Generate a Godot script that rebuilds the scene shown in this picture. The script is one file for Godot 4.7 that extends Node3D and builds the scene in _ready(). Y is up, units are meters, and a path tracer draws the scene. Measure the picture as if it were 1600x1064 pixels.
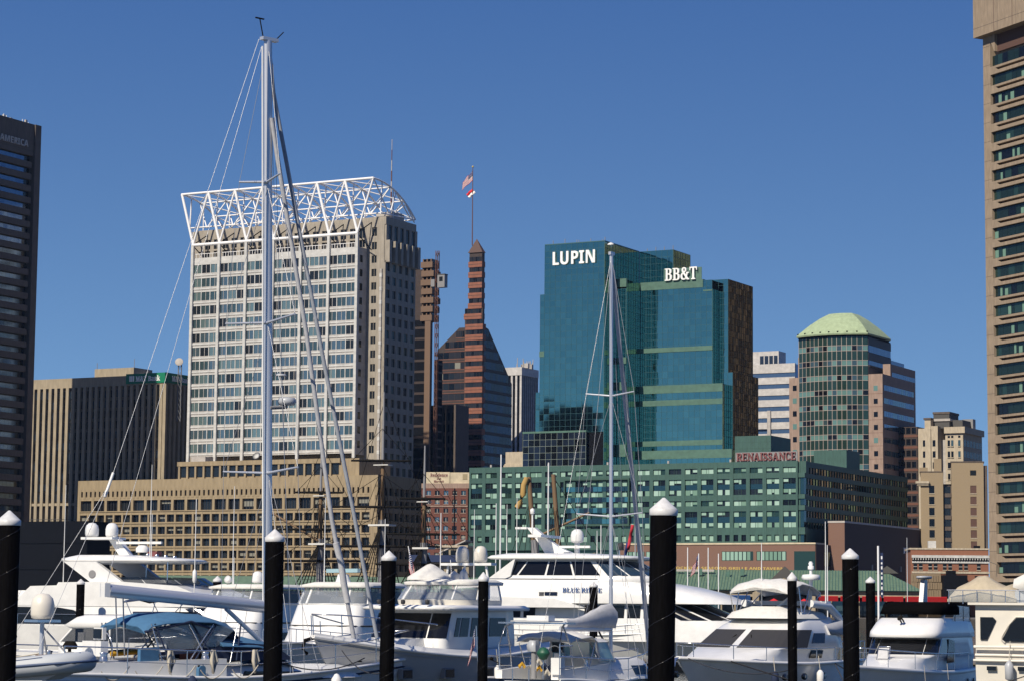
extends Node3D
# A marina in front of a harbour city: yachts, sailboats and mooring piles, with towers behind.
# Units are metres, y = 0 is the water. The camera stands on a dock and looks along -Z.

const UP := Vector3.UP
var M := {}
var used := {}
var kids := {}
var limits := {}
var heaps := {}
var cyls := {}
var unit_box := BoxMesh.new()
var rng := RandomNumberGenerator.new()
var SIDE := Transform3D(Basis(Vector3(0, 0, -1), Vector3(0, 1, 0), Vector3(1, 0, 0)), Vector3.ZERO)
var FRONT := Transform3D()


func _ready():
	rng.seed = 7
	# camera
	var cam := Camera3D.new()
	cam.name = "camera"
	cam.fov = 16.04
	cam.near = 0.5
	cam.far = 6000.0
	cam.position = Vector3(0, 2.8, 0)
	cam.basis = Basis(Vector3.RIGHT, deg_to_rad(6.314)) * Basis(Vector3.BACK, 0.009)
	add_child(cam)
	cam.current = true
	# sky
	var we := WorldEnvironment.new()
	we.name = "world_environment"
	var env := Environment.new()
	env.background_mode = Environment.BG_SKY
	env.tonemap_mode = Environment.TONE_MAPPER_LINEAR
	env.tonemap_exposure = 1.17
	env.sdfgi_enabled = true
	env.ssao_enabled = true
	env.ssil_enabled = true
	var sm := ProceduralSkyMaterial.new()
	sm.sky_top_color = Color(0.014, 0.066, 0.262).linear_to_srgb()
	sm.sky_horizon_color = Color(0.226, 0.431, 0.682).linear_to_srgb()
	sm.sky_curve = 0.1
	sm.ground_horizon_color = Color(0.12, 0.15, 0.18).linear_to_srgb()
	sm.ground_bottom_color = Color(0.05, 0.07, 0.09).linear_to_srgb()
	sm.sun_angle_max = 8.0
	sm.sun_curve = 0.1
	var sky := Sky.new()
	sky.sky_material = sm
	env.sky = sky
	env.fog_enabled = true
	env.fog_density = 0.00003
	env.fog_light_color = Color(0.55, 0.68, 0.85)
	we.environment = env
	add_child(we)
	# sun: from behind the camera's left shoulder
	var sun := DirectionalLight3D.new()
	sun.name = "sun"
	sun.light_energy = 1.5
	sun.light_color = Color(1.0, 0.955, 0.88)
	sun.light_angular_distance = 0.53
	sun.shadow_enabled = true
	var az := deg_to_rad(35.0)
	var el := deg_to_rad(42.0)
	var to_sun := Vector3(-sin(az) * cos(el), sin(el), cos(az) * cos(el))
	add_child(sun)
	sun.look_at_from_position(Vector3.ZERO, -to_sun, UP)
	make_materials()
	make_ground()
	make_towers()
	make_waterfront()
	make_tall_ship()
	make_boats()
	make_piles()
	finish()


# ---------------------------------------------------------------- helpers
func lin(r: float, g: float, b: float) -> Color:
	return Color(r, g, b).linear_to_srgb()


func noise_tex(freq: float, lo: float, hi: float, sd: int, size := 512, oct := 4, type := FastNoiseLite.TYPE_SIMPLEX_SMOOTH) -> NoiseTexture2D:
	var n := FastNoiseLite.new()
	n.noise_type = type
	n.seed = sd
	n.frequency = freq
	n.fractal_octaves = oct
	var t := NoiseTexture2D.new()
	t.width = size
	t.height = size
	t.seamless = true
	var g := Gradient.new()
	g.set_color(0, Color(lo, lo, lo))
	g.set_color(1, Color(hi, hi, hi))
	t.color_ramp = g
	t.noise = n
	return t


func mat(k: String, c: Color, rough := 0.8, metal := 0.0, tex = null, scale := 1.0) -> StandardMaterial3D:
	var m := StandardMaterial3D.new()
	m.resource_name = k
	m.albedo_color = c
	m.roughness = rough
	m.metallic = metal
	if tex != null:
		m.albedo_texture = tex
		m.uv1_triplanar = true
		m.uv1_world_triplanar = true
		m.uv1_scale = Vector3.ONE * scale
		if k in ["beige", "sandstone", "tower_concrete", "bank_stone", "brown_stone", "pink_stone", "hotel_green", "cream_stone", "tan_brick", "pink_brick", "dark_podium"]:
			m.uv1_scale = Vector3(3.0, 0.5, 3.0) * scale  # rain runs down the walls
	M[k] = m
	return m


func numbered(nm: String) -> String:
	var n: int = used.get(nm, 0)
	used[nm] = n + 1
	return nm if n == 0 else "%s_%03d" % [nm, n]


func kid_name(parent: Node, nm: String) -> String:
	var key := [parent.get_instance_id(), nm]
	var n: int = kids.get(key, 0)
	kids[key] = n + 1
	return nm if n == 0 else "%s_%03d" % [nm, n]


func tag(o: Node, label: String, cat: String, group := "", kind := ""):
	if label: o.set_meta("label", label)
	if cat: o.set_meta("category", cat)
	if group: o.set_meta("group", group)
	if kind: o.set_meta("kind", kind)


func thing(nm: String, label: String, cat: String, pos := Vector3.ZERO, yaw := 0.0, group := "") -> Node3D:
	var o := Node3D.new()
	o.name = numbered(nm)
	add_child(o)
	o.position = pos
	o.rotation_degrees.y = yaw
	tag(o, label, cat, group)
	return o


func part(parent: Node, nm: String, mesh: Mesh, m, xf := Transform3D()) -> MeshInstance3D:
	var o := MeshInstance3D.new()
	o.name = numbered(nm) if parent == self else kid_name(parent, nm)
	o.mesh = mesh
	o.material_override = m if m is Material else M[m]
	o.transform = xf
	parent.add_child(o)
	return o


func structure(nm: String, mesh: Mesh, m, xf := Transform3D()) -> MeshInstance3D:
	var o := part(self, nm, mesh, m, xf)
	o.set_meta("kind", "structure")
	return o


func bxf(T: Transform3D, u0: float, u1: float, h0: float, h1: float, w0: float, w1: float) -> Transform3D:
	return T * Transform3D(Basis.from_scale(Vector3(absf(u1 - u0), absf(h1 - h0), absf(w1 - w0))), Vector3((u0 + u1) / 2, (h0 + h1) / 2, (w0 + w1) / 2))


# a box in the frame T: u along, h up, w out
func fbox(parent: Node, nm: String, m, T: Transform3D, u0, u1, h0, h1, w0, w1) -> MeshInstance3D:
	return part(parent, nm, unit_box, m, bxf(T, u0, u1, h0, h1, w0, w1))


# pieces too many or too small to be objects: kept as real boxes in one heap per part
func heap(parent: Node, nm: String, m, xf: Transform3D, mesh: Mesh = null):
	var key := "%d|%s|%s|%d" % [parent.get_instance_id(), nm, m, 0 if mesh == null else mesh.get_instance_id()]
	if not heaps.has(key):
		heaps[key] = [parent, nm, m, [], unit_box if mesh == null else mesh]
	heaps[key][3].append(xf)


func hbox(parent: Node, nm: String, m, T: Transform3D, u0, u1, h0, h1, w0, w1):
	heap(parent, nm, m, bxf(T, u0, u1, h0, h1, w0, w1))


# up to 300 of a part on one thing are parts of their own, the rest one heap
func lim(parent: Node, nm: String, rest: String, m, xf: Transform3D):
	var key := [parent.get_instance_id(), nm]
	var n: int = limits.get(key, 0)
	limits[key] = n + 1
	if n < 300:
		part(parent, nm, unit_box, m, xf)
	else:
		heap(parent, rest, m, xf)


func finish():
	for key in heaps:
		var h: Array = heaps[key]
		var mm := MultiMesh.new()
		mm.transform_format = MultiMesh.TRANSFORM_3D
		mm.mesh = h[4]
		mm.instance_count = h[3].size()
		for i in h[3].size():
			mm.set_instance_transform(i, h[3][i])
		var o := MultiMeshInstance3D.new()
		o.name = numbered(h[1]) if h[0] == self else kid_name(h[0], h[1])
		o.multimesh = mm
		o.material_override = M[h[2]]
		o.set_meta("kind", "stuff")
		h[0].add_child(o)


func cyl(ratio: float, segs := 10) -> CylinderMesh:
	var r := snappedf(ratio, 0.05)
	var key := "%.2f_%d" % [r, segs]
	if not cyls.has(key):
		var c := CylinderMesh.new()
		c.height = 1.0
		c.bottom_radius = 1.0
		c.top_radius = r
		c.radial_segments = segs
		c.rings = 1
		cyls[key] = c
	return cyls[key]


func rodxf(a: Vector3, b: Vector3, r: float) -> Transform3D:
	var d := b - a
	var y := d.normalized()
	var x := y.cross(Vector3.RIGHT if absf(y.x) < 0.9 else Vector3.BACK).normalized()
	var z := x.cross(y)
	return Transform3D(Basis(x * r, d, z * r), (a + b) / 2)


func rod(parent: Node, nm: String, m, a: Vector3, b: Vector3, r: float, ratio := 1.0, segs := 10) -> MeshInstance3D:
	return part(parent, nm, cyl(ratio, segs), m, rodxf(a, b, r))


func hrod(parent: Node, nm: String, m, a: Vector3, b: Vector3, r: float):
	heap(parent, nm, m, rodxf(a, b, r), cyl(1.0, 6))


func quad(st: SurfaceTool, a: Vector3, b: Vector3, c: Vector3, d: Vector3):
	for v in [a, b, c, a, c, d]:
		st.add_vertex(v)


# skin through rings of equal length
func loft(rings: Array, smooth := true, closed := true, caps := true) -> ArrayMesh:
	var st := SurfaceTool.new()
	st.begin(Mesh.PRIMITIVE_TRIANGLES)
	st.set_smooth_group(0 if smooth else -1)
	var n: int = rings[0].size()
	for i in rings.size() - 1:
		for j in (n if closed else n - 1):
			var k := (j + 1) % n
			quad(st, rings[i][j], rings[i + 1][j], rings[i + 1][k], rings[i][k])
	if caps:
		for e in [0, rings.size() - 1]:
			st.set_smooth_group(-1)
			var c := Vector3.ZERO
			for v in rings[e]:
				c += v / float(n)
			for j in n:
				var k := (j + 1) % n
				if e == 0:
					for v in [rings[e][j], rings[e][k], c]: st.add_vertex(v)
				else:
					for v in [rings[e][k], rings[e][j], c]: st.add_vertex(v)
	st.generate_normals()
	return st.commit()


func lathe(profile: Array, segs := 16) -> ArrayMesh:
	var rings := []
	for p in profile:
		var ring := []
		for j in segs:
			var a := TAU * j / segs
			ring.append(Vector3(cos(a) * p[0], p[1], sin(a) * p[0]))
		rings.append(ring)
	return loft(rings)


func sweep(pts: Array, r: float, segs := 6, flat := 1.0) -> ArrayMesh:
	var rings := []
	for i in pts.size():
		var d: Vector3 = (pts[mini(i + 1, pts.size() - 1)] - pts[maxi(i - 1, 0)]).normalized()
		var x := d.cross(UP if absf(d.y) < 0.9 else Vector3.RIGHT).normalized()
		var y := x.cross(d)
		var ring := []
		for j in segs:
			var a := TAU * j / segs
			ring.append(pts[i] + x * cos(a) * r + y * sin(a) * r * flat)
		rings.append(ring)
	return loft(rings)


# an outline in the xy plane given thickness from z0 to z1 (w may narrow towards the top: taper per metre of y)
func prism(poly: Array, z0: float, z1: float, taper := 0.0, y_ref := 0.0) -> ArrayMesh:
	var st := SurfaceTool.new()
	st.begin(Mesh.PRIMITIVE_TRIANGLES)
	st.set_smooth_group(-1)
	var p := PackedVector2Array()
	for v in poly:
		p.append(Vector2(v[0], v[1]))
	if Geometry2D.is_polygon_clockwise(p):
		p.reverse()
	var tri := Geometry2D.triangulate_polygon(p)
	var at := func(v: Vector2, z: float) -> Vector3:
		return Vector3(v.x, v.y, z - signf(z - (z0 + z1) / 2) * taper * (v.y - y_ref))
	for i in range(0, tri.size(), 3):
		for z in [z0, z1]:
			for k in ([0, 1, 2] if z == z0 else [0, 2, 1]):
				st.add_vertex(at.call(p[tri[i + k]], z))
	for i in p.size():
		var a := p[i]
		var b := p[(i + 1) % p.size()]
		quad(st, at.call(a, z0), at.call(a, z1), at.call(b, z1), at.call(b, z0))
	st.generate_normals()
	return st.commit()


func bez(a: Vector3, b: Vector3, c: Vector3, n := 8) -> Array:
	var out := []
	for i in n + 1:
		var t := float(i) / n
		out.append(a.lerp(b, t).lerp(b.lerp(c, t), t))
	return out


# raised lettering; the frame's origin is the middle of its base line
func letters(parent: Node, nm: String, txt: String, m, xf: Transform3D, height: float, width := 0.0, depth := 0.3, face := "Droid Sans", weight := 700) -> MeshInstance3D:
	var f := SystemFont.new()
	f.font_names = PackedStringArray([face])
	f.font_weight = weight
	var t := TextMesh.new()
	t.text = txt
	t.font = f
	t.font_size = 64
	t.pixel_size = 0.01
	t.depth = 0.2
	t.horizontal_alignment = HORIZONTAL_ALIGNMENT_CENTER
	var b := t.get_aabb()
	var sy := height / maxf(b.size.y, 0.01)
	var sx := width / maxf(b.size.x, 0.01) if width > 0.0 else sy
	var s := Vector3(sx, sy, depth / 0.2)
	return part(parent, nm, t, m, xf * Transform3D(Basis.from_scale(s), Vector3(-(b.position.x + b.size.x / 2) * sx, -b.position.y * sy, depth / 2)))


# a storeyed facade in the frame T: spandrels and piers stand proud of recessed windows
func grid(p: Node, T: Transform3D, u0: float, u1: float, h0: float, h1: float, nf: int, nc: int, o: Dictionary):
	var fh := (h1 - h0) / nf
	var cw := (u1 - u0) / nc
	var rec: float = o.get("rec", 0.4)
	var lo: float = o.get("lo", 0.3) * fh
	var hi: float = o.get("hi", 0.8) * fh
	var pier: float = o.get("pier", 0.5)
	var proud: float = o.get("proud", 0.06)
	var wall = o.wall
	var pm = o.get("pm", wall)
	var gl: Array = o.glass
	for f in nf + 1:
		var a := h0 if f == 0 else h0 + (f - 1) * fh + hi
		var b := h1 if f == nf else h0 + f * fh + lo
		if b - a > 0.02:
			fbox(p, "spandrel", wall, T, u0, u1, a, b, -rec, 0)
	if pier > 0.0:
		for c in nc + 1:
			var x := u0 + c * cw
			fbox(p, "pier", pm, T, clampf(x - pier / 2, u0, u1), clampf(x + pier / 2, u0, u1), h0, h1 + 0.02, -rec + 0.003, proud)
	var mul: int = o.get("mul", 0)
	for f in nf:
		for c in nc:
			var x0 := u0 + c * cw + pier / 2
			var x1 := u0 + (c + 1) * cw - pier / 2
			var a := h0 + f * fh + lo
			var b := h0 + f * fh + hi
			lim(p, "window", "further_windows", gl[rng.randi() % gl.size()], bxf(T, x0, x1, a, b, -rec - 0.1, -rec + 0.06))
			for k in mul:
				var x := x0 + (x1 - x0) * (k + 1) / (mul + 1)
				hbox(p, "mullions", o.get("mm", wall), T, x - o.get("mw", 0.06), x + o.get("mw", 0.06), a, b, -rec + 0.05, -rec + o.get("md", 0.16))
			if o.has("blind"):
				var q := rng.randf()
				if q < o.get("blind_share", 0.5):
					var low := b - (b - a) * (0.3 + 0.6 * rng.randf())
					hbox(p, "window_blinds", o.blind, T, x0 + 0.05, x1 - 0.05, low, b, -rec + 0.062, -rec + 0.075)


# a glass curtain wall: every pane leans a hair, so that what it mirrors breaks up
func curtain(p: Node, T: Transform3D, u0: float, u1: float, h0: float, h1: float, pw: float, ph: float, glass: Array, bar, wob := 0.004, bw := 0.026, bd := 0.04):
	var nc := maxi(1, roundi((u1 - u0) / pw))
	var nf := maxi(1, roundi((h1 - h0) / ph))
	var cw := (u1 - u0) / nc
	var fh := (h1 - h0) / nf
	for f in nf:
		for c in nc:
			var g = glass[rng.randi() % glass.size()]
			var tilt := Basis.from_euler(Vector3(rng.randfn(0, wob), rng.randfn(0, wob), 0))
			var xf := T * Transform3D(tilt * Basis.from_scale(Vector3(cw - 0.02, fh - 0.02, 0.06)), Vector3(u0 + (c + 0.5) * cw, h0 + (f + 0.5) * fh, -0.04))
			lim(p, "pane", "further_panes", g, xf)
	for c in nc + 1:
		hbox(p, "glazing_bars", bar, T, u0 + c * cw - bw, u0 + c * cw + bw, h0, h1, -0.1, bd)
	for f in nf + 1:
		hbox(p, "glazing_bars", bar, T, u0, u1, h0 + f * fh - bw, h0 + f * fh + bw, -0.1, bd + 0.006)


# ---------------------------------------------------------------- materials
func make_materials():
	var wear := noise_tex(0.012, 0.80, 1.0, 3)
	var fine := noise_tex(0.05, 0.84, 1.0, 5)
	var brickish := noise_tex(0.09, 0.70, 1.0, 9, 512, 3)
	mat("beige", lin(0.385, 0.345, 0.285), 0.9, 0.0, wear, 0.06)
	mat("white_panel", lin(0.63, 0.63, 0.61), 0.7, 0.0, wear, 0.08)
	mat("white_steel", lin(0.78, 0.78, 0.78), 0.5)
	mat("sandstone", lin(0.37, 0.292, 0.182), 0.9, 0.0, wear, 0.05)
	mat("brown_stone", lin(0.125, 0.098, 0.082), 0.85, 0.0, wear, 0.07)
	mat("bank_stone", lin(0.40, 0.335, 0.235), 0.9, 0.0, wear, 0.06)
	mat("bank_dark", lin(0.045, 0.045, 0.05), 0.6)
	mat("hotel_green", lin(0.044, 0.116, 0.098), 0.6, 0.0, wear, 0.09)
	mat("green_band", lin(0.09, 0.185, 0.142), 0.5, 0.0, wear, 0.09)
	mat("pink_brick", lin(0.27, 0.155, 0.115), 0.9, 0.0, brickish, 0.35)
	mat("pink_stone", lin(0.375, 0.27, 0.215), 0.9, 0.0, wear, 0.07)
	mat("red_brick", lin(0.34, 0.145, 0.085), 0.9, 0.0, brickish, 0.35)
	mat("dull_brick", lin(0.20, 0.075, 0.055), 0.9, 0.0, brickish, 0.3)
	mat("terracotta", lin(0.30, 0.115, 0.07), 0.8, 0.0, wear, 0.08)
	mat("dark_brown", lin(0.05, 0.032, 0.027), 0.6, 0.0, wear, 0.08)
	mat("tan_brick", lin(0.42, 0.325, 0.205), 0.95, 0.0, brickish, 0.30)
	mat("cream_stone", lin(0.54, 0.465, 0.35), 0.9, 0.0, wear, 0.1)
	mat("tower_concrete", lin(0.355, 0.275, 0.195), 0.9, 0.0, wear, 0.1)
	mat("cream", lin(0.66, 0.57, 0.40), 0.8, 0.0, wear, 0.07)
	mat("pale_grey", lin(0.50, 0.47, 0.44), 0.8, 0.0, wear, 0.07)
	mat("copper", lin(0.40, 0.50, 0.30), 0.7, 0.0, wear, 0.08)
	mat("roof_green", lin(0.135, 0.215, 0.140), 0.7, 0.0, wear, 0.12)
	mat("charcoal", lin(0.007, 0.008, 0.011), 0.7)
	M["charcoal"].metallic_specular = 0.15
	mat("shadow_grey", lin(0.07, 0.068, 0.065), 0.8)
	mat("mid_grey", lin(0.22, 0.22, 0.225), 0.7)
	mat("slate_red", lin(0.085, 0.045, 0.036), 0.7)
	mat("weathered", lin(0.24, 0.155, 0.105), 0.9, 0.0, brickish, 0.3)
	mat("glass_ink", lin(0.03, 0.045, 0.075), 0.1, 0.6)
	mat("rust_brown", lin(0.13, 0.055, 0.035), 0.8)
	mat("red_cloth", lin(0.55, 0.015, 0.02), 0.8)
	mat("blue_cloth", lin(0.02, 0.10, 0.33), 0.8)
	mat("gold", lin(0.55, 0.40, 0.10), 0.5)
	mat("maroon", lin(0.17, 0.05, 0.05), 0.6)
	mat("sign_green", lin(0.0, 0.17, 0.085), 0.5)
	mat("sign_white", lin(0.85, 0.85, 0.83), 0.6)
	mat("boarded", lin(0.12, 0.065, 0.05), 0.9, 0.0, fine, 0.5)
	mat("old_stone", lin(0.33, 0.25, 0.16), 0.95, 0.0, brickish, 0.2)
	# glazing: dark panes and a few paler ones that show blinds
	mat("glass_dark", lin(0.022, 0.028, 0.034), 0.10, 0.35)
	mat("glass_black", lin(0.006, 0.007, 0.009), 0.12, 0.2)
	mat("glass_blue", lin(0.17, 0.25, 0.28), 0.08, 0.7)
	mat("glass_slate", lin(0.09, 0.15, 0.16), 0.08, 0.6)
	mat("glass_bottle", lin(0.016, 0.032, 0.027), 0.12, 0.35)
	mat("glass_pale", lin(0.22, 0.32, 0.31), 0.1, 0.6)
	mat("glass_green", lin(0.035, 0.075, 0.062), 0.10, 0.5)
	mat("glass_teal", lin(0.26, 0.455, 0.375), 0.05, 1.0)
	mat("glass_teal_b", lin(0.245, 0.44, 0.365), 0.05, 1.0)
	mat("glass_teal_c", lin(0.275, 0.475, 0.39), 0.05, 1.0)
	mat("glass_bank", lin(0.13, 0.19, 0.28), 0.10, 0.9)
	mat("glass_navy", lin(0.10, 0.16, 0.26), 0.08, 0.8)
	mat("glass_bronze", lin(0.055, 0.05, 0.05), 0.08, 0.6)
	mat("glass_mint", lin(0.15, 0.28, 0.25), 0.2, 0.3)
	mat("teal_bar", lin(0.034, 0.105, 0.122), 0.5)
	mat("pale_bar", lin(0.30, 0.36, 0.32), 0.5)
	mat("blind_green", lin(0.25, 0.40, 0.33), 0.7)
	mat("blind_tan", lin(0.30, 0.25, 0.15), 0.8)
	mat("blind_grey", lin(0.20, 0.20, 0.17), 0.8)
	mat("blind_mint", lin(0.32, 0.48, 0.41), 0.7)
	mat("blind_dim", lin(0.14, 0.26, 0.20), 0.7)
	mat("glass_belt", lin(0.055, 0.12, 0.13), 0.1, 0.8)
	mat("glass_mirror", lin(0.40, 0.42, 0.42), 0.04, 1.0)
	mat("glass_bronze_mirror", lin(0.15, 0.12, 0.095), 0.04, 1.0)
	mat("glass_bronze_deep", lin(0.07, 0.06, 0.05), 0.04, 1.0)
	mat("hotel_dark", lin(0.028, 0.075, 0.058), 0.7)
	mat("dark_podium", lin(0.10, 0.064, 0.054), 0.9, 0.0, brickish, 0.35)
	mat("pink_bar", lin(0.36, 0.30, 0.26), 0.6)
	mat("white_band", lin(0.60, 0.58, 0.56), 0.7, 0.0, wear, 0.08)
	mat("name_blue", lin(0.03, 0.09, 0.25), 0.5)
	mat("blue_trim", lin(0.30, 0.45, 0.50), 0.5)
	var vt := mat("vinyl_teal", Color(0.62, 0.8, 0.82, 0.5), 0.12)
	vt.transparency = BaseMaterial3D.TRANSPARENCY_ALPHA
	mat("navy_cloth", lin(0.015, 0.03, 0.09), 0.8)
	mat("flag_red", lin(0.42, 0.02, 0.035), 0.8)
	mat("flag_white", lin(0.72, 0.72, 0.72), 0.8)
	mat("flag_blue", lin(0.015, 0.025, 0.14), 0.8)
	mat("blue_strip", lin(0.10, 0.19, 0.36), 0.2, 0.5)


# ---------------------------------------------------------------- ground and water
func make_ground():
	var wn := FastNoiseLite.new()
	wn.frequency = 0.02
	wn.fractal_octaves = 4
	wn.seed = 11
	var nt := NoiseTexture2D.new()
	nt.width = 512
	nt.height = 512
	nt.seamless = true
	nt.as_normal_map = true
	nt.bump_strength = 3.0
	nt.noise = wn
	var w := mat("water", lin(0.012, 0.022, 0.022), 0.08)
	w.metallic_specular = 0.5
	w.normal_enabled = true
	w.normal_texture = nt
	w.normal_scale = 0.5
	w.uv1_triplanar = true
	w.uv1_world_triplanar = true
	w.uv1_scale = Vector3.ONE * 0.12
	var pm := PlaneMesh.new()
	pm.size = Vector2(1600, 520)
	structure("water", pm, "water", Transform3D(Basis(), Vector3(0, 0, -140)))
	mat("paving", lin(0.17, 0.15, 0.13), 0.95, 0.0, noise_tex(0.03, 0.75, 1.0, 21), 0.05)
	var gm := PlaneMesh.new()
	gm.size = Vector2(9000, 4800)
	structure("ground", gm, "paving", Transform3D(Basis(), Vector3(0, 1.6, -2800)))
	mat("quay_stone", lin(0.10, 0.09, 0.08), 0.95, 0.0, noise_tex(0.05, 0.6, 1.0, 22), 0.2)
	structure("quay_wall", unit_box, "quay_stone", bxf(FRONT, -700, 700, -2, 1.604, -401.5, -399.6))


# ---------------------------------------------------------------- towers
func make_towers():
	brown_tower()
	bank_block()
	space_frame_tower()
	sandstone_block()
	deco_tower()
	spire_tower()
	glass_towers()
	green_hotel()
	copper_roof_tower()
	striped_blocks()
	right_blocks()
	concrete_tower()
	brick_hotel()
	hidden_west_tower()
	hidden_east_tower()


func brown_tower():
	var t := thing("office_tower", "dark brown tower with ribbon windows cut by the photo's left edge", "office tower", Vector3(-142.1, 0, -712), -28)
	t.scale = Vector3.ONE * 1.017
	var f := SIDE.translated(Vector3(0, 0, 20))
	fbox(t, "wall", "brown_stone", FRONT, -30, -1.2, 1.5, 142.0, 0.5, 19.5)
	fbox(t, "pilaster", "brown_stone", f, 17.6, 20.2, 1.5, 142.4, -1.2, 0.5)
	fbox(t, "pilaster", "brown_stone", f, -0.5, 1.2, 1.5, 142.4, -1.2, 0.5)
	fbox(t, "parapet", "brown_stone", f, 1.21, 17.59, 132.9, 142.4, -1.2, 0)
	hbox(t, "parapet_seams", "dark_brown", f, 1.21, 17.59, 134.3, 134.42, 0, 0.015)
	for k in 4:
		hbox(t, "parapet_seams", "dark_brown", f, 3.0 + k * 3.4, 3.06 + k * 3.4, 134.42, 142.2, 0, 0.012)
	var h := 132.9
	while h > 20.0:
		h -= 3.52
		fbox(t, "spandrel", "brown_stone", f, 1.21, 17.0, h, h + 1.75, -1.2, -0.02)
		fbox(t, "glass_strip", "glass_black", f, 1.21, 17.0, h + 1.75, h + 3.52, -1.3, -1.0)
		for k in 8:
			lim(t, "window", "further_windows", ["glass_bank", "glass_bank", "glass_navy", "glass_bank"][rng.randi() % 4], bxf(f, 1.3 + k * 1.65, 2.9 + k * 1.65, h + 1.85, h + 3.15, -1.0, -0.94))
	letters(t, "sign_letters", "AMERICA", "pale_grey", f * Transform3D(Basis(), Vector3(8.4, 135.2, 0.02)), 1.9, 12.6, 0.35)
	for k in 7:
		var p := Vector3(-1.0 - rng.randf() * 2.5, 142.0, 3 + k * 2.3 + rng.randf())
		rod(t, "rooftop_antenna", "white_steel", p, p + Vector3(0, 0.7 + rng.randf() * 0.9, 0), 0.1)
		if k % 2 == 0:
			fbox(t, "rooftop_unit", "pale_grey", FRONT, p.x - 0.9, p.x - 0.3, 142, 143.6, p.z, p.z + 0.8)


func bank_block():
	var t := thing("bank_building", "stone office block with tall fins and a green bank sign", "office block", Vector3(-108.0, 0, -750), -28)
	t.scale = Vector3.ONE * 1.0204
	fbox(t, "wall", "bank_dark", FRONT, -56, -0.9, 1.5, 72.6, -40, -0.9)
	for side in 2:
		var f := FRONT if side == 0 else SIDE
		var a := -56.0 if side == 0 else 0.0
		var b := -0.9 if side == 0 else 40.0
		fbox(t, "parapet", "bank_stone", f, a, b, 69.9, 72.9, -0.9, 0)
		fbox(t, "ledge", "bank_stone", f, a, b, 33.1, 33.9, -0.85, 0.05)
		var n := 25 if side == 0 else 18
		for k in n:
			var x := a + 0.55 + (b - a - 1.1) * k / (n - 1)
			fbox(t, "fin", "bank_stone", f, x - 0.55, x + 0.55, 12, 69.9, -0.9, 0.25)
			if k < n - 1:
				var st := (b - a - 1.1) / (n - 1)
				for q in 11:
					lim(t, "window", "further_windows", ["glass_navy", "glass_dark", "glass_black"][rng.randi() % 3], bxf(f, x + 0.56, x + st - 0.56, 34.5 + q * 3.2, 36.7 + q * 3.2, -0.9, -0.55))
	fbox(t, "podium", "shadow_grey", FRONT, -62, 1.5, 1.5, 27.5, -42, 3)
	for k in 24:
		rod(t, "railing_post", "shadow_grey", Vector3(-61 + k * 2.6, 27.5, 2.8), Vector3(-61 + k * 2.6, 28.9, 2.8), 0.07)
	rod(t, "railing", "shadow_grey", Vector3(-62, 28.8, 2.8), Vector3(1.2, 28.8, 2.8), 0.07)
	var s := fbox(t, "sign_board", "sign_green", FRONT, -14.8, 0.24, 70.3, 73.4, 0.01, 0.3)
	s.set_meta("label", "green bank sign board with white letters")
	fbox(t, "sign_board", "sign_green", SIDE, -0.3, 14.0, 70.3, 73.4, 0.01, 0.3)
	letters(t, "sign_letters", "M&T Bank", "sign_white", Transform3D(Basis(), Vector3(-6.4, 70.95, 0.31)), 1.7, 9.2, 0.15, "Droid Serif")
	letters(t, "sign_letters", "M&T Bank", "sign_white", SIDE * Transform3D(Basis(), Vector3(7.4, 70.95, 0.31)), 1.7, 9.2, 0.15, "Droid Serif")
	for q in 3:
		fbox(t, "sign_emblem", "sign_white", FRONT, -13.4 + q * 0.65, -12.95 + q * 0.65, 71.0, 72.7, 0.3, 0.4)
	fbox(t, "penthouse", "bank_stone", FRONT, -48.9, -33.2, 72.4, 78.8, -38, -28)
	fbox(t, "penthouse_vent", "mid_grey", FRONT, -33.1, -30.5, 72.4, 77.0, -36, -30)
	rod(t, "rooftop_antenna", "mid_grey", Vector3(-49.5, 72.4, -30), Vector3(-49.5, 81.0, -30), 0.1)
	rod(t, "rooftop_antenna", "mid_grey", Vector3(-36, 78.6, -32), Vector3(-36, 82, -32), 0.09)
	var a := thing("antenna_mast", "small lattice antenna mast with dishes beside the white gridded tower", "antenna", Vector3(-104.3, 60, -755))
	for q in 4:
		var o := Vector3([-0.5, 0.5, 0.5, -0.5][q], 0, [-0.5, -0.5, 0.5, 0.5][q])
		rod(a, "leg", "mid_grey", o, o + Vector3(0, 18, 0), 0.09)
		for k in 9:
			var o2 := Vector3([0.5, 0.5, -0.5, -0.5][q], 0, [-0.5, 0.5, 0.5, -0.5][q])
			hrod(a, "braces", "mid_grey", o + Vector3(0, k * 2, 0), o2 + Vector3(0, k * 2 + 2, 0), 0.06)
	part(a, "dish", lathe([[0.0, -0.5], [0.9, -0.4], [1.3, 0.1], [1.2, 0.15], [0.0, -0.2]], 14), "pale_grey", Transform3D(Basis(Vector3.RIGHT, 1.3), Vector3(-0.2, 18.6, 0.6)))


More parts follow.
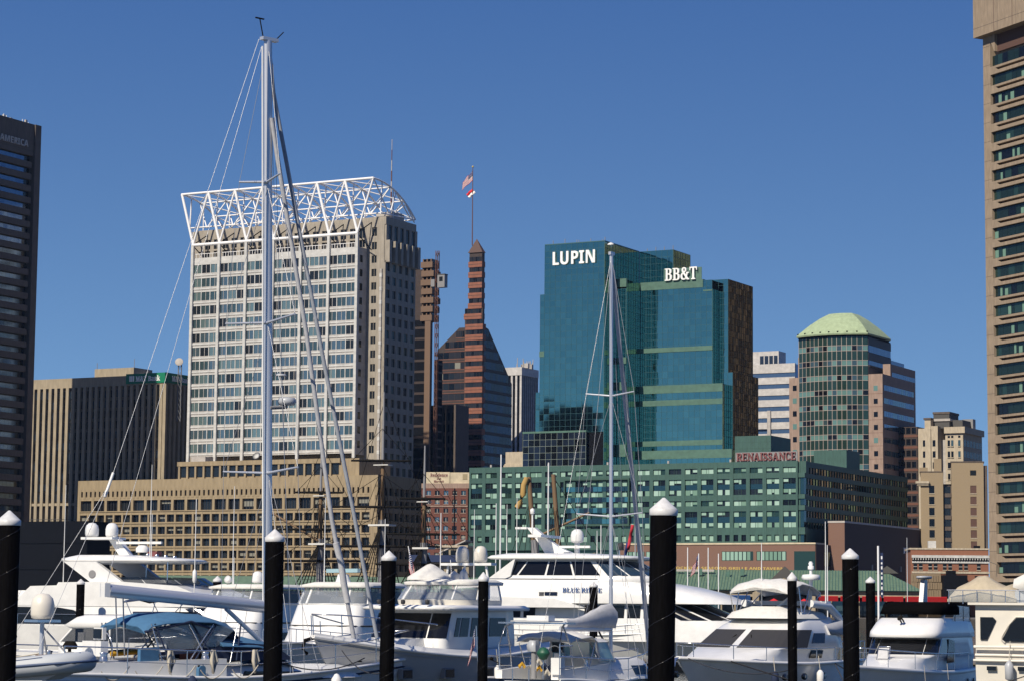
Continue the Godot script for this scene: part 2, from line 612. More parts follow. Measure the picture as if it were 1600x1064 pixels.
func space_frame_tower():
	var t := thing("gridded_tower", "white gridded office tower crowned by an open white steel truss", "office tower", Vector3(-37.3, 0, -700), -28)
	var gl := ["glass_blue", "glass_slate", "glass_pale", "glass_dark", "glass_blue", "glass_slate"]
	fbox(t, "wall", "beige", FRONT, -69.5, -0.4, 1.5, 116.4, -18, -0.4)
	# the hung white block
	fbox(t, "hung_block", "shadow_grey", FRONT, -64.9, -6.8, 47.0, 107.0, -0.4, 4.3)
	grid(t, Transform3D(Basis(), Vector3(0, 0, 5)), -65.0, -6.9, 47.0, 105.4, 14, 18, {"wall": "white_panel", "glass": gl, "lo": 0.30, "hi": 0.92, "pier": 0.26, "rec": 0.22, "proud": 0.05, "mul": 1, "mm": "pale_grey", "mw": 0.07})
	for k in 14:
		hbox(t, "sill_lines", "pale_grey", FRONT, -65.0, -6.9, 47.0 + k * 4.171 + 0.15, 47.0 + k * 4.171 + 0.42, 5.0, 5.03)
		hbox(t, "sill_lines", "pale_grey", FRONT, -65.0, -6.9, 47.0 + k * 4.171 + 1.0, 47.0 + k * 4.171 + 1.2, 5.0, 5.04)
		hbox(t, "sill_ledges", "white_panel", FRONT, -65.0, -6.9, 47.0 + k * 4.171 + 0.44, 47.0 + k * 4.171 + 0.9, 5.0, 5.16)
	fbox(t, "top_band", "white_panel", FRONT, -65.0, -6.9, 105.4, 107.2, -0.4, 5.0)
	for k in 7:
		var x := -65.0 + k * 9.75
		fbox(t, "column", "white_panel", FRONT, x - 0.45, x + 0.45, 45.6, 111.4, 5.0, 5.7)
	fbox(t, "return_wall", "pale_grey", FRONT, -6.8, -6.24, 46.6, 107.2, -0.4, 4.99)
	for k in 14:
		var y := 48.6 + k * 4.171
		fbox(t, "window", "glass_black", FRONT, -6.25, -6.2, y, y + 2.1, 2.6, 4.0)
	# upper storeys behind the truss
	for f in 2:
		var y := 108.9 + f * 0.1
		for k in 18:
			var x := -64.3 + k * 3.25
			if f == 0:
				fbox(t, "window", "glass_dark", FRONT, x, x + 1.9, 110.6, 113.3, -0.5, -0.36)
				fbox(t, "window", "glass_black", FRONT, x, x + 1.9, 107.9, 109.9, -0.5, -0.36)
				hbox(t, "mullions", "beige", FRONT, x + 0.9, x + 1.0, 107.9, 113.3, -0.36, -0.25)
	fbox(t, "wall_facing", "beige", FRONT, -67, -0.41, 113.5, 116.5, -0.4, 0)
	fbox(t, "wall_facing", "beige", FRONT, -67, -0.41, 110.0, 110.5, -0.4, 0.0)
	for k in 19:
		fbox(t, "upper_pier", "beige", FRONT, -65.65 + k * 3.25, -64.35 + k * 3.25, 107.2, 113.5, -0.4, -0.02)
	for k in 60:
		hbox(t, "terrace_railing", "white_steel", FRONT, -65 + k * 0.97, -64.9 + k * 0.97, 107.2, 108.4, 4.7, 4.8)
	hbox(t, "terrace_railing", "white_steel", FRONT, -65, -6.9, 108.4, 108.55, 4.69, 4.81)
	# lift core with one column of windows
	fbox(t, "core_wall", "beige", FRONT, -6.2, -4.7, 1.5, 113.5, -0.4, 0.0)
	fbox(t, "core_wall", "beige", FRONT, -3.0, -0.42, 1.5, 116.5, -0.4, 0.02)
	for k in 22:
		var y := 27.3 + k * 3.98
		fbox(t, "core_spandrel", "beige", FRONT, -4.7, -3.0, y - 1.8, y, -0.4, -0.02)
		fbox(t, "window", "glass_dark", FRONT, -4.7, -3.0, y, y + 2.18, -0.5, -0.22)
		hbox(t, "mullions", "beige", FRONT, -3.9, -3.8, y, y + 2.18, -0.22, -0.1)
	fbox(t, "corner_strip", "pale_grey", FRONT, -1.6, -0.9, 1.5, 101, 0.02, 0.5)
	for k in 25:
		fbox(t, "strip_light", "white_panel", FRONT, -1.65, -0.85, 3 + k * 3.98, 4.1 + k * 3.98, 0.02, 0.56)
	# shaded side
	grid(t, SIDE, 0.0, 17.6, 20.0, 103.5, 21, 5, {"wall": "beige", "glass": ["glass_dark", "glass_slate", "glass_dark"], "lo": 0.25, "hi": 0.85, "pier": 1.5, "rec": 0.4, "proud": 0.03, "mul": 1})
	for k in 6:
		fbox(t, "buttress", "beige", SIDE, 0.2 + k * 3.35, 1.5 + k * 3.35, 103.0, 109.5, -0.4, 1.3)
		fbox(t, "upper_pier", "beige", SIDE, 0.2 + k * 3.35, 1.5 + k * 3.35, 109.5, 114.5, -0.4, 0.1)
	for k in 5:
		fbox(t, "window", "glass_black", SIDE, 1.6 + k * 3.35, 3.5 + k * 3.35, 104, 114.0, -0.5, -0.2)
	fbox(t, "wall_facing", "beige", SIDE, 0.0, 17.6, 114.2, 116.5, -0.4, 0.05)
	fbox(t, "roof_plant", "pale_grey", FRONT, -52, -10, 116.4, 118.0, -15, -9)
	fbox(t, "roof_plant", "pale_grey", FRONT, -7, -1.5, 116.4, 118.9, -13, -6)
	# the space frame: leaning Vs along the front, arched ribs over the roof
	var ridge := 127.2
	for k in 7:
		var b := Vector3(-65.0 + k * 9.75, 111.4, 5.3)
		for s in [-1, 1]:
			var a := Vector3(-69.75 + (k + (1 if s > 0 else 0)) * 9.75, ridge, 5.0)
			rod(t, "truss_strut", "white_steel", b, a, 0.42 if s < 0 else 0.3, 1.0, 8)
		rod(t, "truss_brace", "charcoal", b + Vector3(0, 0, -0.2), Vector3(b.x + 1.6, 115, 0), 0.16)
		rod(t, "truss_brace", "charcoal", b + Vector3(0, -0.5, -0.3), Vector3(b.x + 2.6, 106.5, 1.5), 0.16)
		rod(t, "truss_brace", "charcoal", b + Vector3(0, -0.5, -0.3), Vector3(b.x - 2.6, 106.5, 1.5), 0.16)
	rod(t, "truss_tube", "white_steel", Vector3(-65.2, 111.2, 5.3), Vector3(-6.4, 111.2, 5.3), 0.5, 1.0, 10)
	rod(t, "truss_tube", "white_steel", Vector3(-69.9, ridge, 5), Vector3(-1.4, ridge, 5), 0.38, 1.0, 10)
	for k in 8:
		var x := -69.75 + k * 9.75
		part(t, "truss_rib", sweep(bez(Vector3(x, ridge, 5), Vector3(x, ridge + 0.2, -9), Vector3(x, 118.4, -19.5), 9), 0.3, 8), "white_steel")
		rod(t, "truss_strut", "white_steel", Vector3(x, ridge - 0.5, 0.0), Vector3(x, 117.2, 0.6), 0.22)
		rod(t, "truss_strut", "white_steel", Vector3(x, ridge - 1.6, -6.5), Vector3(x, 117.2, -6.5), 0.18)
		if k < 7:
			for q in 3:
				var z0: float = [5.0, -4.5, -12.5][q]
				var y0: float = [ridge, 125.9, 123.0][q]
				var z1: float = [-4.5, -12.5, -19.5][q]
				var y1: float = [125.9, 123.0, 118.4][q]
				hrod(t, "truss_lattice", "white_steel", Vector3(x, y0, z0), Vector3(x + 9.75, y1, z1), 0.17)
				hrod(t, "truss_lattice", "white_steel", Vector3(x + 9.75, y0, z0), Vector3(x, y1, z1), 0.17)
			for q in 2:
				var zz: float = [-4.5, -14.0][q]
				var yy: float = [125.9, 122.3][q]
				hrod(t, "truss_lattice", "white_steel", Vector3(x, yy, zz), Vector3(x + 4.87, 117.5, zz + 3), 0.2)
				hrod(t, "truss_lattice", "white_steel", Vector3(x + 9.75, yy, zz), Vector3(x + 4.87, 117.5, zz + 3), 0.2)
	for q in 4:
		rod(t, "truss_tube", "white_steel", Vector3(-69.75, [125.9, 123.0, 118.4, 117.5][q], [-4.5, -12.5, -19.5, 0.4][q]), Vector3(-1.5, [125.9, 123.0, 118.4, 117.5][q], [-4.5, -12.5, -19.5, 0.4][q]), 0.22)
	rod(t, "truss_tube", "white_steel", Vector3(-1.5, 117.5, 0.4), Vector3(-1.5, 118.4, -19.5), 0.2)
	rod(t, "truss_strut", "white_steel", Vector3(-1.5, ridge, 5), Vector3(-1.5, 117.5, -4.5), 0.2)
	rod(t, "truss_strut", "white_steel", Vector3(-1.5, 117.5, -4.5), Vector3(-1.5, 124.9, -8), 0.2)
	rod(t, "truss_strut", "white_steel", Vector3(-1.5, 124.9, -8), Vector3(-1.5, 118.0, -17), 0.2)
	rod(t, "truss_strut", "white_steel", Vector3(-1.5, 122.4, -13.5), Vector3(-1.5, 117.5, -19), 0.2)
	for k in 8:
		rod(t, "rooftop_antenna", "rust_brown" if k % 2 == 0 else "pale_grey", Vector3(-5.5, 116.4 + k * 3.2, -12), Vector3(-5.5, 119.6 + k * 3.2, -12), 0.32 - k * 0.03, 1.0, 6)


func sandstone_block():
	var t := thing("sandstone_office", "low sandstone coloured office block with rows of square windows", "office block", Vector3(-37.0, 0, -672), -28)
	var gl := ["glass_black", "glass_dark", "glass_black", "glass_dark"]
	fbox(t, "wall", "sandstone", FRONT, -104.4, -0.9, 1.5, 39.0, -24.2, -0.9)
	fbox(t, "parapet", "sandstone", FRONT, -104.4, -0.9, 36.6, 39.3, -0.9, 0)
	fbox(t, "corner_pier", "sandstone", FRONT, -2.2, -0.9, 1.5, 36.6, -0.9, 0.0)
	fbox(t, "corner_pier", "sandstone", FRONT, -104.4, -103.6, 1.5, 36.6, -0.9, 0.0)
	var o := {"wall": "sandstone", "glass": gl, "rec": 0.9, "proud": 0.05, "mul": 1, "mm": "bank_dark", "blind": "blind_grey", "blind_share": 0.22}
	o.merge({"lo": 0.18, "hi": 0.78, "pier": 1.0}, true)
	grid(t, FRONT, -103.6, -2.2, 33.9, 36.6, 1, 62, o.merged({"mul": 0}, true))
	o.merge({"lo": 0.12, "hi": 0.86, "pier": 0.9}, true)
	grid(t, FRONT, -103.6, -2.2, 29.7, 33.9, 1, 21, o.merged({"mul": 3}, true))
	o.merge({"lo": 0.19, "hi": 0.81, "pier": 0.62}, true)
	grid(t, FRONT, -103.6, -2.2, 1.5, 29.7, 8, 32, o)
	for k in 9:
		fbox(t, "sill_course", "sandstone", FRONT, -103.6, -2.2, 1.7 + k * 3.525, 2.0 + k * 3.525, 0.0, 0.22)
	grid(t, SIDE, 0.0, 24.0, 1.5, 36.6, 10, 8, o.merged({"mul": 1}, true))
	fbox(t, "parapet", "sandstone", SIDE, 0.0, 24.0, 36.6, 39.3, -0.9, 0.0)
	fbox(t, "penthouse", "sandstone", FRONT, -69.8, -8, 39.0, 44.3, -20, -3.0)
	for k in 19:
		var x := -69.4 + k * 2.9
		fbox(t, "penthouse_window", "glass_dark", FRONT, x + 0.3, x + 2.5, 39.9, 43.0, -3.05, -2.9)
		fbox(t, "penthouse_pier", "sandstone", FRONT, x - 0.35, x + 0.28, 39.3, 43.3, -3.0, -2.4)
	fbox(t, "penthouse_cornice", "sandstone", FRONT, -70.1, -14, 43.1, 44.4, -3.0, -2.3)
	fbox(t, "roof_plant", "pale_grey", FRONT, -67, -62, 44.3, 46.0, -9, -5)
	var d := part(t, "satellite_dish", lathe([[0.0, -0.35], [0.9, -0.1], [1.3, 0.35], [0.0, -0.2]], 14), "white_panel", Transform3D(Basis(Vector3.RIGHT, 1.0), Vector3(-44, 45.6, -5)))
	rod(t, "dish_post", "mid_grey", Vector3(-44, 44.2, -5.4), Vector3(-44, 45.5, -5.2), 0.12)
	d.set_meta("label", "small white satellite dish on the penthouse roof")


func deco_tower():
	var t := thing("setback_tower", "dark setback tower with stacked tan balcony blocks under a builders hoist", "office tower", Vector3(-26.4, 0, -790), -28)
	fbox(t, "wall", "charcoal", FRONT, -30, -2.65, 1.5, 97.0, -5, -0.8)
	for k in 26:
		fbox(t, "floor_band", "dark_brown", FRONT, -30, -2.66, 4 + k * 3.6, 4.8 + k * 3.6, -0.8, -0.7)
	fbox(t, "upper_wall", "dark_brown", FRONT, -28, -4.7, 97.0, 114, -9, -1.5)
	fbox(t, "orange_pilaster", "weathered", FRONT, -2.6, -0.5, 1.5, 97.0, -0.8, 0.2)
	fbox(t, "dark_wing", "charcoal", FRONT, -0.49, 0.4, 1.5, 84.0, -6.6, -3.0)
	for k in 30:
		fbox(t, "wing_floor_line", "dark_brown", FRONT, -0.45, 0.45, 4 + k * 2.8, 4.6 + k * 2.8, -6.7, -2.9)
	for k in 7:
		var y := 96.5 + k * 2.95
		fbox(t, "balcony_block", "weathered", FRONT, -4.4 + 0.2 * (k % 2), 0.0 + 0.25 * (k % 3), y, y + 1.9, -4.5, 0.3)
		fbox(t, "balcony_recess", "glass_black", FRONT, -4.0, -0.6, y + 1.9, y + 2.95, -4.2, -0.7)
		for q in 3:
			fbox(t, "balcony_post", "weathered", FRONT, -4.0 + q * 1.5, -3.6 + q * 1.5, y + 1.9, y + 2.95, -0.7, -0.2)
	var h := thing("construction_hoist", "slim lattice hoist mast with a cab beside the setback tower", "hoist", Vector3(-24.7, 1.5, -785), -28)
	for q in 4:
		var o := Vector3([-0.45, 0.45, 0.45, -0.45][q], 0, [-0.45, -0.45, 0.45, 0.45][q])
		rod(h, "mast_leg", "rust_brown", o, o + Vector3(0, 117.5, 0), 0.11)
		var o2 := Vector3([0.45, 0.45, -0.45, -0.45][q], 0, [-0.45, 0.45, 0.45, -0.45][q])
		for k in 78:
			hrod(h, "mast_braces", "rust_brown", o + Vector3(0, k * 1.5, 0), o2 + Vector3(0, k * 1.5 + (1.5 if k % 2 else 0.0), 0), 0.09)
	fbox(h, "cab", "mid_grey", FRONT, 0.6, 3.3, 105.2, 109.3, -1.0, 1.0)
	fbox(h, "cab", "mid_grey", FRONT, -2.0, -0.6, 105.6, 108.0, -0.8, 0.8)
	fbox(h, "cab_roof", "shadow_grey", FRONT, 0.5, 3.4, 109.3, 109.6, -1.1, 1.1)
	fbox(h, "cab_window", "glass_dark", FRONT, 1.3, 2.6, 107.2, 108.7, 1.0, 1.04)
	var d := thing("deco_block", "dim lower block with narrow vertical windows behind the hoist", "office block", Vector3(-18.5, 0, -800), -28)
	fbox(d, "wall", "brown_stone", FRONT, -12, 0, 1.5, 69.8, -9, 0)
	for k in 8:
		fbox(d, "pier", "brown_stone", FRONT, -11.6 + k * 1.6, -10.9 + k * 1.6, 1.5, 68.5, 0, 0.5)
		if k < 7:
			for q in 8:
				fbox(d, "window", "glass_dark", FRONT, -10.8 + k * 1.6, -10.1 + k * 1.6, 38 + q * 3.8, 40.5 + q * 3.8, 0, 0.1)


func spire_tower():
	var t := thing("brick_spire_tower", "dark stepped tower with a banded terracotta shaft and pyramid tip", "office tower", Vector3(-10.9, 0, -850), -28)
	var gl := ["glass_bronze", "glass_dark", "glass_black", "glass_bronze"]
	part(t, "sloped_wing", prism([[-19.2, 1.5], [-19.2, 94.4], [-10.4, 102.0], [-7.0, 102.0], [-7.0, 1.5]], -18, -2.5), "dark_brown")
	part(t, "sloped_wing", prism([[2.7, 1.5], [2.7, 101.9], [5.3, 101.3], [23.4, 83.4], [23.4, 1.5]], -6.5, 0.0), "dark_brown", SIDE)
	# floor bands and panes of the wings
	for k in 25:
		var y := 8.0 + k * 3.72
		var x0 := -19.2 + maxf(0.0, (y + 3.5 - 94.4) * 1.16) + 0.1
		fbox(t, "floor_band", "dark_brown", FRONT, x0, -7.2, y, y + 1.25, -2.5, -2.38)
		for q in (2 if k > 13 else 0):
			hbox(t, "brick_lines", "terracotta", FRONT, x0, -7.2, y + q * 1.0, y + 0.14 + q * 1.0, -2.5, -2.34)
		for c in 5:
			var xa := x0 + (-7.3 - x0) * c / 5.0
			lim(t, "window", "further_windows", gl[rng.randi() % 4] if rng.randf() < 0.9 else "blind_grey", bxf(FRONT, xa + 0.08, xa + (-7.3 - x0) / 5.0 - 0.08, y + 1.3, y + 3.5, -2.5, -2.42))
		var d1 := 23.4 - maxf(0.0, (y + 3.7 - 83.4) * 1.01) - 0.1
		fbox(t, "floor_band", "dark_brown", SIDE, 1.0, d1, y, y + 1.0, 0.0, 0.12)
		for c in 10:
			var xa := 1.0 + (d1 - 1.0) * c / 10.0
			lim(t, "window", "further_windows", ["glass_dark", "glass_black", "glass_ink"][rng.randi() % 3], bxf(SIDE, xa + 0.05, xa + (d1 - 1.0) / 10.0 - 0.05, y + 1.05, y + 3.65, 0.0, 0.05))
	# shaft: bands of brick between strips of glass
	fbox(t, "shaft_core", "dark_brown", FRONT, -6.9, 0.3, 1.5, 108.4, -1.6, -0.3)
	fbox(t, "shaft_core", "dark_brown", FRONT, -5.3, -0.15, 108.4, 128.2, -2.2, -0.3)
	for k in 33:
		var y := 4.0 + k * 3.72
		var wide := y < 106.0
		var a := -7.2 if wide else -5.6
		if y < 102.0: a = -6.6
		var b := 0.55 if y < 102.0 else 0.0
		fbox(t, "brick_band", "terracotta", FRONT, a, b, y, y + 2.0, -2.4, 0)
		hbox(t, "brick_band_lines", "dark_brown", FRONT, a, b, y + 0.95, y + 1.1, 0.0, 0.02)
		for c in 6:
			var xa := a + 0.25 + (b - a - 0.5) * c / 6.0
			lim(t, "window", "further_windows", gl[rng.randi() % 4], bxf(FRONT, xa + 0.06, xa + (b - a - 0.5) / 6.0 - 0.06, y + 2.02, y + 3.7, -0.35, -0.22))
	var ap := Vector3(-2.85, 133.4, -1.2)
	var st := SurfaceTool.new()
	st.begin(Mesh.PRIMITIVE_TRIANGLES)
	st.set_smooth_group(-1)
	var c4 := [Vector3(-5.75, 128.3, 0.1), Vector3(0.1, 128.3, 0.1), Vector3(0.1, 128.3, -2.5), Vector3(-5.75, 128.3, -2.5)]
	for k in 4:
		for v in [c4[(k + 1) % 4], c4[k], ap]: st.add_vertex(v)
	st.generate_normals()
	part(t, "pyramid_roof", st.commit(), "slate_red")
	var fp := thing("flagpole", "tall rust coloured flagpole on the tip of the terracotta spire", "flagpole", Vector3(-14.5, 132.0, -852.4))
	rod(fp, "pole", "rust_brown", Vector3(0, -1.0, 0), Vector3(-0.1, 27, 0), 0.2, 0.6)
	part(fp, "finial", lathe([[0.0, 0], [0.35, 0.3], [0.35, 0.6], [0.0, 0.9]], 8), "gold", Transform3D(Basis(), Vector3(-0.1, 27, 0)))
	us_flag(Vector3(-14.7, 158.0, -852.4), 3.6, 180.0 - 14, -48.0, "small stars and stripes flying from the pole on the terracotta spire", 0.55)
	var f2 := flag_cloth(3.0, 2.0, 0.35)
	var g := thing("state_flag", "small red white and black flag below the stars and stripes on the spire", "flag", Vector3(-14.7, 151.5, -852.4), 166)
	part(g, "cloth", f2[0], "red_cloth", Transform3D(Basis(Vector3.BACK, -0.7), Vector3.ZERO))
	part(g, "cloth_band", f2[1], "sign_white", Transform3D(Basis(Vector3.BACK, -0.7), Vector3.ZERO))


# two halves of a waving cloth: [upper mesh, lower mesh]
func flag_cloth(l: float, h: float, wave: float) -> Array:
	var out := []
	for half in 2:
		var rings := []
		for i in 13:
			var x := l * i / 12.0
			var z := sin(i * 0.8) * wave * (0.3 + i / 16.0)
			var a := -h * 0.5 * half
			var b := -h * 0.5 * (half + 1) + 0.001
			rings.append([Vector3(x, a, z), Vector3(x, b, z + 0.1 * wave), Vector3(x, b, z - 0.012), Vector3(x, a, z - 0.012)])
		out.append(loft(rings))
	return out


# stars and stripes: thirteen stripes and a starred canton, drooping by `droop` degrees
func us_flag(at: Vector3, h: float, yaw: float, droop: float, label: String, wave := 0.1) -> Node3D:
	var t := thing("national_flag", label, "flag", at, yaw)
	var l := h * 1.5
	var tilt := Transform3D()
	var dr := deg_to_rad(-droop)
	var at_x := func(i: float, y: float) -> Vector3:
		var x := l * i / 12.0
		return Vector3(x * cos(dr) - y * 0.12 * sin(dr) * i / 12.0, y * (1.0 - 0.25 * sin(dr) * i / 12.0) - x * sin(dr), sin(i * 0.75 + y / h) * wave * h * 0.22 * (0.2 + i / 10.0))
	var pieces := []
	for s in 13:
		pieces.append([4.8 if s < 7 else 0.0, 12.0, -h * s / 13.0, -h * (s + 1) / 13.0, "flag_red" if s % 2 == 0 else "flag_white", "stripe"])
	pieces.append([0.0, 4.8, 0.0, -h * 7 / 13.0, "flag_blue", "canton"])
	for p in pieces:
		var rings := []
		for i in 13:
			var q: float = lerpf(p[0], p[1], i / 12.0)
			var a: Vector3 = at_x.call(q, p[2])
			var b: Vector3 = at_x.call(q, p[3])
			rings.append([a, b, b + Vector3(0, 0, -0.008 * h), a + Vector3(0, 0, -0.008 * h)])
		part(t, p[5], loft(rings), p[4], tilt)
	for r in 5:
		for c in 6:
			var v: Vector3 = at_x.call(0.5 + c * 0.76, -h * (0.06 + r * 0.105))
			for face in [0.006, -0.014]:
				heap(t, "stars", "flag_white", tilt * Transform3D(Basis.from_scale(Vector3(0.028, 0.028, 0.006) * h), v + Vector3(0, 0, face * h)))
	return t


func glass_towers():
	var t := thing("teal_glass_tower", "teal mirror glass tower stepping down, white LUPIN letters on top", "office tower", Vector3(24.6, 0, -640), -28)
	var g := ["glass_teal", "glass_teal", "glass_teal_b", "glass_teal_c"]
	var w := 0.0035
	# block under the LUPIN letters
	fbox(t, "frame", "charcoal", FRONT, -17.9, -0.15, 1.5, 100.4, -21.9, -0.15)
	curtain(t, FRONT, -18.0, -0.1, 49.6, 100.5, 1.62, 1.72, g, "teal_bar", w)
	curtain(t, SIDE, 0.0, 21.8, 38.0, 100.5, 1.62, 1.72, g, "teal_bar", w)
	fbox(t, "parapet", "teal_bar", FRONT, -18.0, 0.08, 100.5, 100.75, -21.9, 0.08)
	fbox(t, "wing_frame", "charcoal", FRONT, -19.6, -18.1, 1.5, 87.2, -16, -1.0)
	curtain(t, Transform3D(Basis(), Vector3(0, 0, -0.8)), -19.7, -18.0, 49.6, 87.2, 1.7, 1.72, g, "teal_bar", w)
	fbox(t, "wing_frame", "charcoal", FRONT, -21.2, -19.7, 1.5, 60.8, -14, -1.8)
	curtain(t, Transform3D(Basis(), Vector3(0, 0, -1.6)), -21.3, -19.7, 49.6, 60.8, 1.6, 1.72, g, "teal_bar", w)
	fbox(t, "green_band", "green_band", FRONT, -19.8, -18.1, 70.3, 71.8, -0.86, -0.6)
	# dark low block at the foot
	fbox(t, "low_frame", "charcoal", FRONT, -23.4, -4.6, 1.5, 49.5, -12, 1.2)
	curtain(t, Transform3D(Basis(), Vector3(0, 0, 1.4)), -23.5, -4.6, 30.0, 49.5, 1.68, 1.72, ["glass_ink", "glass_black", "glass_ink"], "pale_bar", w)
	fbox(t, "parapet", "green_band", FRONT, -23.6, -4.5, 49.5, 50.0, -12, 1.5)
	curtain(t, SIDE.translated(Vector3(-4.6, 0, 1.2)), 0.0, 13.0, 30.0, 49.5, 1.68, 1.72, g, "teal_bar", w)
	# middle block
	var x2 := 2.67
	fbox(t, "middle_frame", "charcoal", FRONT, 0.1, x2 - 0.15, 1.5, 91.0, -17.0, -8.2)
	curtain(t, Transform3D(Basis(), Vector3(0, 0, -8.05)), 0.1, x2 - 0.1, 40.0, 88.6, 1.3, 1.72, g, "teal_bar", w)
	curtain(t, SIDE.translated(Vector3(x2, 0, -8.05)), 0.0, 9.0, 40.0, 91.0, 1.62, 1.72, g, "teal_bar", w)
	for y in [[89.0, 91.3], [68.3, 70.0], [61.2, 63.4], [43.3, 46.6]]:
		fbox(t, "green_band", "green_band", FRONT, 0.12, x2 + 0.2, y[0], y[1], -8.4, -7.6)
	letters(t, "sign_letters", "LUPIN", "sign_white", Transform3D(Basis(), Vector3(-8.95, 94.85, 0.12)), 3.6, 12.7, 0.5)
	for k in 7:
		var q := Vector3(-16.0 + k * 2.6, 100.6, -1.0 - 2.0 * (k % 3))
		rod(t, "rooftop_antenna", "mid_grey", q, q + Vector3(0, 0.9 + rng.randf(), 0), 0.1)

	var b := thing("teal_glass_tower", "teal mirror glass tower with green bands and white BB&T letters", "office tower", Vector3(24.6, 0, -640), -28)
	var zf := -17.06
	var F := Transform3D(Basis(), Vector3(0, 0, zf))
	# the tall slab at the back
	fbox(b, "slab_frame", "charcoal", FRONT, 0.05, 10.1, 1.5, 100.3, -33.5, -22.1)
	curtain(b, Transform3D(Basis(), Vector3(0, 0, -21.95)), 0.05, 10.2, 86.0, 100.6, 1.7, 1.72, g, "teal_bar", w)
	curtain(b, SIDE.translated(Vector3(10.25, 0, -21.95)), 0.0, 11.6, 86.0, 100.6, 1.62, 1.72, g, "teal_bar", w)
	# the front block under the letters, in three widening steps
	for s in [[24.0, 46.0, 91.0, 0.0], [27.05, 43.5, 62.9, 0.4], [29.8, 28.0, 45.2, 0.8]]:
		var x: float = s[0]
		fbox(b, "frame", "charcoal", FRONT, 2.75, x - 0.2, 1.5, s[2] - 0.2, -40, zf - 0.25 + s[3])
		curtain(b, F.translated(Vector3(0, 0, s[3])), 2.75, x - 0.1, s[1], s[2] - 0.1, 1.62, 1.72, g, "teal_bar", w)
		curtain(b, SIDE.translated(Vector3(x, 0, zf + s[3])), 0.0, 6.0 if s[3] == 0.0 else 7.0, s[1], s[2] - 2.6 if s[3] == 0.0 else s[2] - 0.1, 1.55, 1.72, g, "teal_bar", w)
	for y in [[89.0, 91.2, 0.0, 21.2], [71.95, 73.2, 0.0, 24.0], [60.8, 62.95, 0.4, 27.1], [57.4, 58.9, 0.4, 27.1], [46.5, 47.9, 0.4, 27.1], [43.0, 45.3, 0.8, 29.9]]:
		fbox(b, "green_band", "green_band", FRONT, 2.7, y[3] + 0.08, y[0], y[1], zf - 0.3 + y[2], zf + 0.18 + y[2])
	fbox(b, "setback_wall", "green_band", FRONT, 21.3, 23.9, 87.9, 88.3, zf - 6, zf + 0.12)
	fbox(b, "green_band", "green_band", SIDE.translated(Vector3(21.2, 0, zf)), 0.0, 5.0, 89.0, 91.2, -0.2, 0.1)
	# the wing at the right
	fbox(b, "wing_frame", "charcoal", FRONT, 20.0, 26.7, 1.5, 91.2, -38.4, -21.3)
	curtain(b, Transform3D(Basis(), Vector3(0, 0, -21.0)), 21.2, 26.9, 43.0, 91.4, 1.6, 1.72, g, "teal_bar", w)
	curtain(b, SIDE.translated(Vector3(26.95, 0, -21.0)), 0.0, 17.3, 43.0, 91.4, 1.35, 1.72, ["glass_bronze_mirror", "glass_bronze_mirror", "glass_black", "glass_bronze_deep"], "charcoal", 0.012)
	fbox(b, "wing_frame", "charcoal", FRONT, 26.9, 28.1, 1.5, 66.0, -38.8, -21.3)
	curtain(b, Transform3D(Basis(), Vector3(0, 0, -20.9)), 24.0, 28.25, 30.0, 66.2, 1.45, 1.72, g, "teal_bar", w)
	curtain(b, SIDE.translated(Vector3(28.3, 0, -20.9)), 0.0, 17.9, 30.0, 66.2, 1.35, 1.72, ["glass_bronze_mirror", "glass_bronze_mirror", "glass_black", "glass_bronze_deep"], "charcoal", 0.012)
	letters(b, "sign_letters", "BB&T", "sign_white", Transform3D(Basis(), Vector3(15.0, 91.25, zf + 0.25)), 3.4, 9.5, 0.5, "Droid Serif")
	fbox(b, "sign_board", "green_band", FRONT, 9.6, 20.8, 91.2, 94.6, zf - 0.25, zf - 0.1)
	for k in 4:
		var q := Vector3(1.5 + k * 2.6, 100.5, -24.0)
		rod(b, "rooftop_antenna", "mid_grey", q, q + Vector3(0, 0.8 + rng.randf(), 0), 0.1)


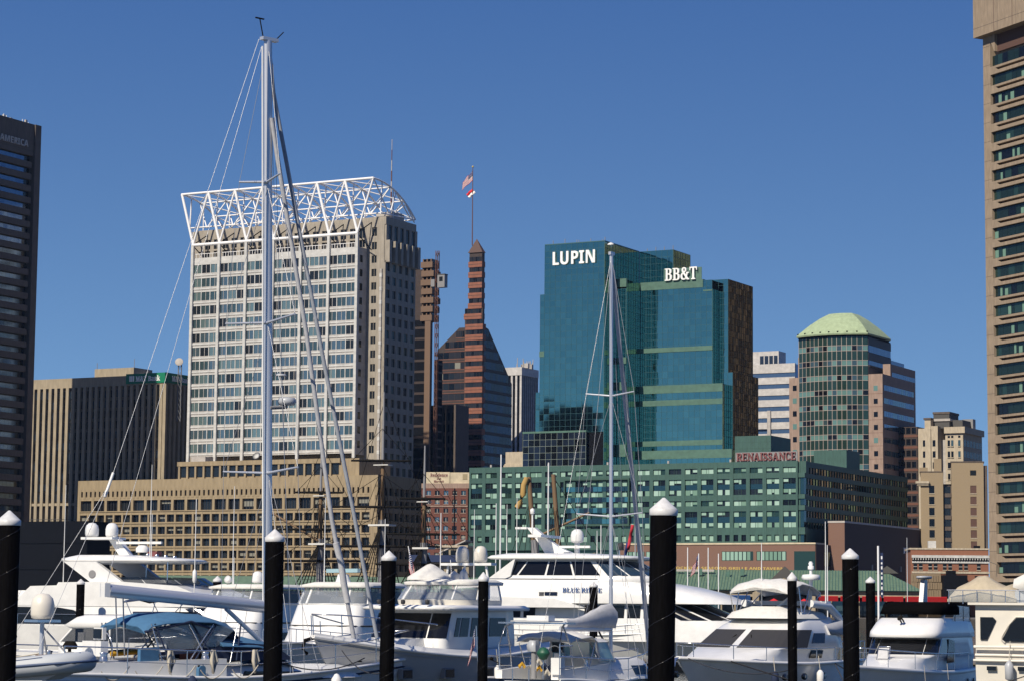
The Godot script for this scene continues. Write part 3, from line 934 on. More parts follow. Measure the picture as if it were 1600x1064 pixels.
func green_hotel():
	var t := thing("green_hotel", "long green hotel with rows of pale curtained windows", "hotel", Vector3(71.1, 0, -590), -28)
	var gl := ["glass_black", "glass_dark", "glass_green"]
	fbox(t, "wall", "hotel_green", FRONT, -92.4, -0.6, 1.5, 39.0, -80, -0.6)
	# rows of windows: bottom and top of each
	var rows := [[36.45, 37.8], [33.75, 35.1], [31.1, 32.45], [28.4, 29.75], [25.7, 27.05], [23.0, 24.25], [19.65, 21.25]]
	var top := 39.25
	for r in rows.size():
		fbox(t, "spandrel", "hotel_green", FRONT, -92.85, -1.0, rows[r][1], top, -0.6, 0.0)
		top = rows[r][0]
		if r == 1 or r == 4:
			fbox(t, "glass_belt", "glass_belt", FRONT, -92.6, -1.2, rows[r + 1][1] + 0.02, rows[r][0] - 0.02, -0.6, -0.32)
			top = rows[r + 1][1]
	fbox(t, "spandrel", "hotel_green", FRONT, -92.85, -1.0, 17.6, top, -0.6, 0.0)
	fbox(t, "ground_floor", "glass_green", FRONT, -92.0, -1.2, 1.5, 17.6, -0.6, -0.4)
	for k in 22:
		var x := -92.85 + k * 91.85 / 21.0
		fbox(t, "pier", "hotel_green", FRONT, maxf(x - 0.5, -92.85), minf(x + 0.5, -1.0), 17.7, 39.2, -0.59, 0.05)
		if k < 21:
			for r in rows.size():
				var y0: float = rows[r][0]
				var y1: float = rows[r][1]
				var x0 := x + 0.5
				var x1 := x + 3.87
				if r == 6:
					fbox(t, "pier", "hotel_green", FRONT, x + 1.75, x + 2.6, y0, y1, -0.58, -0.01)
				lim(t, "window", "further_windows", gl[rng.randi() % 3], bxf(FRONT, x0, x1, y0, y1, -0.6, -0.38))
				# drawn curtains: left, middle and right thirds
				if rng.randf() < 0.93:
					for q in 3:
						if rng.randf() < (0.85 if q != 1 else 0.4) and not (r == 6 and q == 1):
							var a: float = x0 + [0.05, 1.38, 2.02][q]
							var b: float = x0 + [1.3, 1.95, 3.3][q]
							if r == 6:
								a = x0 + [0.1, 0, 2.2][q]
								b = x0 + [1.1, 0, 3.2][q]
							lim(t, "curtain", "further_curtains", ["blind_green", "blind_green", "blind_mint", "blind_dim"][rng.randi() % 4], bxf(FRONT, a, b, y0 + (0.05 if rng.randf() < 0.7 else 0.45), y1 - 0.04, -0.37, -0.33))
				for q in 2:
					hbox(t, "mullions", "hotel_green", FRONT, x0 + [1.3, 1.98][q], x0 + [1.36, 2.04][q], y0, y1, -0.33, -0.25)
	# the bay of mirror glass in the middle of the front
	for r in [1, 2, 3, 4]:
		for k in 14:
			fbox(t, "bay_pane", ["glass_belt", "glass_teal", "glass_ink"][rng.randi() % 3], Transform3D(Basis.from_euler(Vector3(rng.randfn(0, 0.004), rng.randfn(0, 0.004), 0)), Vector3(-64.3 + k * 1.27 + 0.63, rows[r + 1][1] + 0.62, 0.06)), -0.6, 0.6, -0.58, 0.6, -0.03, 0.03)
	for s in [[-64.9, -64.5], [-46.7, -46.3]]:
		fbox(t, "bay_frame", "hotel_dark", FRONT, s[0], s[1], 24.2, 35.4, 0.0, 0.5)
	fbox(t, "bay_frame", "hotel_dark", FRONT, -64.9, -46.3, 35.4, 35.8, 0.0, 0.5)
	fbox(t, "bay_frame", "hotel_dark", FRONT, -64.9, -46.3, 23.7, 24.2, 0.0, 0.5)
	fbox(t, "corner_block", "hotel_green", FRONT, -0.6, 0.9, 36.3, 39.2, -2.5, -0.7)
	for k in 4:
		fbox(t, "corner_ledge", "hotel_green", FRONT, -0.99, 0.7, [35.2, 30.0, 27.2, 21.3][k], [36.3, 31.1, 28.4, 23.0][k], -2.4, -0.3)
		fbox(t, "corner_window", "glass_belt", FRONT, -0.99, 0.3, [31.2, 28.5, 23.1, 18][k], [35.1, 29.9, 27.1, 21.2][k], -2.2, -0.7)
	# shaded side, mirror windows in dark bands
	for r in rows.size() - 1:
		fbox(t, "spandrel", "hotel_green", SIDE, 2.5, 80, rows[r][1] + 0.1, (39.25 if r == 0 else rows[r - 1][0] - 0.15), -0.6, 0.0)
		for k in 40:
			lim(t, "side_window", "further_side_windows", ["glass_mirror", "glass_black", "glass_ink", "glass_bronze_mirror", "glass_black", "glass_teal_b"][rng.randi() % 6], bxf(SIDE, 2.6 + k * 1.93, 4.4 + k * 1.93, rows[r][0] - 0.1, rows[r][1] + 0.05, -0.62, -0.3) * Transform3D(Basis.from_euler(Vector3(rng.randfn(0, 0.01), rng.randfn(0, 0.012), 0)), Vector3.ZERO))
		for k in 41:
			hbox(t, "side_mullions", "hotel_dark", SIDE, 2.45 + k * 1.93, 2.58 + k * 1.93, rows[r][0] - 0.15, rows[r][1] + 0.1, -0.6, -0.1)
	fbox(t, "spandrel", "hotel_green", SIDE, 2.5, 80, 17.6, 22.8, -0.6, 0.0)
	# roof blocks and the sign
	fbox(t, "roof_block", "hotel_green", FRONT, -17.9, -8.3, 39.0, 45.7, -14, -0.7)
	for k in 9:
		hbox(t, "roof_block_seams", "hotel_dark", FRONT, -17.9 + k * 1.06, -17.84 + k * 1.06, 39.3, 45.6, -0.7, -0.68)
	for k in 3:
		hbox(t, "roof_block_seams", "hotel_dark", FRONT, -17.9, -8.3, 40.9 + k * 1.6, 40.96 + k * 1.6, -0.7, -0.684)
	fbox(t, "roof_block", "hotel_green", FRONT, -12.0, -3.0, 38.5, 44.4, -50, -40.0)
	for k in 8:
		hbox(t, "roof_block_seams", "hotel_dark", FRONT, -12.0 + k * 1.06, -11.94 + k * 1.06, 39.0, 44.3, -40.0, -39.98)
	fbox(t, "sign_board", "mid_grey", FRONT, -17.6, -1.2, 39.25, 41.6, -0.55, -0.4)
	letters(t, "sign_letters", "RENAISSANCE", "maroon", Transform3D(Basis(), Vector3(-9.4, 39.45, -0.38)), 1.95, 15.6, 0.4, "Droid Serif")
	# brick podium
	fbox(t, "podium", "pink_brick", FRONT, -48.0, 4.4, 1.5, 18.8, -4, 2.6)
	fbox(t, "podium_coping", "cream", FRONT, -48.2, 4.6, 18.8, 19.2, -4, 2.8)
	for s in [[-46.5, -41.0], [-33.5, -32.2], [-40.5, -33.6], [-20.0, -11.7], [-10.8, -3.0]]:
		fbox(t, "podium_window", "glass_green", FRONT, s[0], s[1], 14.85, 17.1, 2.4, 2.62)
		for k in int((s[1] - s[0]) / 1.1):
			fbox(t, "podium_curtain", "blind_dim" if rng.randf() < 0.5 else "blind_green", FRONT, s[0] + 0.1 + k * 1.1, s[0] + 0.95 + k * 1.1, 14.95, 17.0, 2.62, 2.65)
			hbox(t, "podium_mullions", "charcoal", FRONT, s[0] + k * 1.1, s[0] + 0.06 + k * 1.1, 14.85, 17.1, 2.62, 2.7)
	fbox(t, "corner_glazing", "glass_green", FRONT, -1.0, 4.42, 8.0, 17.1, 1.0, 2.64)
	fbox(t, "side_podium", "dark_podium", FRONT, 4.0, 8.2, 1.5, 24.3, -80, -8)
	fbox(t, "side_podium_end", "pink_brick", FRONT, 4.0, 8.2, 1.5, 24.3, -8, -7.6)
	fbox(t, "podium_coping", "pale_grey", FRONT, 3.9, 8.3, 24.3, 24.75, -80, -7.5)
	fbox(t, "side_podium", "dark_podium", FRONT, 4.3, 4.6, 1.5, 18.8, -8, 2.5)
	for s in [[3.0, 9.0], [12.0, 15.0]]:
		fbox(t, "podium_window", "glass_teal", SIDE.translated(Vector3(4.62, 0, 0)), s[0], s[1], 13.6, 17.0, -0.05, 0.02)
	letters(t, "podium_sign", "Phillips", "sign_white", SIDE.translated(Vector3(8.22, 0, 0)) * Transform3D(Basis(), Vector3(58, 17.4, 0)), 2.0, 13.0, 0.2, "Droid Serif")
	for k in 6:
		fbox(t, "wall_lamp", "pale_grey", SIDE.translated(Vector3(8.2, 0, 0)), 16 + k * 11, 16.3 + k * 11, 13.0, 14.4, 0, 0.3)
	for k in 5:
		var q := Vector3(-88 + k * 17.0, 39.2, -3)
		rod(t, "roof_vent", "pale_grey", q, q + Vector3(0, 0.9, 0), 0.3)


func copper_roof_tower():
	var t := thing("copper_roof_tower", "bowed dark glass tower under a pale green copper roof with pink wings", "office tower", Vector3(118.7, 0, -800), -28)
	fbox(t, "wall", "charcoal", FRONT, -24.4, -0.1, 1.5, 94.0, -23.2, -0.5)
	# bowed front: 15 bays, each a flat facet
	var n := 15
	var rowh := [2.9, 1.7]
	var bow := func(i: float) -> Vector3:
		var u: float = i / n
		return Vector3(-24.5 + 24.5 * u, 0, 3.4 * (1.0 - pow(absf(2 * u - 1), 2.0)))
	for i in n:
		var a: Vector3 = bow.call(i)
		var b: Vector3 = bow.call(i + 1)
		var d := b - a
		var ang := -atan2(d.z, d.x)
		var T := Transform3D(Basis(UP, ang), a)
		var l := d.length()
		var y := 94.0
		var r := 0
		while y > 44.0:
			var hh: float = [3.2, 1.75][r % 2]
			var m: String = "glass_green" if r % 2 == 0 else ["glass_mint", "glass_mint", "glass_mint", "glass_slate"][rng.randi() % 4]
			if r % 2 == 1 and rng.randf() < 0.25: m = "glass_black"
			lim(t, "pane", "further_panes", m, bxf(T, 0.06, l - 0.06, y - hh + 0.06, y - 0.06, -0.12, -0.02))
			hbox(t, "glazing_bars", "pink_bar", T, 0, l, y - 0.07, y + 0.07, -0.1, 0.06)
			y -= hh
			r += 1
		hbox(t, "glazing_bars", "pink_bar", T, -0.08, 0.08, 44, 94.2, -0.1, 0.08)
		fbox(t, "bow_core", "charcoal", T, 0, l, 44, 94.0, -2.8, -0.15)
	# dark right side
	for k in 9:
		var y := 93.6 - k * 5.0
		fbox(t, "side_band", "bank_dark", SIDE, 0.3, 23.2, y - 2.6, y, -0.1, 0.05)
		for c in 15:
			lim(t, "side_window", "further_side_windows", ["glass_bank", "glass_navy"][rng.randi() % 2], bxf(SIDE, 0.4 + c * 1.5, 1.8 + c * 1.5, y - 4.9, y - 2.65, -0.1, 0.02))
	fbox(t, "rear_block", "glass_navy", FRONT, -20, 0.0, 1.5, 88.0, -37, -23.2)
	# copper roof: an eight sided frustum over the bow
	var ring := func(y: float, s: float) -> Array:
		var out := []
		var c := Vector3(-12.0, 0, -10.3)
		for i in 16:
			var p: Vector3 = bow.call(i * n / 15.0) + Vector3(0, 0, 0.7)
			out.append(p)
		out.append(Vector3(0.9, 0, -19.0))
		out.append(Vector3(-2.5, 0, -23.6))
		out.append(Vector3(-22.0, 0, -23.6))
		out.append(Vector3(-25.3, 0, -19.0))
		for i in out.size():
			out[i] = c + (out[i] - c) * s
			out[i].y = y
		return out
	part(t, "copper_roof", loft([ring.call(94.2, 1.03), ring.call(94.7, 1.04), ring.call(96.9, 0.88), ring.call(98.9, 0.725), ring.call(98.95, 0.715), ring.call(101.0, 0.53), ring.call(102.7, 0.33)], false), "copper")
	part(t, "eave", loft([ring.call(93.8, 1.0), ring.call(94.25, 1.0)], false), "charcoal")
	for i in 9:
		var p: Vector3 = bow.call(i * n / 8.0)
		fbox(t, "eave_lamp", "charcoal", FRONT, p.x - 0.25, p.x + 0.25, 94.6, 95.5, p.z + 0.5, p.z + 0.9)
	# pink stone wings
	fbox(t, "left_wing", "pink_stone", FRONT, -28.3, -24.45, 1.5, 81.0, -20, -0.6)
	fbox(t, "left_wing", "pink_stone", FRONT, -26.0, -24.45, 81.0, 88.0, -20, -3)
	for k in 11:
		fbox(t, "window", ["glass_black", "glass_mint"][k % 2], FRONT, -27.0, -25.6, 76.6 - k * 4.35, 78.4 - k * 4.35, -0.7, -0.55)
	fbox(t, "right_wing", "pink_stone", FRONT, 0.1, 5.0, 1.5, 81.2, -34, 0.0)
	fbox(t, "right_wing", "pink_stone", FRONT, 2.4, 5.0, 81.2, 85.2, -34, -8)
	for k in 11:
		fbox(t, "window", "glass_black" if k % 4 else "glass_mint", FRONT, 1.9, 3.3, 75.6 - k * 4.35, 77.3 - k * 4.35, -0.1, 0.03)
		hbox(t, "wing_seams", "rust_brown", FRONT, 0.1, 5.0, 74.6 - k * 4.35, 74.7 - k * 4.35, 0.0, 0.015)
		for c in 14:
			fbox(t, "wing_window", ["glass_bank", "glass_blue", "glass_navy"][rng.randi() % 3], SIDE.translated(Vector3(5.0, 0, 0)), 1.4 + c * 2.2, 3.45 + c * 2.2, 75.8 - k * 4.35, 77.6 - k * 4.35, -0.1, 0.03)
	for c in 12:
		fbox(t, "wing_window", "glass_bank", SIDE.translated(Vector3(5.0, 0, 0)), 9.6 + c * 2.0, 11.4 + c * 2.0, 81.0, 82.5, -0.1, 0.03)
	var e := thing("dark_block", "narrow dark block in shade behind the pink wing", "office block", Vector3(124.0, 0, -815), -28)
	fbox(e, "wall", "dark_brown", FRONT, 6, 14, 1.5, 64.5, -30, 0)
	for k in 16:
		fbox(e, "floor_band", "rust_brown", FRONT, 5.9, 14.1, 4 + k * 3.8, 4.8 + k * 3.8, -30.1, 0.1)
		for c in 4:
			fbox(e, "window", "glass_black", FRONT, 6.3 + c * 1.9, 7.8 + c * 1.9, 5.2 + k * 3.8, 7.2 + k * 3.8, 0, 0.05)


func striped_blocks():
	var t := thing("white_striped_block", "white office block with blue ribbon windows behind the teal towers", "office block", Vector3(101.4, 0, -860), -28)
	fbox(t, "wall", "blue_strip", FRONT, -20, -0.3, 1.5, 90.0, -14, -0.3)
	for k in 16:
		var y := 87.6 - k * 4.05
		fbox(t, "spandrel", "white_band", FRONT, -20, 0.0, y, y + 2.45 + (0.8 if k == 0 else 0.0), -0.8, 0.0)
		if k > 4:
			fbox(t, "spandrel", "white_band", FRONT, -20, -10.5, y + 0.1, y + 2.4, 0.01, 0.6)
		for c in 14:
			lim(t, "window", "further_windows", "blue_strip", bxf(FRONT, -19.6 + c * 1.4, -18.3 + c * 1.4, y - 1.55, y - 0.05, -0.35, -0.25))
	fbox(t, "stair_slot", "pale_grey", FRONT, -10.4, -9.2, 1.5, 74.0, 0.01, 0.7)
	fbox(t, "penthouse", "white_band", FRONT, -19, -7.4, 90.0, 95.8, -10, -3)
	for k in 4:
		fbox(t, "penthouse_window", "glass_navy", FRONT, -14.6 + k * 1.8, -13.2 + k * 1.8, 91.0, 94.2, -3.0, -2.9)
	fbox(t, "side_glass", "blue_strip", SIDE, 0.2, 12, 50, 90.6, -0.3, 0.0)

	var v := thing("white_ribbed_tower", "white tower with tight vertical ribs behind the dark spire tower", "office tower", Vector3(3.7, 0, -900), -28)
	fbox(v, "wall", "charcoal", FRONT, -14, -0.5, 1.5, 92, -13.6, -0.5)
	fbox(v, "cornice", "white_band", FRONT, -14, -0.5, 89.5, 92.5, -0.5, 0.2)
	fbox(v, "cornice", "white_band", SIDE, -0.2, 13.6, 89.5, 92.5, -0.5, 0.2)
	for k in 8:
		fbox(v, "rib", "white_band", FRONT, -13.9 + k * 1.88, -13.1 + k * 1.88, 1.5, 89.5, -0.5, 0.05)
	for k in 9:
		fbox(v, "rib", "white_band", SIDE, 0.1 + k * 1.65, 0.5 + k * 1.65, 1.5, 89.5, -0.5, 0.0)
	for k in 14:
		var p := Vector3(-6.5 + rng.randf() * 7, 92.4, -3 - rng.randf() * 7)
		rod(v, "rooftop_antenna", "pale_grey", p, p + Vector3(0, 1.5 + rng.randf() * 2.6, 0), 0.14)
		if k % 3 == 0:
			fbox(v, "rooftop_unit", "pale_grey", FRONT, p.x - 0.8, p.x + 0.8, 92.4, 94.2, p.z - 0.6, p.z + 0.6)

	var s := thing("stone_pavilion_block", "small cream stone block with a cornice behind the green hotel", "office block", Vector3(4.9, 0, -690), -28)
	fbox(s, "wall", "cream_stone", FRONT, -7.3, 0, 1.5, 47.3, -8, 0)
	fbox(s, "cornice", "cream_stone", FRONT, -7.7, 0.3, 42.9, 43.5, -8, 0.5)
	fbox(s, "cornice", "cream_stone", FRONT, -7.5, 0.2, 43.5, 43.9, -8, 0.25)
	for k in 9:
		fbox(s, "dentil", "cream_stone", FRONT, -7.2 + k * 0.8, -6.8 + k * 0.8, 42.4, 42.9, 0, 0.3)
	for k in 2:
		fbox(s, "window", "glass_black", FRONT, -1.6 + k * 0.8, -1.1 + k * 0.8, 45.0, 46.3, -0.1, 0.03)


func right_blocks():
	var t := thing("tan_brick_block", "tall tan brick block with boarded windows and a dark light well", "office block", Vector3(125.4, 0, -640), -10)
	fbox(t, "wall", "tan_brick", FRONT, -8.4, -0.3, 1.5, 42.2, -25, -0.3)
	fbox(t, "wall", "tan_brick", FRONT, -16.5, -10.6, 1.5, 39.7, -25, -0.3)
	fbox(t, "light_well", "brown_stone", FRONT, -10.6, -8.4, 1.5, 36.6, -25, -1.2)
	fbox(t, "brick_face", "tan_brick", FRONT, -8.4, -3.5, 1.5, 42.3, -0.3, 0)
	fbox(t, "brick_face", "tan_brick", FRONT, -1.9, 0.0, 1.5, 42.3, -0.3, 0)
	fbox(t, "brick_face", "tan_brick", FRONT, -16.5, -14.3, 1.5, 39.7, -0.3, 0)
	fbox(t, "brick_face", "tan_brick", FRONT, -12.9, -10.6, 1.5, 39.7, -0.3, 0)
	fbox(t, "coping", "brown_stone", FRONT, -8.6, 0.2, 42.3, 42.6, -25, 0.1)
	fbox(t, "coping", "brown_stone", FRONT, -16.7, -10.5, 39.7, 39.95, -25, 0.1)
	fbox(t, "cornice", "cream_stone", FRONT, -17.8, -14.2, 36.7, 37.3, -4, 0.9)
	fbox(t, "cornice", "cream_stone", FRONT, -17.4, -14.4, 36.2, 36.7, -4, 0.6)
	fbox(t, "chimney", "tan_brick", FRONT, -16.8, -14.6, 39.7, 41.0, -4, -1)
	fbox(t, "chimney", "tan_brick", FRONT, -13.0, -11.0, 39.7, 43.4, -5, -2)
	var arch := []
	for k in 9:
		var a := PI * k / 8.0
		arch.append([-9.5 + cos(a) * 1.1, 36.2 + sin(a) * 1.1])
	part(t, "arch_head", prism([[-10.6, 38.2], [-10.6, 36.2], [-10.58, 36.2]] + [] + _rev(arch) + [[-8.4, 36.2], [-8.4, 38.2]], -1.1, -0.1), "tan_brick")
	for k in 11:
		var y := 34.1 - k * 2.95
		fbox(t, "window", "boarded" if k != 11 else "glass_dark", FRONT, -3.5, -1.9, y, y + 2.05, -0.35, -0.12)
		fbox(t, "spandrel", "tan_brick", FRONT, -3.5, -1.9, y + 2.05, y + 2.95, -0.3, -0.01)
		fbox(t, "sill", "cream_stone", FRONT, -3.6, -1.8, y - 0.18, y, -0.2, 0.12)
		fbox(t, "window", "glass_black", FRONT, -14.3, -12.9, y, y + 2.05, -0.35, -0.15)
		fbox(t, "spandrel", "tan_brick", FRONT, -14.3, -12.9, y + 2.05, y + 2.95, -0.3, -0.01)
		fbox(t, "sill", "cream_stone", FRONT, -14.4, -12.8, y - 0.18, y, -0.2, 0.12)
		fbox(t, "well_window", "glass_dark", FRONT, -10.3, -8.7, y + 0.1, y + 1.9, -1.22, -1.1)
		fbox(t, "well_spandrel", "brown_stone", FRONT, -10.5, -8.5, y - 1.0, y + 0.05, -1.2, -0.9)
	fbox(t, "spandrel", "tan_brick", FRONT, -3.5, -1.9, 37.05, 38.8, -0.3, -0.01)
	fbox(t, "window", "glass_dark", FRONT, -3.4, -1.95, 38.8, 40.2, -0.35, -0.15)
	fbox(t, "spandrel", "tan_brick", FRONT, -3.5, -1.9, 40.2, 42.3, -0.3, -0.01)
	fbox(t, "spandrel", "tan_brick", FRONT, -14.3, -12.9, 37.05, 39.7, -0.3, -0.01)
	fbox(t, "service_shaft", "brown_stone", FRONT, 0.02, 1.0, 1.5, 41.5, -20, -0.8)

	var c := thing("cream_classical_block", "cream stone block with sash windows and rooftop attic behind the tan bricks", "office block", Vector3(150.3, 0, -800), -28)
	fbox(c, "wall", "cream_stone", FRONT, -6.4, -0.3, 1.5, 63.4, -21.4, -0.3)
	fbox(c, "wall", "cream_stone", FRONT, -15.2, -10.9, 1.5, 63.6, -18, 1.5)
	fbox(c, "wall", "cream_stone", FRONT, -10.9, -8.6, 1.5, 64.4, -18, 1.0)
	fbox(c, "shade_wall", "pale_grey", FRONT, -8.6, -6.4, 1.5, 60, -18, -3)
	fbox(c, "cornice", "cream_stone", FRONT, -6.6, 0.5, 61.9, 64.0, -21.6, 0.4)
	fbox(c, "attic", "shadow_grey", FRONT, -11.0, -5.5, 63.8, 68.6, -12, -2)
	fbox(c, "attic_cornice", "pale_grey", FRONT, -11.4, -5.1, 66.2, 67.0, -12.3, -1.6)
	fbox(c, "attic_roof", "brown_stone", FRONT, -11.2, -5.3, 68.6, 69.3, -12.2, -1.8)
	fbox(c, "attic", "shadow_grey", FRONT, -5.4, -1.6, 63.4, 66.6, -13, -4)
	fbox(c, "turret", "cream_stone", FRONT, -13.1, -11.0, 63.6, 66.6, -4, 1.0)
	fbox(c, "turret_cap", "brown_stone", FRONT, -13.4, -10.8, 66.6, 67.2, -4.3, 1.3)
	fbox(c, "water_tank", "mid_grey", FRONT, -4.4, -0.8, 62.5, 67.5, -16, -13)
	fbox(c, "stand", "mid_grey", FRONT, -7, -4.4, 66.6, 66.8, -14, -13.8)
	for k in 12:
		var y := 57.6 - k * 3.7
		for x in [-5.6, -4.4, -2.0]:
			fbox(c, "window", "glass_black" if rng.randf() < 0.6 else "glass_slate", FRONT, x, x + 0.8, y, y + 2.0, -0.4, -0.2)
			fbox(c, "sill", "cream_stone", FRONT, x - 0.1, x + 0.9, y - 0.2, y, -0.3, 0.0)
		fbox(c, "window", "glass_black", FRONT, -13.6, -12.8, y, y + 2.1, 1.4, 1.54)
		fbox(c, "window", "glass_black", FRONT, -10.4, -9.4, y, y + 2.1, 0.9, 1.04)
		for s in 6:
			for q in 2:
				fbox(c, "side_window", "glass_dark", SIDE, 1.2 + s * 3.4 + q * 1.3, 2.1 + s * 3.4 + q * 1.3, y, y + 2.1, -0.35, -0.25)
	for x in [-5.6, -4.4, -2.0]:
		fbox(c, "attic_window", "glass_black", FRONT, x, x + 0.8, 60.4, 61.1, -0.35, -0.25)

	var b := thing("red_brick_building", "low red brick building with a white dentilled cornice and paired windows", "brick building", Vector3(106.7, 0, -540), -5)
	fbox(b, "wall", "red_brick", FRONT, -17.2, 0, 1.5, 16.6, -14, 0)
	fbox(b, "coping", "cream_stone", FRONT, -17.5, 0.1, 16.6, 16.95, -14, 0.15)
	fbox(b, "cornice", "white_panel", FRONT, -17.0, 0.3, 14.75, 15.35, 0, 0.75)
	fbox(b, "cornice_soffit", "charcoal", FRONT, -16.9, 0.1, 14.05, 14.75, 0, 0.3)
	for k in 30:
		fbox(b, "dentil", "white_panel", FRONT, -16.8 + k * 0.57, -16.6 + k * 0.57, 14.3, 14.75, 0.3, 0.65)
	fbox(b, "frieze", "white_panel", FRONT, -16.9, 0.1, 13.6, 14.05, 0, 0.25)
	for x in [-16.6, -15.4, -13.3, -12.1, -10.1, -8.9, -6.6, -5.4, -2.6]:
		fbox(b, "window", "glass_dark", FRONT, x, x + 0.8, 12.1, 13.55, -0.1, 0.04)
		fbox(b, "window_sash", "white_panel", FRONT, x, x + 0.8, 12.75, 12.85, 0.04, 0.1)
		fbox(b, "window_lintel", "cream_stone", FRONT, x - 0.1, x + 0.9, 11.95, 12.1, 0, 0.14)
	fbox(b, "string_course", "cream_stone", FRONT, -17.0, 0.1, 11.3, 11.75, 0, 0.2)
	fbox(b, "window", "mid_grey", FRONT, -2.9, -1.8, 8.9, 10.5, -0.1, 0.05)
	fbox(b, "window_lintel", "charcoal", FRONT, -3.1, -1.6, 10.5, 10.8, 0, 0.12)
	fbox(b, "stone_face", "old_stone", FRONT, -17.2, -10.6, 1.5, 11.2, 0, 0.35)
	for k in 60:
		var r := k % 5
		var x := -17.1 + (k / 5) * 0.55 + 0.27 * (r % 2)
		fbox(b, "stone_block", "old_stone", FRONT, x, x + 0.5 - 0.06, 2.8 + r * 1.65, 4.3 + r * 1.65, 0.35, 0.42 + rng.randf() * 0.16)
	fbox(b, "dark_annexe", "charcoal", FRONT, -10.4, -5.2, 1.5, 10.9, 0, 5)
	fbox(b, "dark_annexe", "charcoal", FRONT, -9.5, -7.6, 10.9, 11.9, 0, 4)
	fbox(b, "rooftop_unit", "white_panel", FRONT, -13.0, -11.3, 16.9, 18.6, -5, -3)
	fbox(b, "rooftop_unit", "charcoal", FRONT, -2.9, -1.5, 16.9, 17.6, -4, -3)


func _rev(a: Array) -> Array:
	var b := a.duplicate()
	b.reverse()
	return b


func concrete_tower():
	var t := thing("concrete_tower", "tall sunlit concrete tower of slotted ribbon windows at the right edge", "office tower", Vector3(85.1, 0, -430), -65)
	fbox(t, "wall", "tower_concrete", FRONT, 0.0, 44, 1.5, 104.0, -30, -1.1)
	fbox(t, "corner_pier", "tower_concrete", FRONT, 0.0, 2.15, 1.5, 105.2, -1.1, 0.0)
	for k in 30:
		hbox(t, "pier_seams", "brown_stone", FRONT, 0.0, 2.15, 3.0 + k * 3.5, 3.06 + k * 3.5, 0.0, 0.01)
	var slot := prism([[2.15, 0.12], [4.2, 0.12], [3.6, 0.58], [2.15, 0.58]], -1.1, -0.015)
	var bl := ["glass_bottle", "glass_bottle", "glass_black", "glass_bottle", "glass_green"]
	for k in 29:
		var y := 1.6 + k * 3.5
		# solid band with the slot cut above the strip of windows
		fbox(t, "spandrel", "tower_concrete", FRONT, 2.15, 44, y - 0.5, y + 0.12, -1.1, 0.0)
		part(t, "slot_end", slot, "tower_concrete", Transform3D(Basis(), Vector3(0, y, 0)))
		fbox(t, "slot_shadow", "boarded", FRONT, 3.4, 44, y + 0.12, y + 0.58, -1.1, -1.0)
		fbox(t, "spandrel", "tower_concrete", FRONT, 2.15, 44, y + 0.58, y + 0.98, -1.1, -0.01)
		fbox(t, "window_frame", "charcoal", FRONT, 2.15, 44, y + 0.98, y + 1.06, -1.1, -0.22)
		var x := 2.2
		for c in 9:
			var wd: float = [1.35, 1.9, 1.6, 2.2][rng.randi() % 4]
			fbox(t, "window", bl[rng.randi() % 5], FRONT, x, x + wd - 0.06, y + 1.06, y + 3.0, -0.55, -0.5)
			if rng.randf() < 0.16:
				fbox(t, "blind", "blind_dim", FRONT, x + 0.1, x + wd * 0.5, y + 1.1, y + 2.0 + rng.randf() * 0.9, -0.49, -0.46)
			x += wd
		fbox(t, "window", "glass_bottle", FRONT, x, 44, y + 1.06, y + 3.0, -0.55, -0.5)
	# overhanging crown
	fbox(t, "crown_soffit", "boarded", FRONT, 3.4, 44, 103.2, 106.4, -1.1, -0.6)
	part(t, "bracket", prism([[0.0, 105.2], [2.2, 105.2], [2.6, 104.6], [3.3, 103.3], [3.5, 103.3], [3.5, 106.4], [0.0, 106.4]], -1.1, -0.02), "tower_concrete")
	fbox(t, "crown", "tower_concrete", FRONT, -0.95, 44, 106.4, 123.0, -32, 1.4)
	for k in 8:
		hbox(t, "crown_seams", "boarded", FRONT, 5.2 + k * 5.4, 5.3 + k * 5.4, 106.4, 123.0, 1.4, 1.415)
		hbox(t, "crown_seams", "brown_stone", FRONT, 6.3 + k * 5.4, 6.36 + k * 5.4, 106.4, 123.0, 1.4, 1.412)
	hbox(t, "crown_seams", "brown_stone", FRONT, -0.95, 44, 108.0, 108.07, 1.4, 1.41)
	rod(t, "bent_lamp", "pale_grey", Vector3(2.2, 11.2, 0.1), Vector3(3.4, 11.6, 2.4), 0.05)


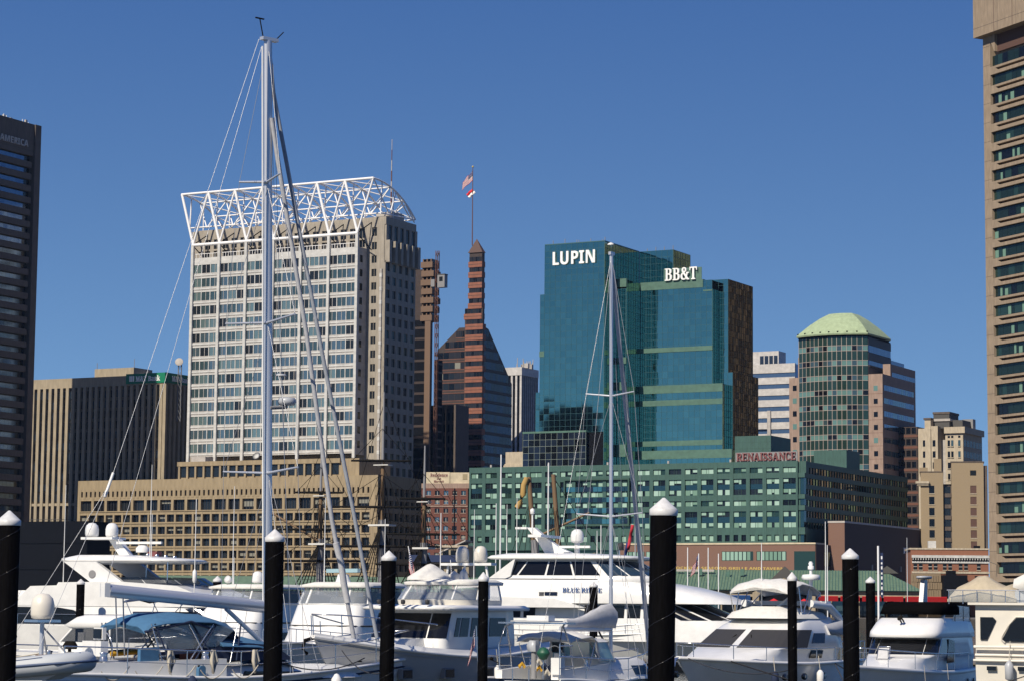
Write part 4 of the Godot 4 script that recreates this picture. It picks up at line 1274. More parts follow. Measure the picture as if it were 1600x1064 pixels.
func brick_hotel():
	var t := thing("brick_hotel", "dull red brick hotel with a cream penthouse sign wall", "hotel", Vector3(-11.0, 0, -640), -10)
	t.scale = Vector3.ONE * 0.81
	t.position.y = 0.53
	fbox(t, "wall", "dull_brick", FRONT, -16, -0.4, 1.5, 42.0, -14, -0.4)
	fbox(t, "penthouse", "cream", FRONT, -14.5, 0, 43.2, 46.8, -12, -0.6)
	fbox(t, "penthouse", "cream", FRONT, -14.5, -6.6, 43.2, 46.9, -0.6, -0.35)
	fbox(t, "penthouse_vent", "blind_tan", FRONT, -2.3, -0.8, 44.5, 46.3, -0.6, -0.5)
	fbox(t, "coping", "pink_stone", FRONT, -16, 0.2, 41.6, 43.2, -14, -0.1)
	letters(t, "sign_letters", "Residence", "maroon", Transform3D(Basis(), Vector3(-10.2, 45.35, -0.34)), 1.2, 5.8, 0.1, "Droid Serif")
	letters(t, "sign_letters", "Inn", "maroon", Transform3D(Basis(), Vector3(-10.2, 44.45, -0.34)), 0.75, 1.5, 0.1, "Droid Serif")
	letters(t, "sign_letters", "Marriott", "maroon", Transform3D(Basis(), Vector3(-10.2, 43.5, -0.34)), 0.8, 3.4, 0.1, "Droid Serif")
	var o := {"wall": "dull_brick", "glass": ["glass_slate", "glass_blue", "glass_dark"], "lo": 0.22, "hi": 0.72, "pier": 1.35, "rec": 0.4, "mul": 1, "mm": "white_panel", "blind": "blind_grey", "blind_share": 0.4}
	grid(t, FRONT, -15.0, -0.4, 15.6, 41.6, 9, 5, o)
	for k in 9:
		for c in 5:
			fbox(t, "window_sill", "pink_stone", FRONT, -14.5 + c * 2.92, -12.6 + c * 2.92, 16.0 + k * 2.889, 16.2 + k * 2.889, 0.0, 0.16)
	fbox(t, "string_course", "pink_stone", FRONT, -15.0, -0.4, 35.5, 35.9, 0.0, 0.25)
	fbox(t, "downpipe", "charcoal", FRONT, -5.0, -4.7, 15, 41.6, 0.07, 0.3)
	var g := thing("tan_arcade_building", "low tan waterfront building with a barrel roof beside the green hotel", "waterfront building", Vector3(-9.9, 0, -560), -10)
	fbox(g, "wall", "bank_stone", FRONT, -13, 0.3, 1.5, 13.0, -9, -0.4)
	fbox(g, "upper_wall", "bank_stone", FRONT, -6.5, -0.2, 13.0, 17.0, -8, -0.4)
	fbox(g, "cornice", "cream_stone", FRONT, -13.2, 0.5, 12.6, 13.1, -9, 0.1)
	fbox(g, "cornice", "cream_stone", FRONT, -6.7, 0.1, 16.6, 17.1, -8, 0.1)
	for k in 5:
		fbox(g, "window", "glass_black", FRONT, -12.4 + k * 2.5, -10.6 + k * 2.5, 4, 7.0, -0.5, -0.3)
		fbox(g, "window", "glass_black", FRONT, -12.4 + k * 2.5, -10.6 + k * 2.5, 8.6, 11.6, -0.5, -0.3)
	for k in 3:
		fbox(g, "window", "glass_black", FRONT, -5.9 + k * 1.9, -4.5 + k * 1.9, 13.6, 16.0, -0.5, -0.3)
	var rings := []
	for i in 9:
		var a := PI * 0.5 * i / 8.0
		rings.append([Vector3(-6.7 + 6.2 * sin(a), 15.2 + 3.6 * sin(a) * 0.8, -0.2), Vector3(-6.7 + 6.2 * sin(a), 15.5 + 3.6 * sin(a) * 0.8, -0.2), Vector3(-6.7 + 6.2 * sin(a), 15.5 + 3.6 * sin(a) * 0.8, -9), Vector3(-6.7 + 6.2 * sin(a), 15.2 + 3.6 * sin(a) * 0.8, -9)])
	part(g, "curved_roof", loft(rings, false), "pale_grey")
	fbox(g, "blue_canopy", "navy_cloth", FRONT, -13.4, -2.0, 13.2, 14.8, -5, 1.2)


# a neighbour west of the view: it is only seen mirrored in the teal towers
func hidden_west_tower():
	var t := thing("west_tower", "dark office tower that shows only mirrored in the teal glass", "office tower", Vector3(-165, 0, -505), 30)
	fbox(t, "wall", "bank_dark", FRONT, -16, 16, 1.5, 74.0, -20, 0)
	for k in 18:
		fbox(t, "floor_band", "shadow_grey", FRONT, -16.1, 16.1, 3 + k * 4.0, 4.0 + k * 4.0, -20.1, 0.1)


# a neighbour east of the view, behind the concrete tower: it is only seen mirrored in the teal glass
func hidden_east_tower():
	var t := thing("east_tower", "brown ribbed tower mirrored in the dark side of the teal glass", "office tower", Vector3(178, 0, -748), -28)
	fbox(t, "wall", "charcoal", FRONT, -22, 22, 1.5, 128.0, -34, -0.4)
	var w := Transform3D(Basis(Vector3(0, 0, 1), Vector3(0, 1, 0), Vector3(-1, 0, 0)), Vector3(-22, 0, -34))
	for k in 18:
		fbox(t, "rib", "bank_stone" if k % 3 else "tan_brick", w, k * 1.95, k * 1.95 + 0.42, 1.5, 128.0 - (k % 4) * 3.0, 0, 0.8)
	for k in 22:
		fbox(t, "rib", "bank_stone", FRONT, -22 + k * 2, -21.3 + k * 2, 1.5, 128, -0.4, 0.4)


# ---------------------------------------------------------------- waterfront
func make_waterfront():
	var p := thing("waterfront_pavilion", "long low market pavilion with a green seamed metal roof on the quay", "pavilion", Vector3(74.6, 0, -440), -8)
	fbox(p, "wall", "charcoal", FRONT, -57, -0.4, 1.5, 5.2, -14, -2.2)
	fbox(p, "fascia", "bank_stone", FRONT, -57, -0.2, 5.25, 6.3, -14, -0.6)
	fbox(p, "eave", "green_band", FRONT, -57.5, 0.3, 6.3, 6.5, -14, 0.0)
	part(p, "roof", loft([[Vector3(-57.5, 6.5, 0.2), Vector3(0.4, 6.5, 0.2), Vector3(0.4, 6.5, -24), Vector3(-57.5, 6.5, -24)], [Vector3(-53, 10.3, -12), Vector3(-6.6, 10.3, -12), Vector3(-6.6, 10.3, -12.4), Vector3(-53, 10.3, -12.4)]], false), "roof_green")
	for k in 105:
		var x := -57.2 + k * 0.55
		var t0 := 1.0
		if x > -6.6: t0 = (0.4 - x) / 7.0
		if x < -53.0: t0 = (x + 57.5) / 4.5
		hrod(p, "roof_seams", "green_band", Vector3(x, 6.53, 0.2), Vector3(x, 6.53 + 3.8 * t0, 0.2 - 12.2 * t0), 0.07)
	part(p, "portal", prism([[-30.4, 1.5], [-30.4, 6.0], [-24.7, 8.7], [-19.0, 6.0], [-19.0, 1.5], [-20.2, 1.5], [-20.2, 5.6], [-24.7, 7.7], [-29.2, 5.6], [-29.2, 1.5]], -3, 1.2), "bank_stone")
	part(p, "portal_shade", prism([[-29.2, 1.5], [-29.2, 5.6], [-24.7, 7.7], [-20.2, 5.6], [-20.2, 1.5]], -3, 0.2), "charcoal")
	part(p, "skylight", prism([[-27.5, 8.2], [-24.7, 10.9], [-21.9, 8.2]], -16, -4), "shadow_grey")
	part(p, "skylight", prism([[-8.0, 9.8], [-5.9, 11.2], [-3.8, 9.8]], -14, -10), "shadow_grey")
	fbox(p, "awning", "blue_cloth", Transform3D(Basis(Vector3.RIGHT, 0.5), Vector3(0, 5.0, 0.4)), -38.0, -30.8, -0.5, 0.5, -0.1, 0.0)
	for k in 6:
		fbox(p, "awning", "red_cloth", Transform3D(Basis(Vector3.RIGHT, 0.5), Vector3(0, 5.0, 0.4)), -18.4 + k * 3.9, -14.9 + k * 3.9, -0.5, 0.5, -0.1, 0.0)
	for k in 22:
		fbox(p, "shop_window", ["glass_dark", "glass_slate", "glass_black"][k % 3], FRONT, -56 + k * 2.5, -54 + k * 2.5, 2.0, 4.6, -2.25, -2.1)
		fbox(p, "post", "bank_stone", FRONT, -56.3 + k * 2.5, -56.05 + k * 2.5, 1.5, 5.2, -0.9, -0.65)
	for k in 6:
		fbox(p, "roof_vent", "green_band", FRONT, -46 + k * 2.6, -45.3 + k * 2.6, 8.2 + (k % 3) * 0.5, 9.4 + (k % 3) * 0.5, -8, -7.4)
	fbox(p, "roof_duct", "pale_grey", FRONT, -45, -38, 9.9, 10.3, -9.5, -9)
	letters(p, "roof_letters", "DOCKSIDE SEAFOOD GRILLE AND TAVERN", "gold", Transform3D(Basis(), Vector3(-35.5, 10.35, -11.9)), 0.5, 21.0, 0.1)
	for k in 3:
		var u := thing("cafe_umbrella", ["red cafe umbrella left of the two others under the pavilion gable", "red cafe umbrella in the middle under the pavilion gable", "red cafe umbrella beside the pavilion gable's right post"][k], "umbrella", Vector3([47.2, 49.6, 52.6][k], 1.6, -433.5), 0, "red umbrellas under the gable")
		part(u, "canopy", lathe([[1.5, 2.3], [1.5, 2.45], [0.8, 2.9], [0.05, 3.3]], 8), "red_cloth")
		rod(u, "pole", "pale_grey", Vector3.ZERO, Vector3(0, 3.3, 0), 0.05)
	# flag poles before the pavilion
	for k in 4:
		var x: float = [24.2, 25.7, 27.0, 28.4][k]
		var f := thing("flagpole", ["leftmost thin flagpole on the quay before the pink brick podium", "thin flagpole on the quay that flies the stars and stripes", "thin bare flagpole right of the quay's stars and stripes", "rightmost thin flagpole on the quay before the pink podium"][k], "flagpole", Vector3(x, 1.6, -330), 0, "flagpoles on the quay")
		rod(f, "pole", "white_steel", Vector3.ZERO, Vector3(0, 9.6 - (k % 2) * 0.8, 0), 0.07)
	us_flag(Vector3(25.7, 10.4, -330), 1.5, 200, -66, "small stars and stripes on a quay flagpole before the pink podium", 0.7)
	# street lamp-like banner mast right
	var bm := thing("banner_mast", "white mast with a narrow dark banner before the shaded hotel side", "banner", Vector3(38.0, 1.6, -250))
	rod(bm, "pole", "white_steel", Vector3.ZERO, Vector3(0, 7.9, 0), 0.11)
	fbox(bm, "banner", "navy_cloth", FRONT, 0.24, 0.5, 2.6, 7.2, -0.02, 0.02)
	for k in 8:
		fbox(bm, "banner_mark", "sign_white", FRONT, 0.28, 0.42, 2.9 + k * 0.52, 3.1 + k * 0.52 + 0.12 * (k % 2), 0.02, 0.03)
	# a low dark building left of the sandstone block
	var d := thing("dark_low_block", "low black building between the brown tower and the sandstone block", "low building", Vector3(-118.4, 0, -650), -28)
	fbox(d, "wall", "charcoal", FRONT, -24, 6, 1.5, 24.9, -10, 0)
	for k in 3:
		fbox(d, "floor_band", "charcoal", FRONT, -24, 6, 5 + k * 7, 5.4 + k * 7, 0, 0.2)
	# pale roofed pavilion at the left
	var q := thing("second_pavilion", "green roofed pavilion glimpsed behind the yachts at the left", "pavilion", Vector3(-14, 0, -450), -8)
	fbox(q, "wall", "bank_stone", FRONT, -60, 12, 1.5, 5.6, -12, -0.5)
	part(q, "roof", loft([[Vector3(-61, 5.6, 0.2), Vector3(13, 5.6, 0.2), Vector3(13, 5.6, -14), Vector3(-61, 5.6, -14)], [Vector3(-57, 8.4, -7), Vector3(9, 8.4, -7), Vector3(9, 8.4, -7.4), Vector3(-57, 8.4, -7.4)]], false), "roof_green")
	for k in 24:
		fbox(q, "shop_window", ["glass_black", "glass_slate"][k % 2], FRONT, -59 + k * 3, -56.6 + k * 3, 1.9, 4.4, -0.5, -0.4)


# ---------------------------------------------------------------- the square rigger and a schooner
func make_tall_ship():
	mat("tar", lin(0.010, 0.009, 0.008), 0.8)
	M["tar"].metallic_specular = 0.2
	mat("spar_grey", lin(0.22, 0.22, 0.23), 0.6)
	mat("spar_brown", lin(0.16, 0.10, 0.05), 0.7)
	mat("ship_white", lin(0.6, 0.6, 0.57), 0.7)
	mat("furled_sail", lin(0.42, 0.27, 0.09), 0.9)
	var t := thing("sailing_ship", "old black hulled sailing ship with three tall masts and bare yards", "sailing ship", Vector3(-22, 0, -415), -24)
	hull(t, "tar", -24, 21, 5.4, 5.2, 4.6, 6.0, {"rake": 3.0, "deck": "spar_brown"})
	part(t, "gun_stripe", sweep([Vector3(-23, 3.3, 5.2), Vector3(-10, 2.9, 5.5), Vector3(6, 3.0, 5.3), Vector3(17, 3.7, 2.6)], 0.3), "ship_white")
	var spots := [[-12.0, 32.0, 0.8], [0.0, 39.6, 1.0], [8.0, 30.2, 0.75]]
	for s in spots:
		var x: float = s[0]
		var top: float = s[1]
		var sc: float = s[2]
		var a := top * 0.42
		var b := top * 0.68
		rod(t, "lower_mast", "spar_grey", Vector3(x, 3, 0), Vector3(x, a + 1, 0), 0.62)
		rod(t, "topmast", "spar_brown", Vector3(x, a, 0.1), Vector3(x, b + 1, 0), 0.42, 0.8)
		rod(t, "topgallant_mast", "spar_grey", Vector3(x, b, 0.1), Vector3(x, top, 0), 0.26, 0.5)
		fbox(t, "fighting_top", "ship_white", FRONT, x - 2.0 * sc, x + 2.0 * sc, a - 0.1, a + 0.2, -1.4, 1.4)
		fbox(t, "crosstrees", "ship_white", FRONT, x - 1.4 * sc, x + 1.4 * sc, b, b + 0.16, -0.9, 0.9)
		for k in 3:
			var y: float = [top * 0.33, top * 0.5, top * 0.7][k]
			var l: float = [10.5, 8.6, 5.2][k] * sc
			rod(t, "yard", "tar", Vector3(x - l * 0.93, y, 0.7 + l * 0.36), Vector3(x, y, 0.7), 0.17, 1.4)
			rod(t, "yard", "tar", Vector3(x, y, 0.7), Vector3(x + l * 0.93, y, 0.7 - l * 0.36), 0.24, 0.7)
			for w in [-1.0, 1.0]:
				hrod(t, "rigging", "tar", Vector3(x, y + top * 0.14, 0.4), Vector3(x + w * l * 0.9, y, 0.7 - w * l * 0.35), 0.05)
		for side in [-1.0, 1.0]:
			for k in 6:
				hrod(t, "rigging", "tar", Vector3(x - 3.0 + k * 0.9, 4.6, side * 5.2), Vector3(x, a, side * 0.6), 0.1)
				if k < 4:
					hrod(t, "rigging", "tar", Vector3(x - 1.4 + k * 0.8, a, side * 1.3), Vector3(x, b, 0), 0.08)
			for k in 12:
				var f := k / 13.0
				hrod(t, "rigging", "tar", Vector3(x - 3.0 + 3.0 * f, 4.6 + (a - 4.6) * f, side * (5.2 - 4.6 * f)), Vector3(x + 1.5 - 1.5 * f, 4.6 + (a - 4.6) * f, side * (5.2 - 4.6 * f)), 0.035)
		hrod(t, "rigging", "tar", Vector3(x, top - 1, 0), Vector3(x + 12, a * 0.7, 0), 0.05)
		hrod(t, "rigging", "tar", Vector3(x, b, 0), Vector3(x + 10, 6, 0), 0.06)
		hrod(t, "rigging", "tar", Vector3(x, top - 2, 0), Vector3(x - 9, 6, 2), 0.05)
		hrod(t, "rigging", "tar", Vector3(x, b, 0), Vector3(x - 7, 5, 4), 0.05)
	rod(t, "bowsprit", "spar_brown", Vector3(18, 5.2, 0), Vector3(31, 9.5, 0), 0.35, 0.6)
	rod(t, "gaff", "spar_brown", Vector3(-12, 14, 0.5), Vector3(-21, 19, 1.5), 0.2)
	var s2 := thing("schooner", "schooner with two raked brown masts in front of the green hotel", "schooner", Vector3(3.4, 0, -300), -20)
	hull(s2, "tar", -11, 11, 3.2, 2.6, 2.0, 2.8, {"rake": 2.0, "deck": "spar_brown"})
	rod(s2, "mast", "spar_brown", Vector3(0.2, 2, 0), Vector3(-1.2, 19.0, 0), 0.42, 0.7)
	rod(s2, "mast", "spar_brown", Vector3(3.4, 2, 0), Vector3(2.0, 19.3, 0), 0.40, 0.7)
	rod(s2, "mast_doubling", "spar_grey", Vector3(0.15, 3, 0.1), Vector3(-0.35, 11.2, 0.1), 0.5)
	part(s2, "furled_sail", sweep([Vector3(-1.3, 18.9, 0.4), Vector3(-1.7, 18.0, 0.5), Vector3(-1.8, 16.8, 0.5), Vector3(-2.2, 15.8, 0.4), Vector3(-2.6, 15.2, 0.4)], 0.38, 8), "furled_sail")
	rod(s2, "gaff", "spar_brown", Vector3(0.0, 11.6, 0.2), Vector3(6.2, 14.6, -1.6), 0.16, 0.8)
	rod(s2, "gaff", "spar_brown", Vector3(2.4, 8.2, 0.2), Vector3(7.0, 9.6, -1.6), 0.12, 0.8)
	rod(s2, "boom", "spar_brown", Vector3(0, 4.5, 0), Vector3(-9, 5.5, 0.6), 0.2)
	for k in 5:
		hrod(s2, "rigging", "tar", Vector3(-1.0, 16, 0), Vector3(-5 + k * 1.8, 2.4, 3), 0.035)
		hrod(s2, "rigging", "tar", Vector3(2.2, 16, 0), Vector3(0 + k * 1.8, 2.4, 3), 0.035)
	hrod(s2, "rigging", "tar", Vector3(2.0, 19, 0), Vector3(12, 4, 0), 0.04)


# ---------------------------------------------------------------- mooring piles
func make_piles():
	var st := noise_tex(0.02, 0.4, 1.0, 31)
	var pm := mat("pile_sleeve", lin(0.0042, 0.0042, 0.0055), 0.75, 0.0, st, 1.0)
	pm.metallic_specular = 0.12
	pm.uv1_scale = Vector3(3.0, 0.25, 3.0)
	mat("pile_cap", lin(0.74, 0.74, 0.74), 0.45, 0.0, noise_tex(0.02, 0.82, 1.0, 33), 0.9)
	mat("pile_seam", lin(0.02, 0.02, 0.024), 0.22)
	var spots := [[-8.7, 4.40, -41.98, "black piling with a white cone cap at the photo's left edge"], [-4.9, 4.38, -50.37, "black piling with a white cone cap before the tall silver mast"], [-2.5, 3.95, -50.0, "black piling with a white cone cap before the trawler's bow"], [-0.6, 3.60, -55.0, "slim black piling before the trawler's twin cream radomes"], [2.23, 4.41, -35.14, "thickest black piling with the largest white cone cap"], [6.75, 3.71, -58.0, "slim black piling before the cruiser's white bimini"], [8.16, 4.29, -58.12, "black piling between the cruiser and the black canvas yacht"], [14.98, 4.22, -100.75, "slim black piling behind the black canvas yacht's left end"], [-13.01, 4.09, -107.94, "slim black piling before the left flybridge boat's windows"], [-20.56, 3.99, -116.25, "slim black piling against the big left yacht's hull"], [4.02, 4.08, -116.25, "slim black piling before the long yacht's name letters"]]
	var root: Node3D
	for i in spots.size():
		var s: Array = spots[i]
		if i == 0:
			root = thing("mooring_pile", s[3], "piling", Vector3(s[0], s[1], s[2]), 0, "black mooring piles with white caps")
			part(root, "sleeve", lathe([[0.192, -9.0], [0.195, -0.22], [0.0, -0.2]], 24), "pile_sleeve")
			part(root, "cap", lathe([[0.200, -0.26], [0.207, -0.25], [0.207, -0.17], [0.19, -0.155], [0.02, 0.0], [0.0, 0.005]], 28), "pile_cap")
			var pts := []
			for k in 140:
				var a := k * 0.36
				pts.append(Vector3(cos(a) * 0.195, -0.30 - k * 0.036, sin(a) * 0.195))
			part(root, "sleeve_seam", sweep(pts, 0.006, 4), "pile_seam")
		else:
			var o: Node3D = root.duplicate()
			o.name = numbered("mooring_pile")
			add_child(o)
			o.position = Vector3(s[0], s[1], s[2])
			o.rotation = Vector3(rng.randfn(0, 0.004), i * 1.1 if i != 4 else 0.3, rng.randfn(0, 0.004))
			var thin: float = {2: 0.77, 3: 0.59, 5: 0.58}.get(i, 1.0)
			o.scale = Vector3(thin, 1.0 if thin == 1.0 else 0.8, thin)
			o.set_meta("label", s[3])


# ---------------------------------------------------------------- boats: hull and house builders
# x runs to the bow, y is up from the waterline, +z is starboard
func hull(p: Node, m: String, x0: float, x1: float, hb: float, ya: float, ym: float, yf: float, o := {}) -> Array:
	var rings := []
	var deck := []
	var n := 22
	var rake: float = o.get("rake", 1.2)
	var full: float = o.get("full", 3.0)
	var stern: float = o.get("stern", 0.92)
	var flare: float = o.get("flare", 0.5)
	var vs := [1.0, 0.86, 0.7, 0.5, 0.3, 0.12, 0.0, -0.15]
	var rail_s := []
	var rail_p := []
	for i in n + 1:
		var t := float(i) / n
		var w := hb * maxf(0.012, (1.0 - pow(t, full)) * lerpf(stern, 1.0, smoothstep(0.0, 0.4, t)))
		var sheer := lerpf(ya, ym, smoothstep(0.0, 0.45, t)) if t < 0.45 else lerpf(ym, yf, pow((t - 0.45) / 0.55, 1.6))
		var ring := []
		for side in [1.0, -1.0]:
			for k in vs.size():
				var v: float = vs[k] if side > 0 else vs[vs.size() - 1 - k]
				var vv := maxf(v, 0.0)
				var xe := x1 - rake * pow(1.0 - vv, 1.15)
				var ww := w * lerpf(lerpf(0.9, flare, t * t), 1.0, pow(vv, lerpf(0.6, 1.25, t)))
				if v < 0.0: ww *= 0.75
				if o.has("tumble") and v == 1.0: ww *= o.tumble
				ring.append(Vector3(x0 + (xe - x0) * t, sheer * v if v >= 0 else -0.45, side * ww))
		rings.append(ring)
		rail_s.append(ring[0])
		rail_p.append(ring[ring.size() - 1])
		var dy := Vector3(0, -o.get("sunk", 0.03), 0)
		deck.append([ring[0] * Vector3(1, 1, 0.985) + dy, ring[ring.size() - 1] * Vector3(1, 1, 0.985) + dy])
	part(p, "hull", loft(rings, true, false, true), m)
	part(p, "deck", loft(deck, false, false, false), o.get("deck", "gelcoat"))
	if o.has("rail"):
		for r in [rail_s, rail_p]:
			part(p, "rub_rail", sweep(r, o.get("rail_r", 0.04), 6), o.rail)
	if o.has("stripe"):
		for side in [0, 1]:
			var line := []
			for r in rings:
				var a: Vector3 = r[1] if side == 0 else r[r.size() - 2]
				line.append(a * Vector3(1, 1, 1.004))
			part(p, "hull_stripe", sweep(line, 0.03, 4), o.stripe)
	return [rail_s, rail_p]


# a level of a deckhouse: [y, x aft, x forward, half width, length of the rounded nose]
func hp(l: Array, t: float) -> Vector3:
	var a := absf(t)
	var s := signf(t)
	if a <= 0.5:
		var f := a / 0.5 * PI / 2
		return Vector3(l[2] - l[4] * (1.0 - pow(cos(f), 0.75)), l[0], s * l[3] * pow(sin(f), 0.75))
	return Vector3(lerpf(l[2] - l[4], l[1], (a - 0.5) / 0.5), l[0], s * l[3])


func house(p: Node, nm: String, m, levels: Array, smooth := true) -> MeshInstance3D:
	var rings := []
	for l in levels:
		var ring := []
		for k in 29:
			ring.append(hp(l, -1.0 + k / 14.0))
		rings.append(ring)
	return part(p, nm, loft(rings, smooth), m)


# a panel lying on the skin between two levels, from t0 to t1 along and v0 to v1 up
func pane(p: Node, nm: String, m, a: Array, b: Array, t0: float, t1: float, v0 := 0.1, v1 := 0.9, off := 0.012, lean := 0.0) -> MeshInstance3D:
	var rings := []
	var n := 8
	for i in n + 1:
		var t := lerpf(t0, t1, float(i) / n)
		var tl := t + lean * (1.0 if t0 > 0 else -1.0)
		var lo := hp(a, t).lerp(hp(b, t), v0)
		var hi := hp(a, tl).lerp(hp(b, tl), v1)
		var e := 0.01
		var d := (hp(a, t + e) - hp(a, t - e)).normalized()
		var out := Vector3(-d.z, 0, d.x)
		if out.dot(Vector3(lo.x - (a[1] + a[2]) / 2, 0, lo.z * 3)) < 0: out = -out
		out *= off
		rings.append([lo + out, hi + out, hi - out, lo - out])
	return part(p, nm, loft(rings, false), m)


func railing(p: Node, pts: Array, h: float, m := "steel", lines := 1):
	var top := []
	for q in pts:
		top.append(q + Vector3(0, h, 0))
	part(p, "hand_rail", sweep(top, 0.016, 5), m)
	for k in lines - 1:
		var mid := []
		for q in pts:
			mid.append(q + Vector3(0, h * (k + 1) / lines, 0))
		part(p, "hand_rail", sweep(mid, 0.009, 4), m)
	for q in pts:
		rod(p, "stanchion", m, q, q + Vector3(0, h, 0), 0.014, 1.0, 6)


func radome(p: Node, at: Vector3, r: float, h: float, m := "gelcoat"):
	part(p, "radome", lathe([[r * 0.55, 0], [r * 0.92, h * 0.06], [r, h * 0.2], [r, h * 0.55], [r * 0.86, h * 0.8], [r * 0.5, h * 0.96], [0.0, h]], 18), m, Transform3D(Basis(), at))


func whip(p: Node, at: Vector3, h: float, r := 0.022):
	rod(p, "whip_antenna", "gelcoat", at, at + Vector3(0, h, 0), r, 0.5, 6)


func make_boats():
	var gw := noise_tex(0.01, 0.93, 1.0, 41)
	var g := mat("gelcoat", lin(0.80, 0.80, 0.78), 0.28, 0.0, gw, 0.3)
	g.clearcoat_enabled = true
	g.clearcoat = 0.4
	g.clearcoat_roughness = 0.1
	mat("gel_cream", lin(0.74, 0.70, 0.615), 0.35, 0.0, gw, 0.3)
	mat("gel_grey", lin(0.42, 0.44, 0.47), 0.35, 0.0, gw, 0.3)
	mat("non_skid", lin(0.62, 0.62, 0.60), 0.7, 0.0, gw, 0.6)
	mat("tinted", lin(0.008, 0.009, 0.012), 0.06)
	mat("tinted_blue", lin(0.02, 0.04, 0.07), 0.06)
	mat("screen_cover", lin(0.030, 0.030, 0.033), 0.75)
	mat("steel", lin(0.62, 0.63, 0.65), 0.22, 0.9)
	mat("alloy", lin(0.60, 0.62, 0.66), 0.35, 0.55)
	mat("wire", lin(0.40, 0.41, 0.43), 0.4, 0.5)
	mat("rope", lin(0.50, 0.46, 0.38), 0.95)
	mat("dark_rope", lin(0.03, 0.03, 0.035), 0.9)
	mat("rubber_grey", lin(0.42, 0.45, 0.48), 0.6)
	mat("rubber_blue", lin(0.05, 0.08, 0.16), 0.6)
	mat("hull_navy", lin(0.008, 0.014, 0.032), 0.12)
	mat("hull_dark_grey", lin(0.40, 0.41, 0.42), 0.12)
	mat("teak", lin(0.20, 0.11, 0.05), 0.7)
	mat("wood_red", lin(0.10, 0.025, 0.015), 0.6)
	mat("yellow", lin(0.50, 0.28, 0.02), 0.6)
	mat("green_plastic", lin(0.01, 0.08, 0.045), 0.5)
	var wr := noise_tex(0.012, 0.88, 1.0, 43)
	mat("canvas_blue", lin(0.055, 0.16, 0.30), 0.85, 0.0, wr, 1.0)
	mat("canvas_navy", lin(0.012, 0.025, 0.07), 0.85, 0.0, wr, 1.0)
	mat("canvas_black", lin(0.0045, 0.0045, 0.005), 0.95, 0.0, wr, 1.0)
	M["canvas_black"].metallic_specular = 0.1
	mat("canvas_white", lin(0.72, 0.71, 0.67), 0.85, 0.0, wr, 1.0)
	mat("canvas_grey", lin(0.56, 0.565, 0.58), 0.85, 0.0, wr, 1.2)
	mat("canvas_tan", lin(0.50, 0.43, 0.31), 0.9, 0.0, wr, 1.0)
	mat("sail_roll", lin(0.46, 0.47, 0.50), 0.8, 0.0, wr, 1.0)
	mat("sail_blue", lin(0.35, 0.38, 0.43), 0.8, 0.0, wr, 1.0)
	var v := mat("vinyl", Color(0.75, 0.78, 0.8, 0.16), 0.12)
	v.transparency = BaseMaterial3D.TRANSPARENCY_ALPHA
	var v2 := mat("vinyl_smoked", Color(0.10, 0.13, 0.16, 0.55), 0.10)
	v2.transparency = BaseMaterial3D.TRANSPARENCY_ALPHA
	long_yacht()
	left_yacht()
	blue_canvas_sailboat()
	dinghy()
	bridge_boat("left")
	bridge_boat("middle")
	trawler()
	grey_cover_sailboat()
	covered_cruiser()
	black_canvas_yacht()
	cream_trawler()
	small_cruiser()
	far_masts()
	dock()
	loose_gear()


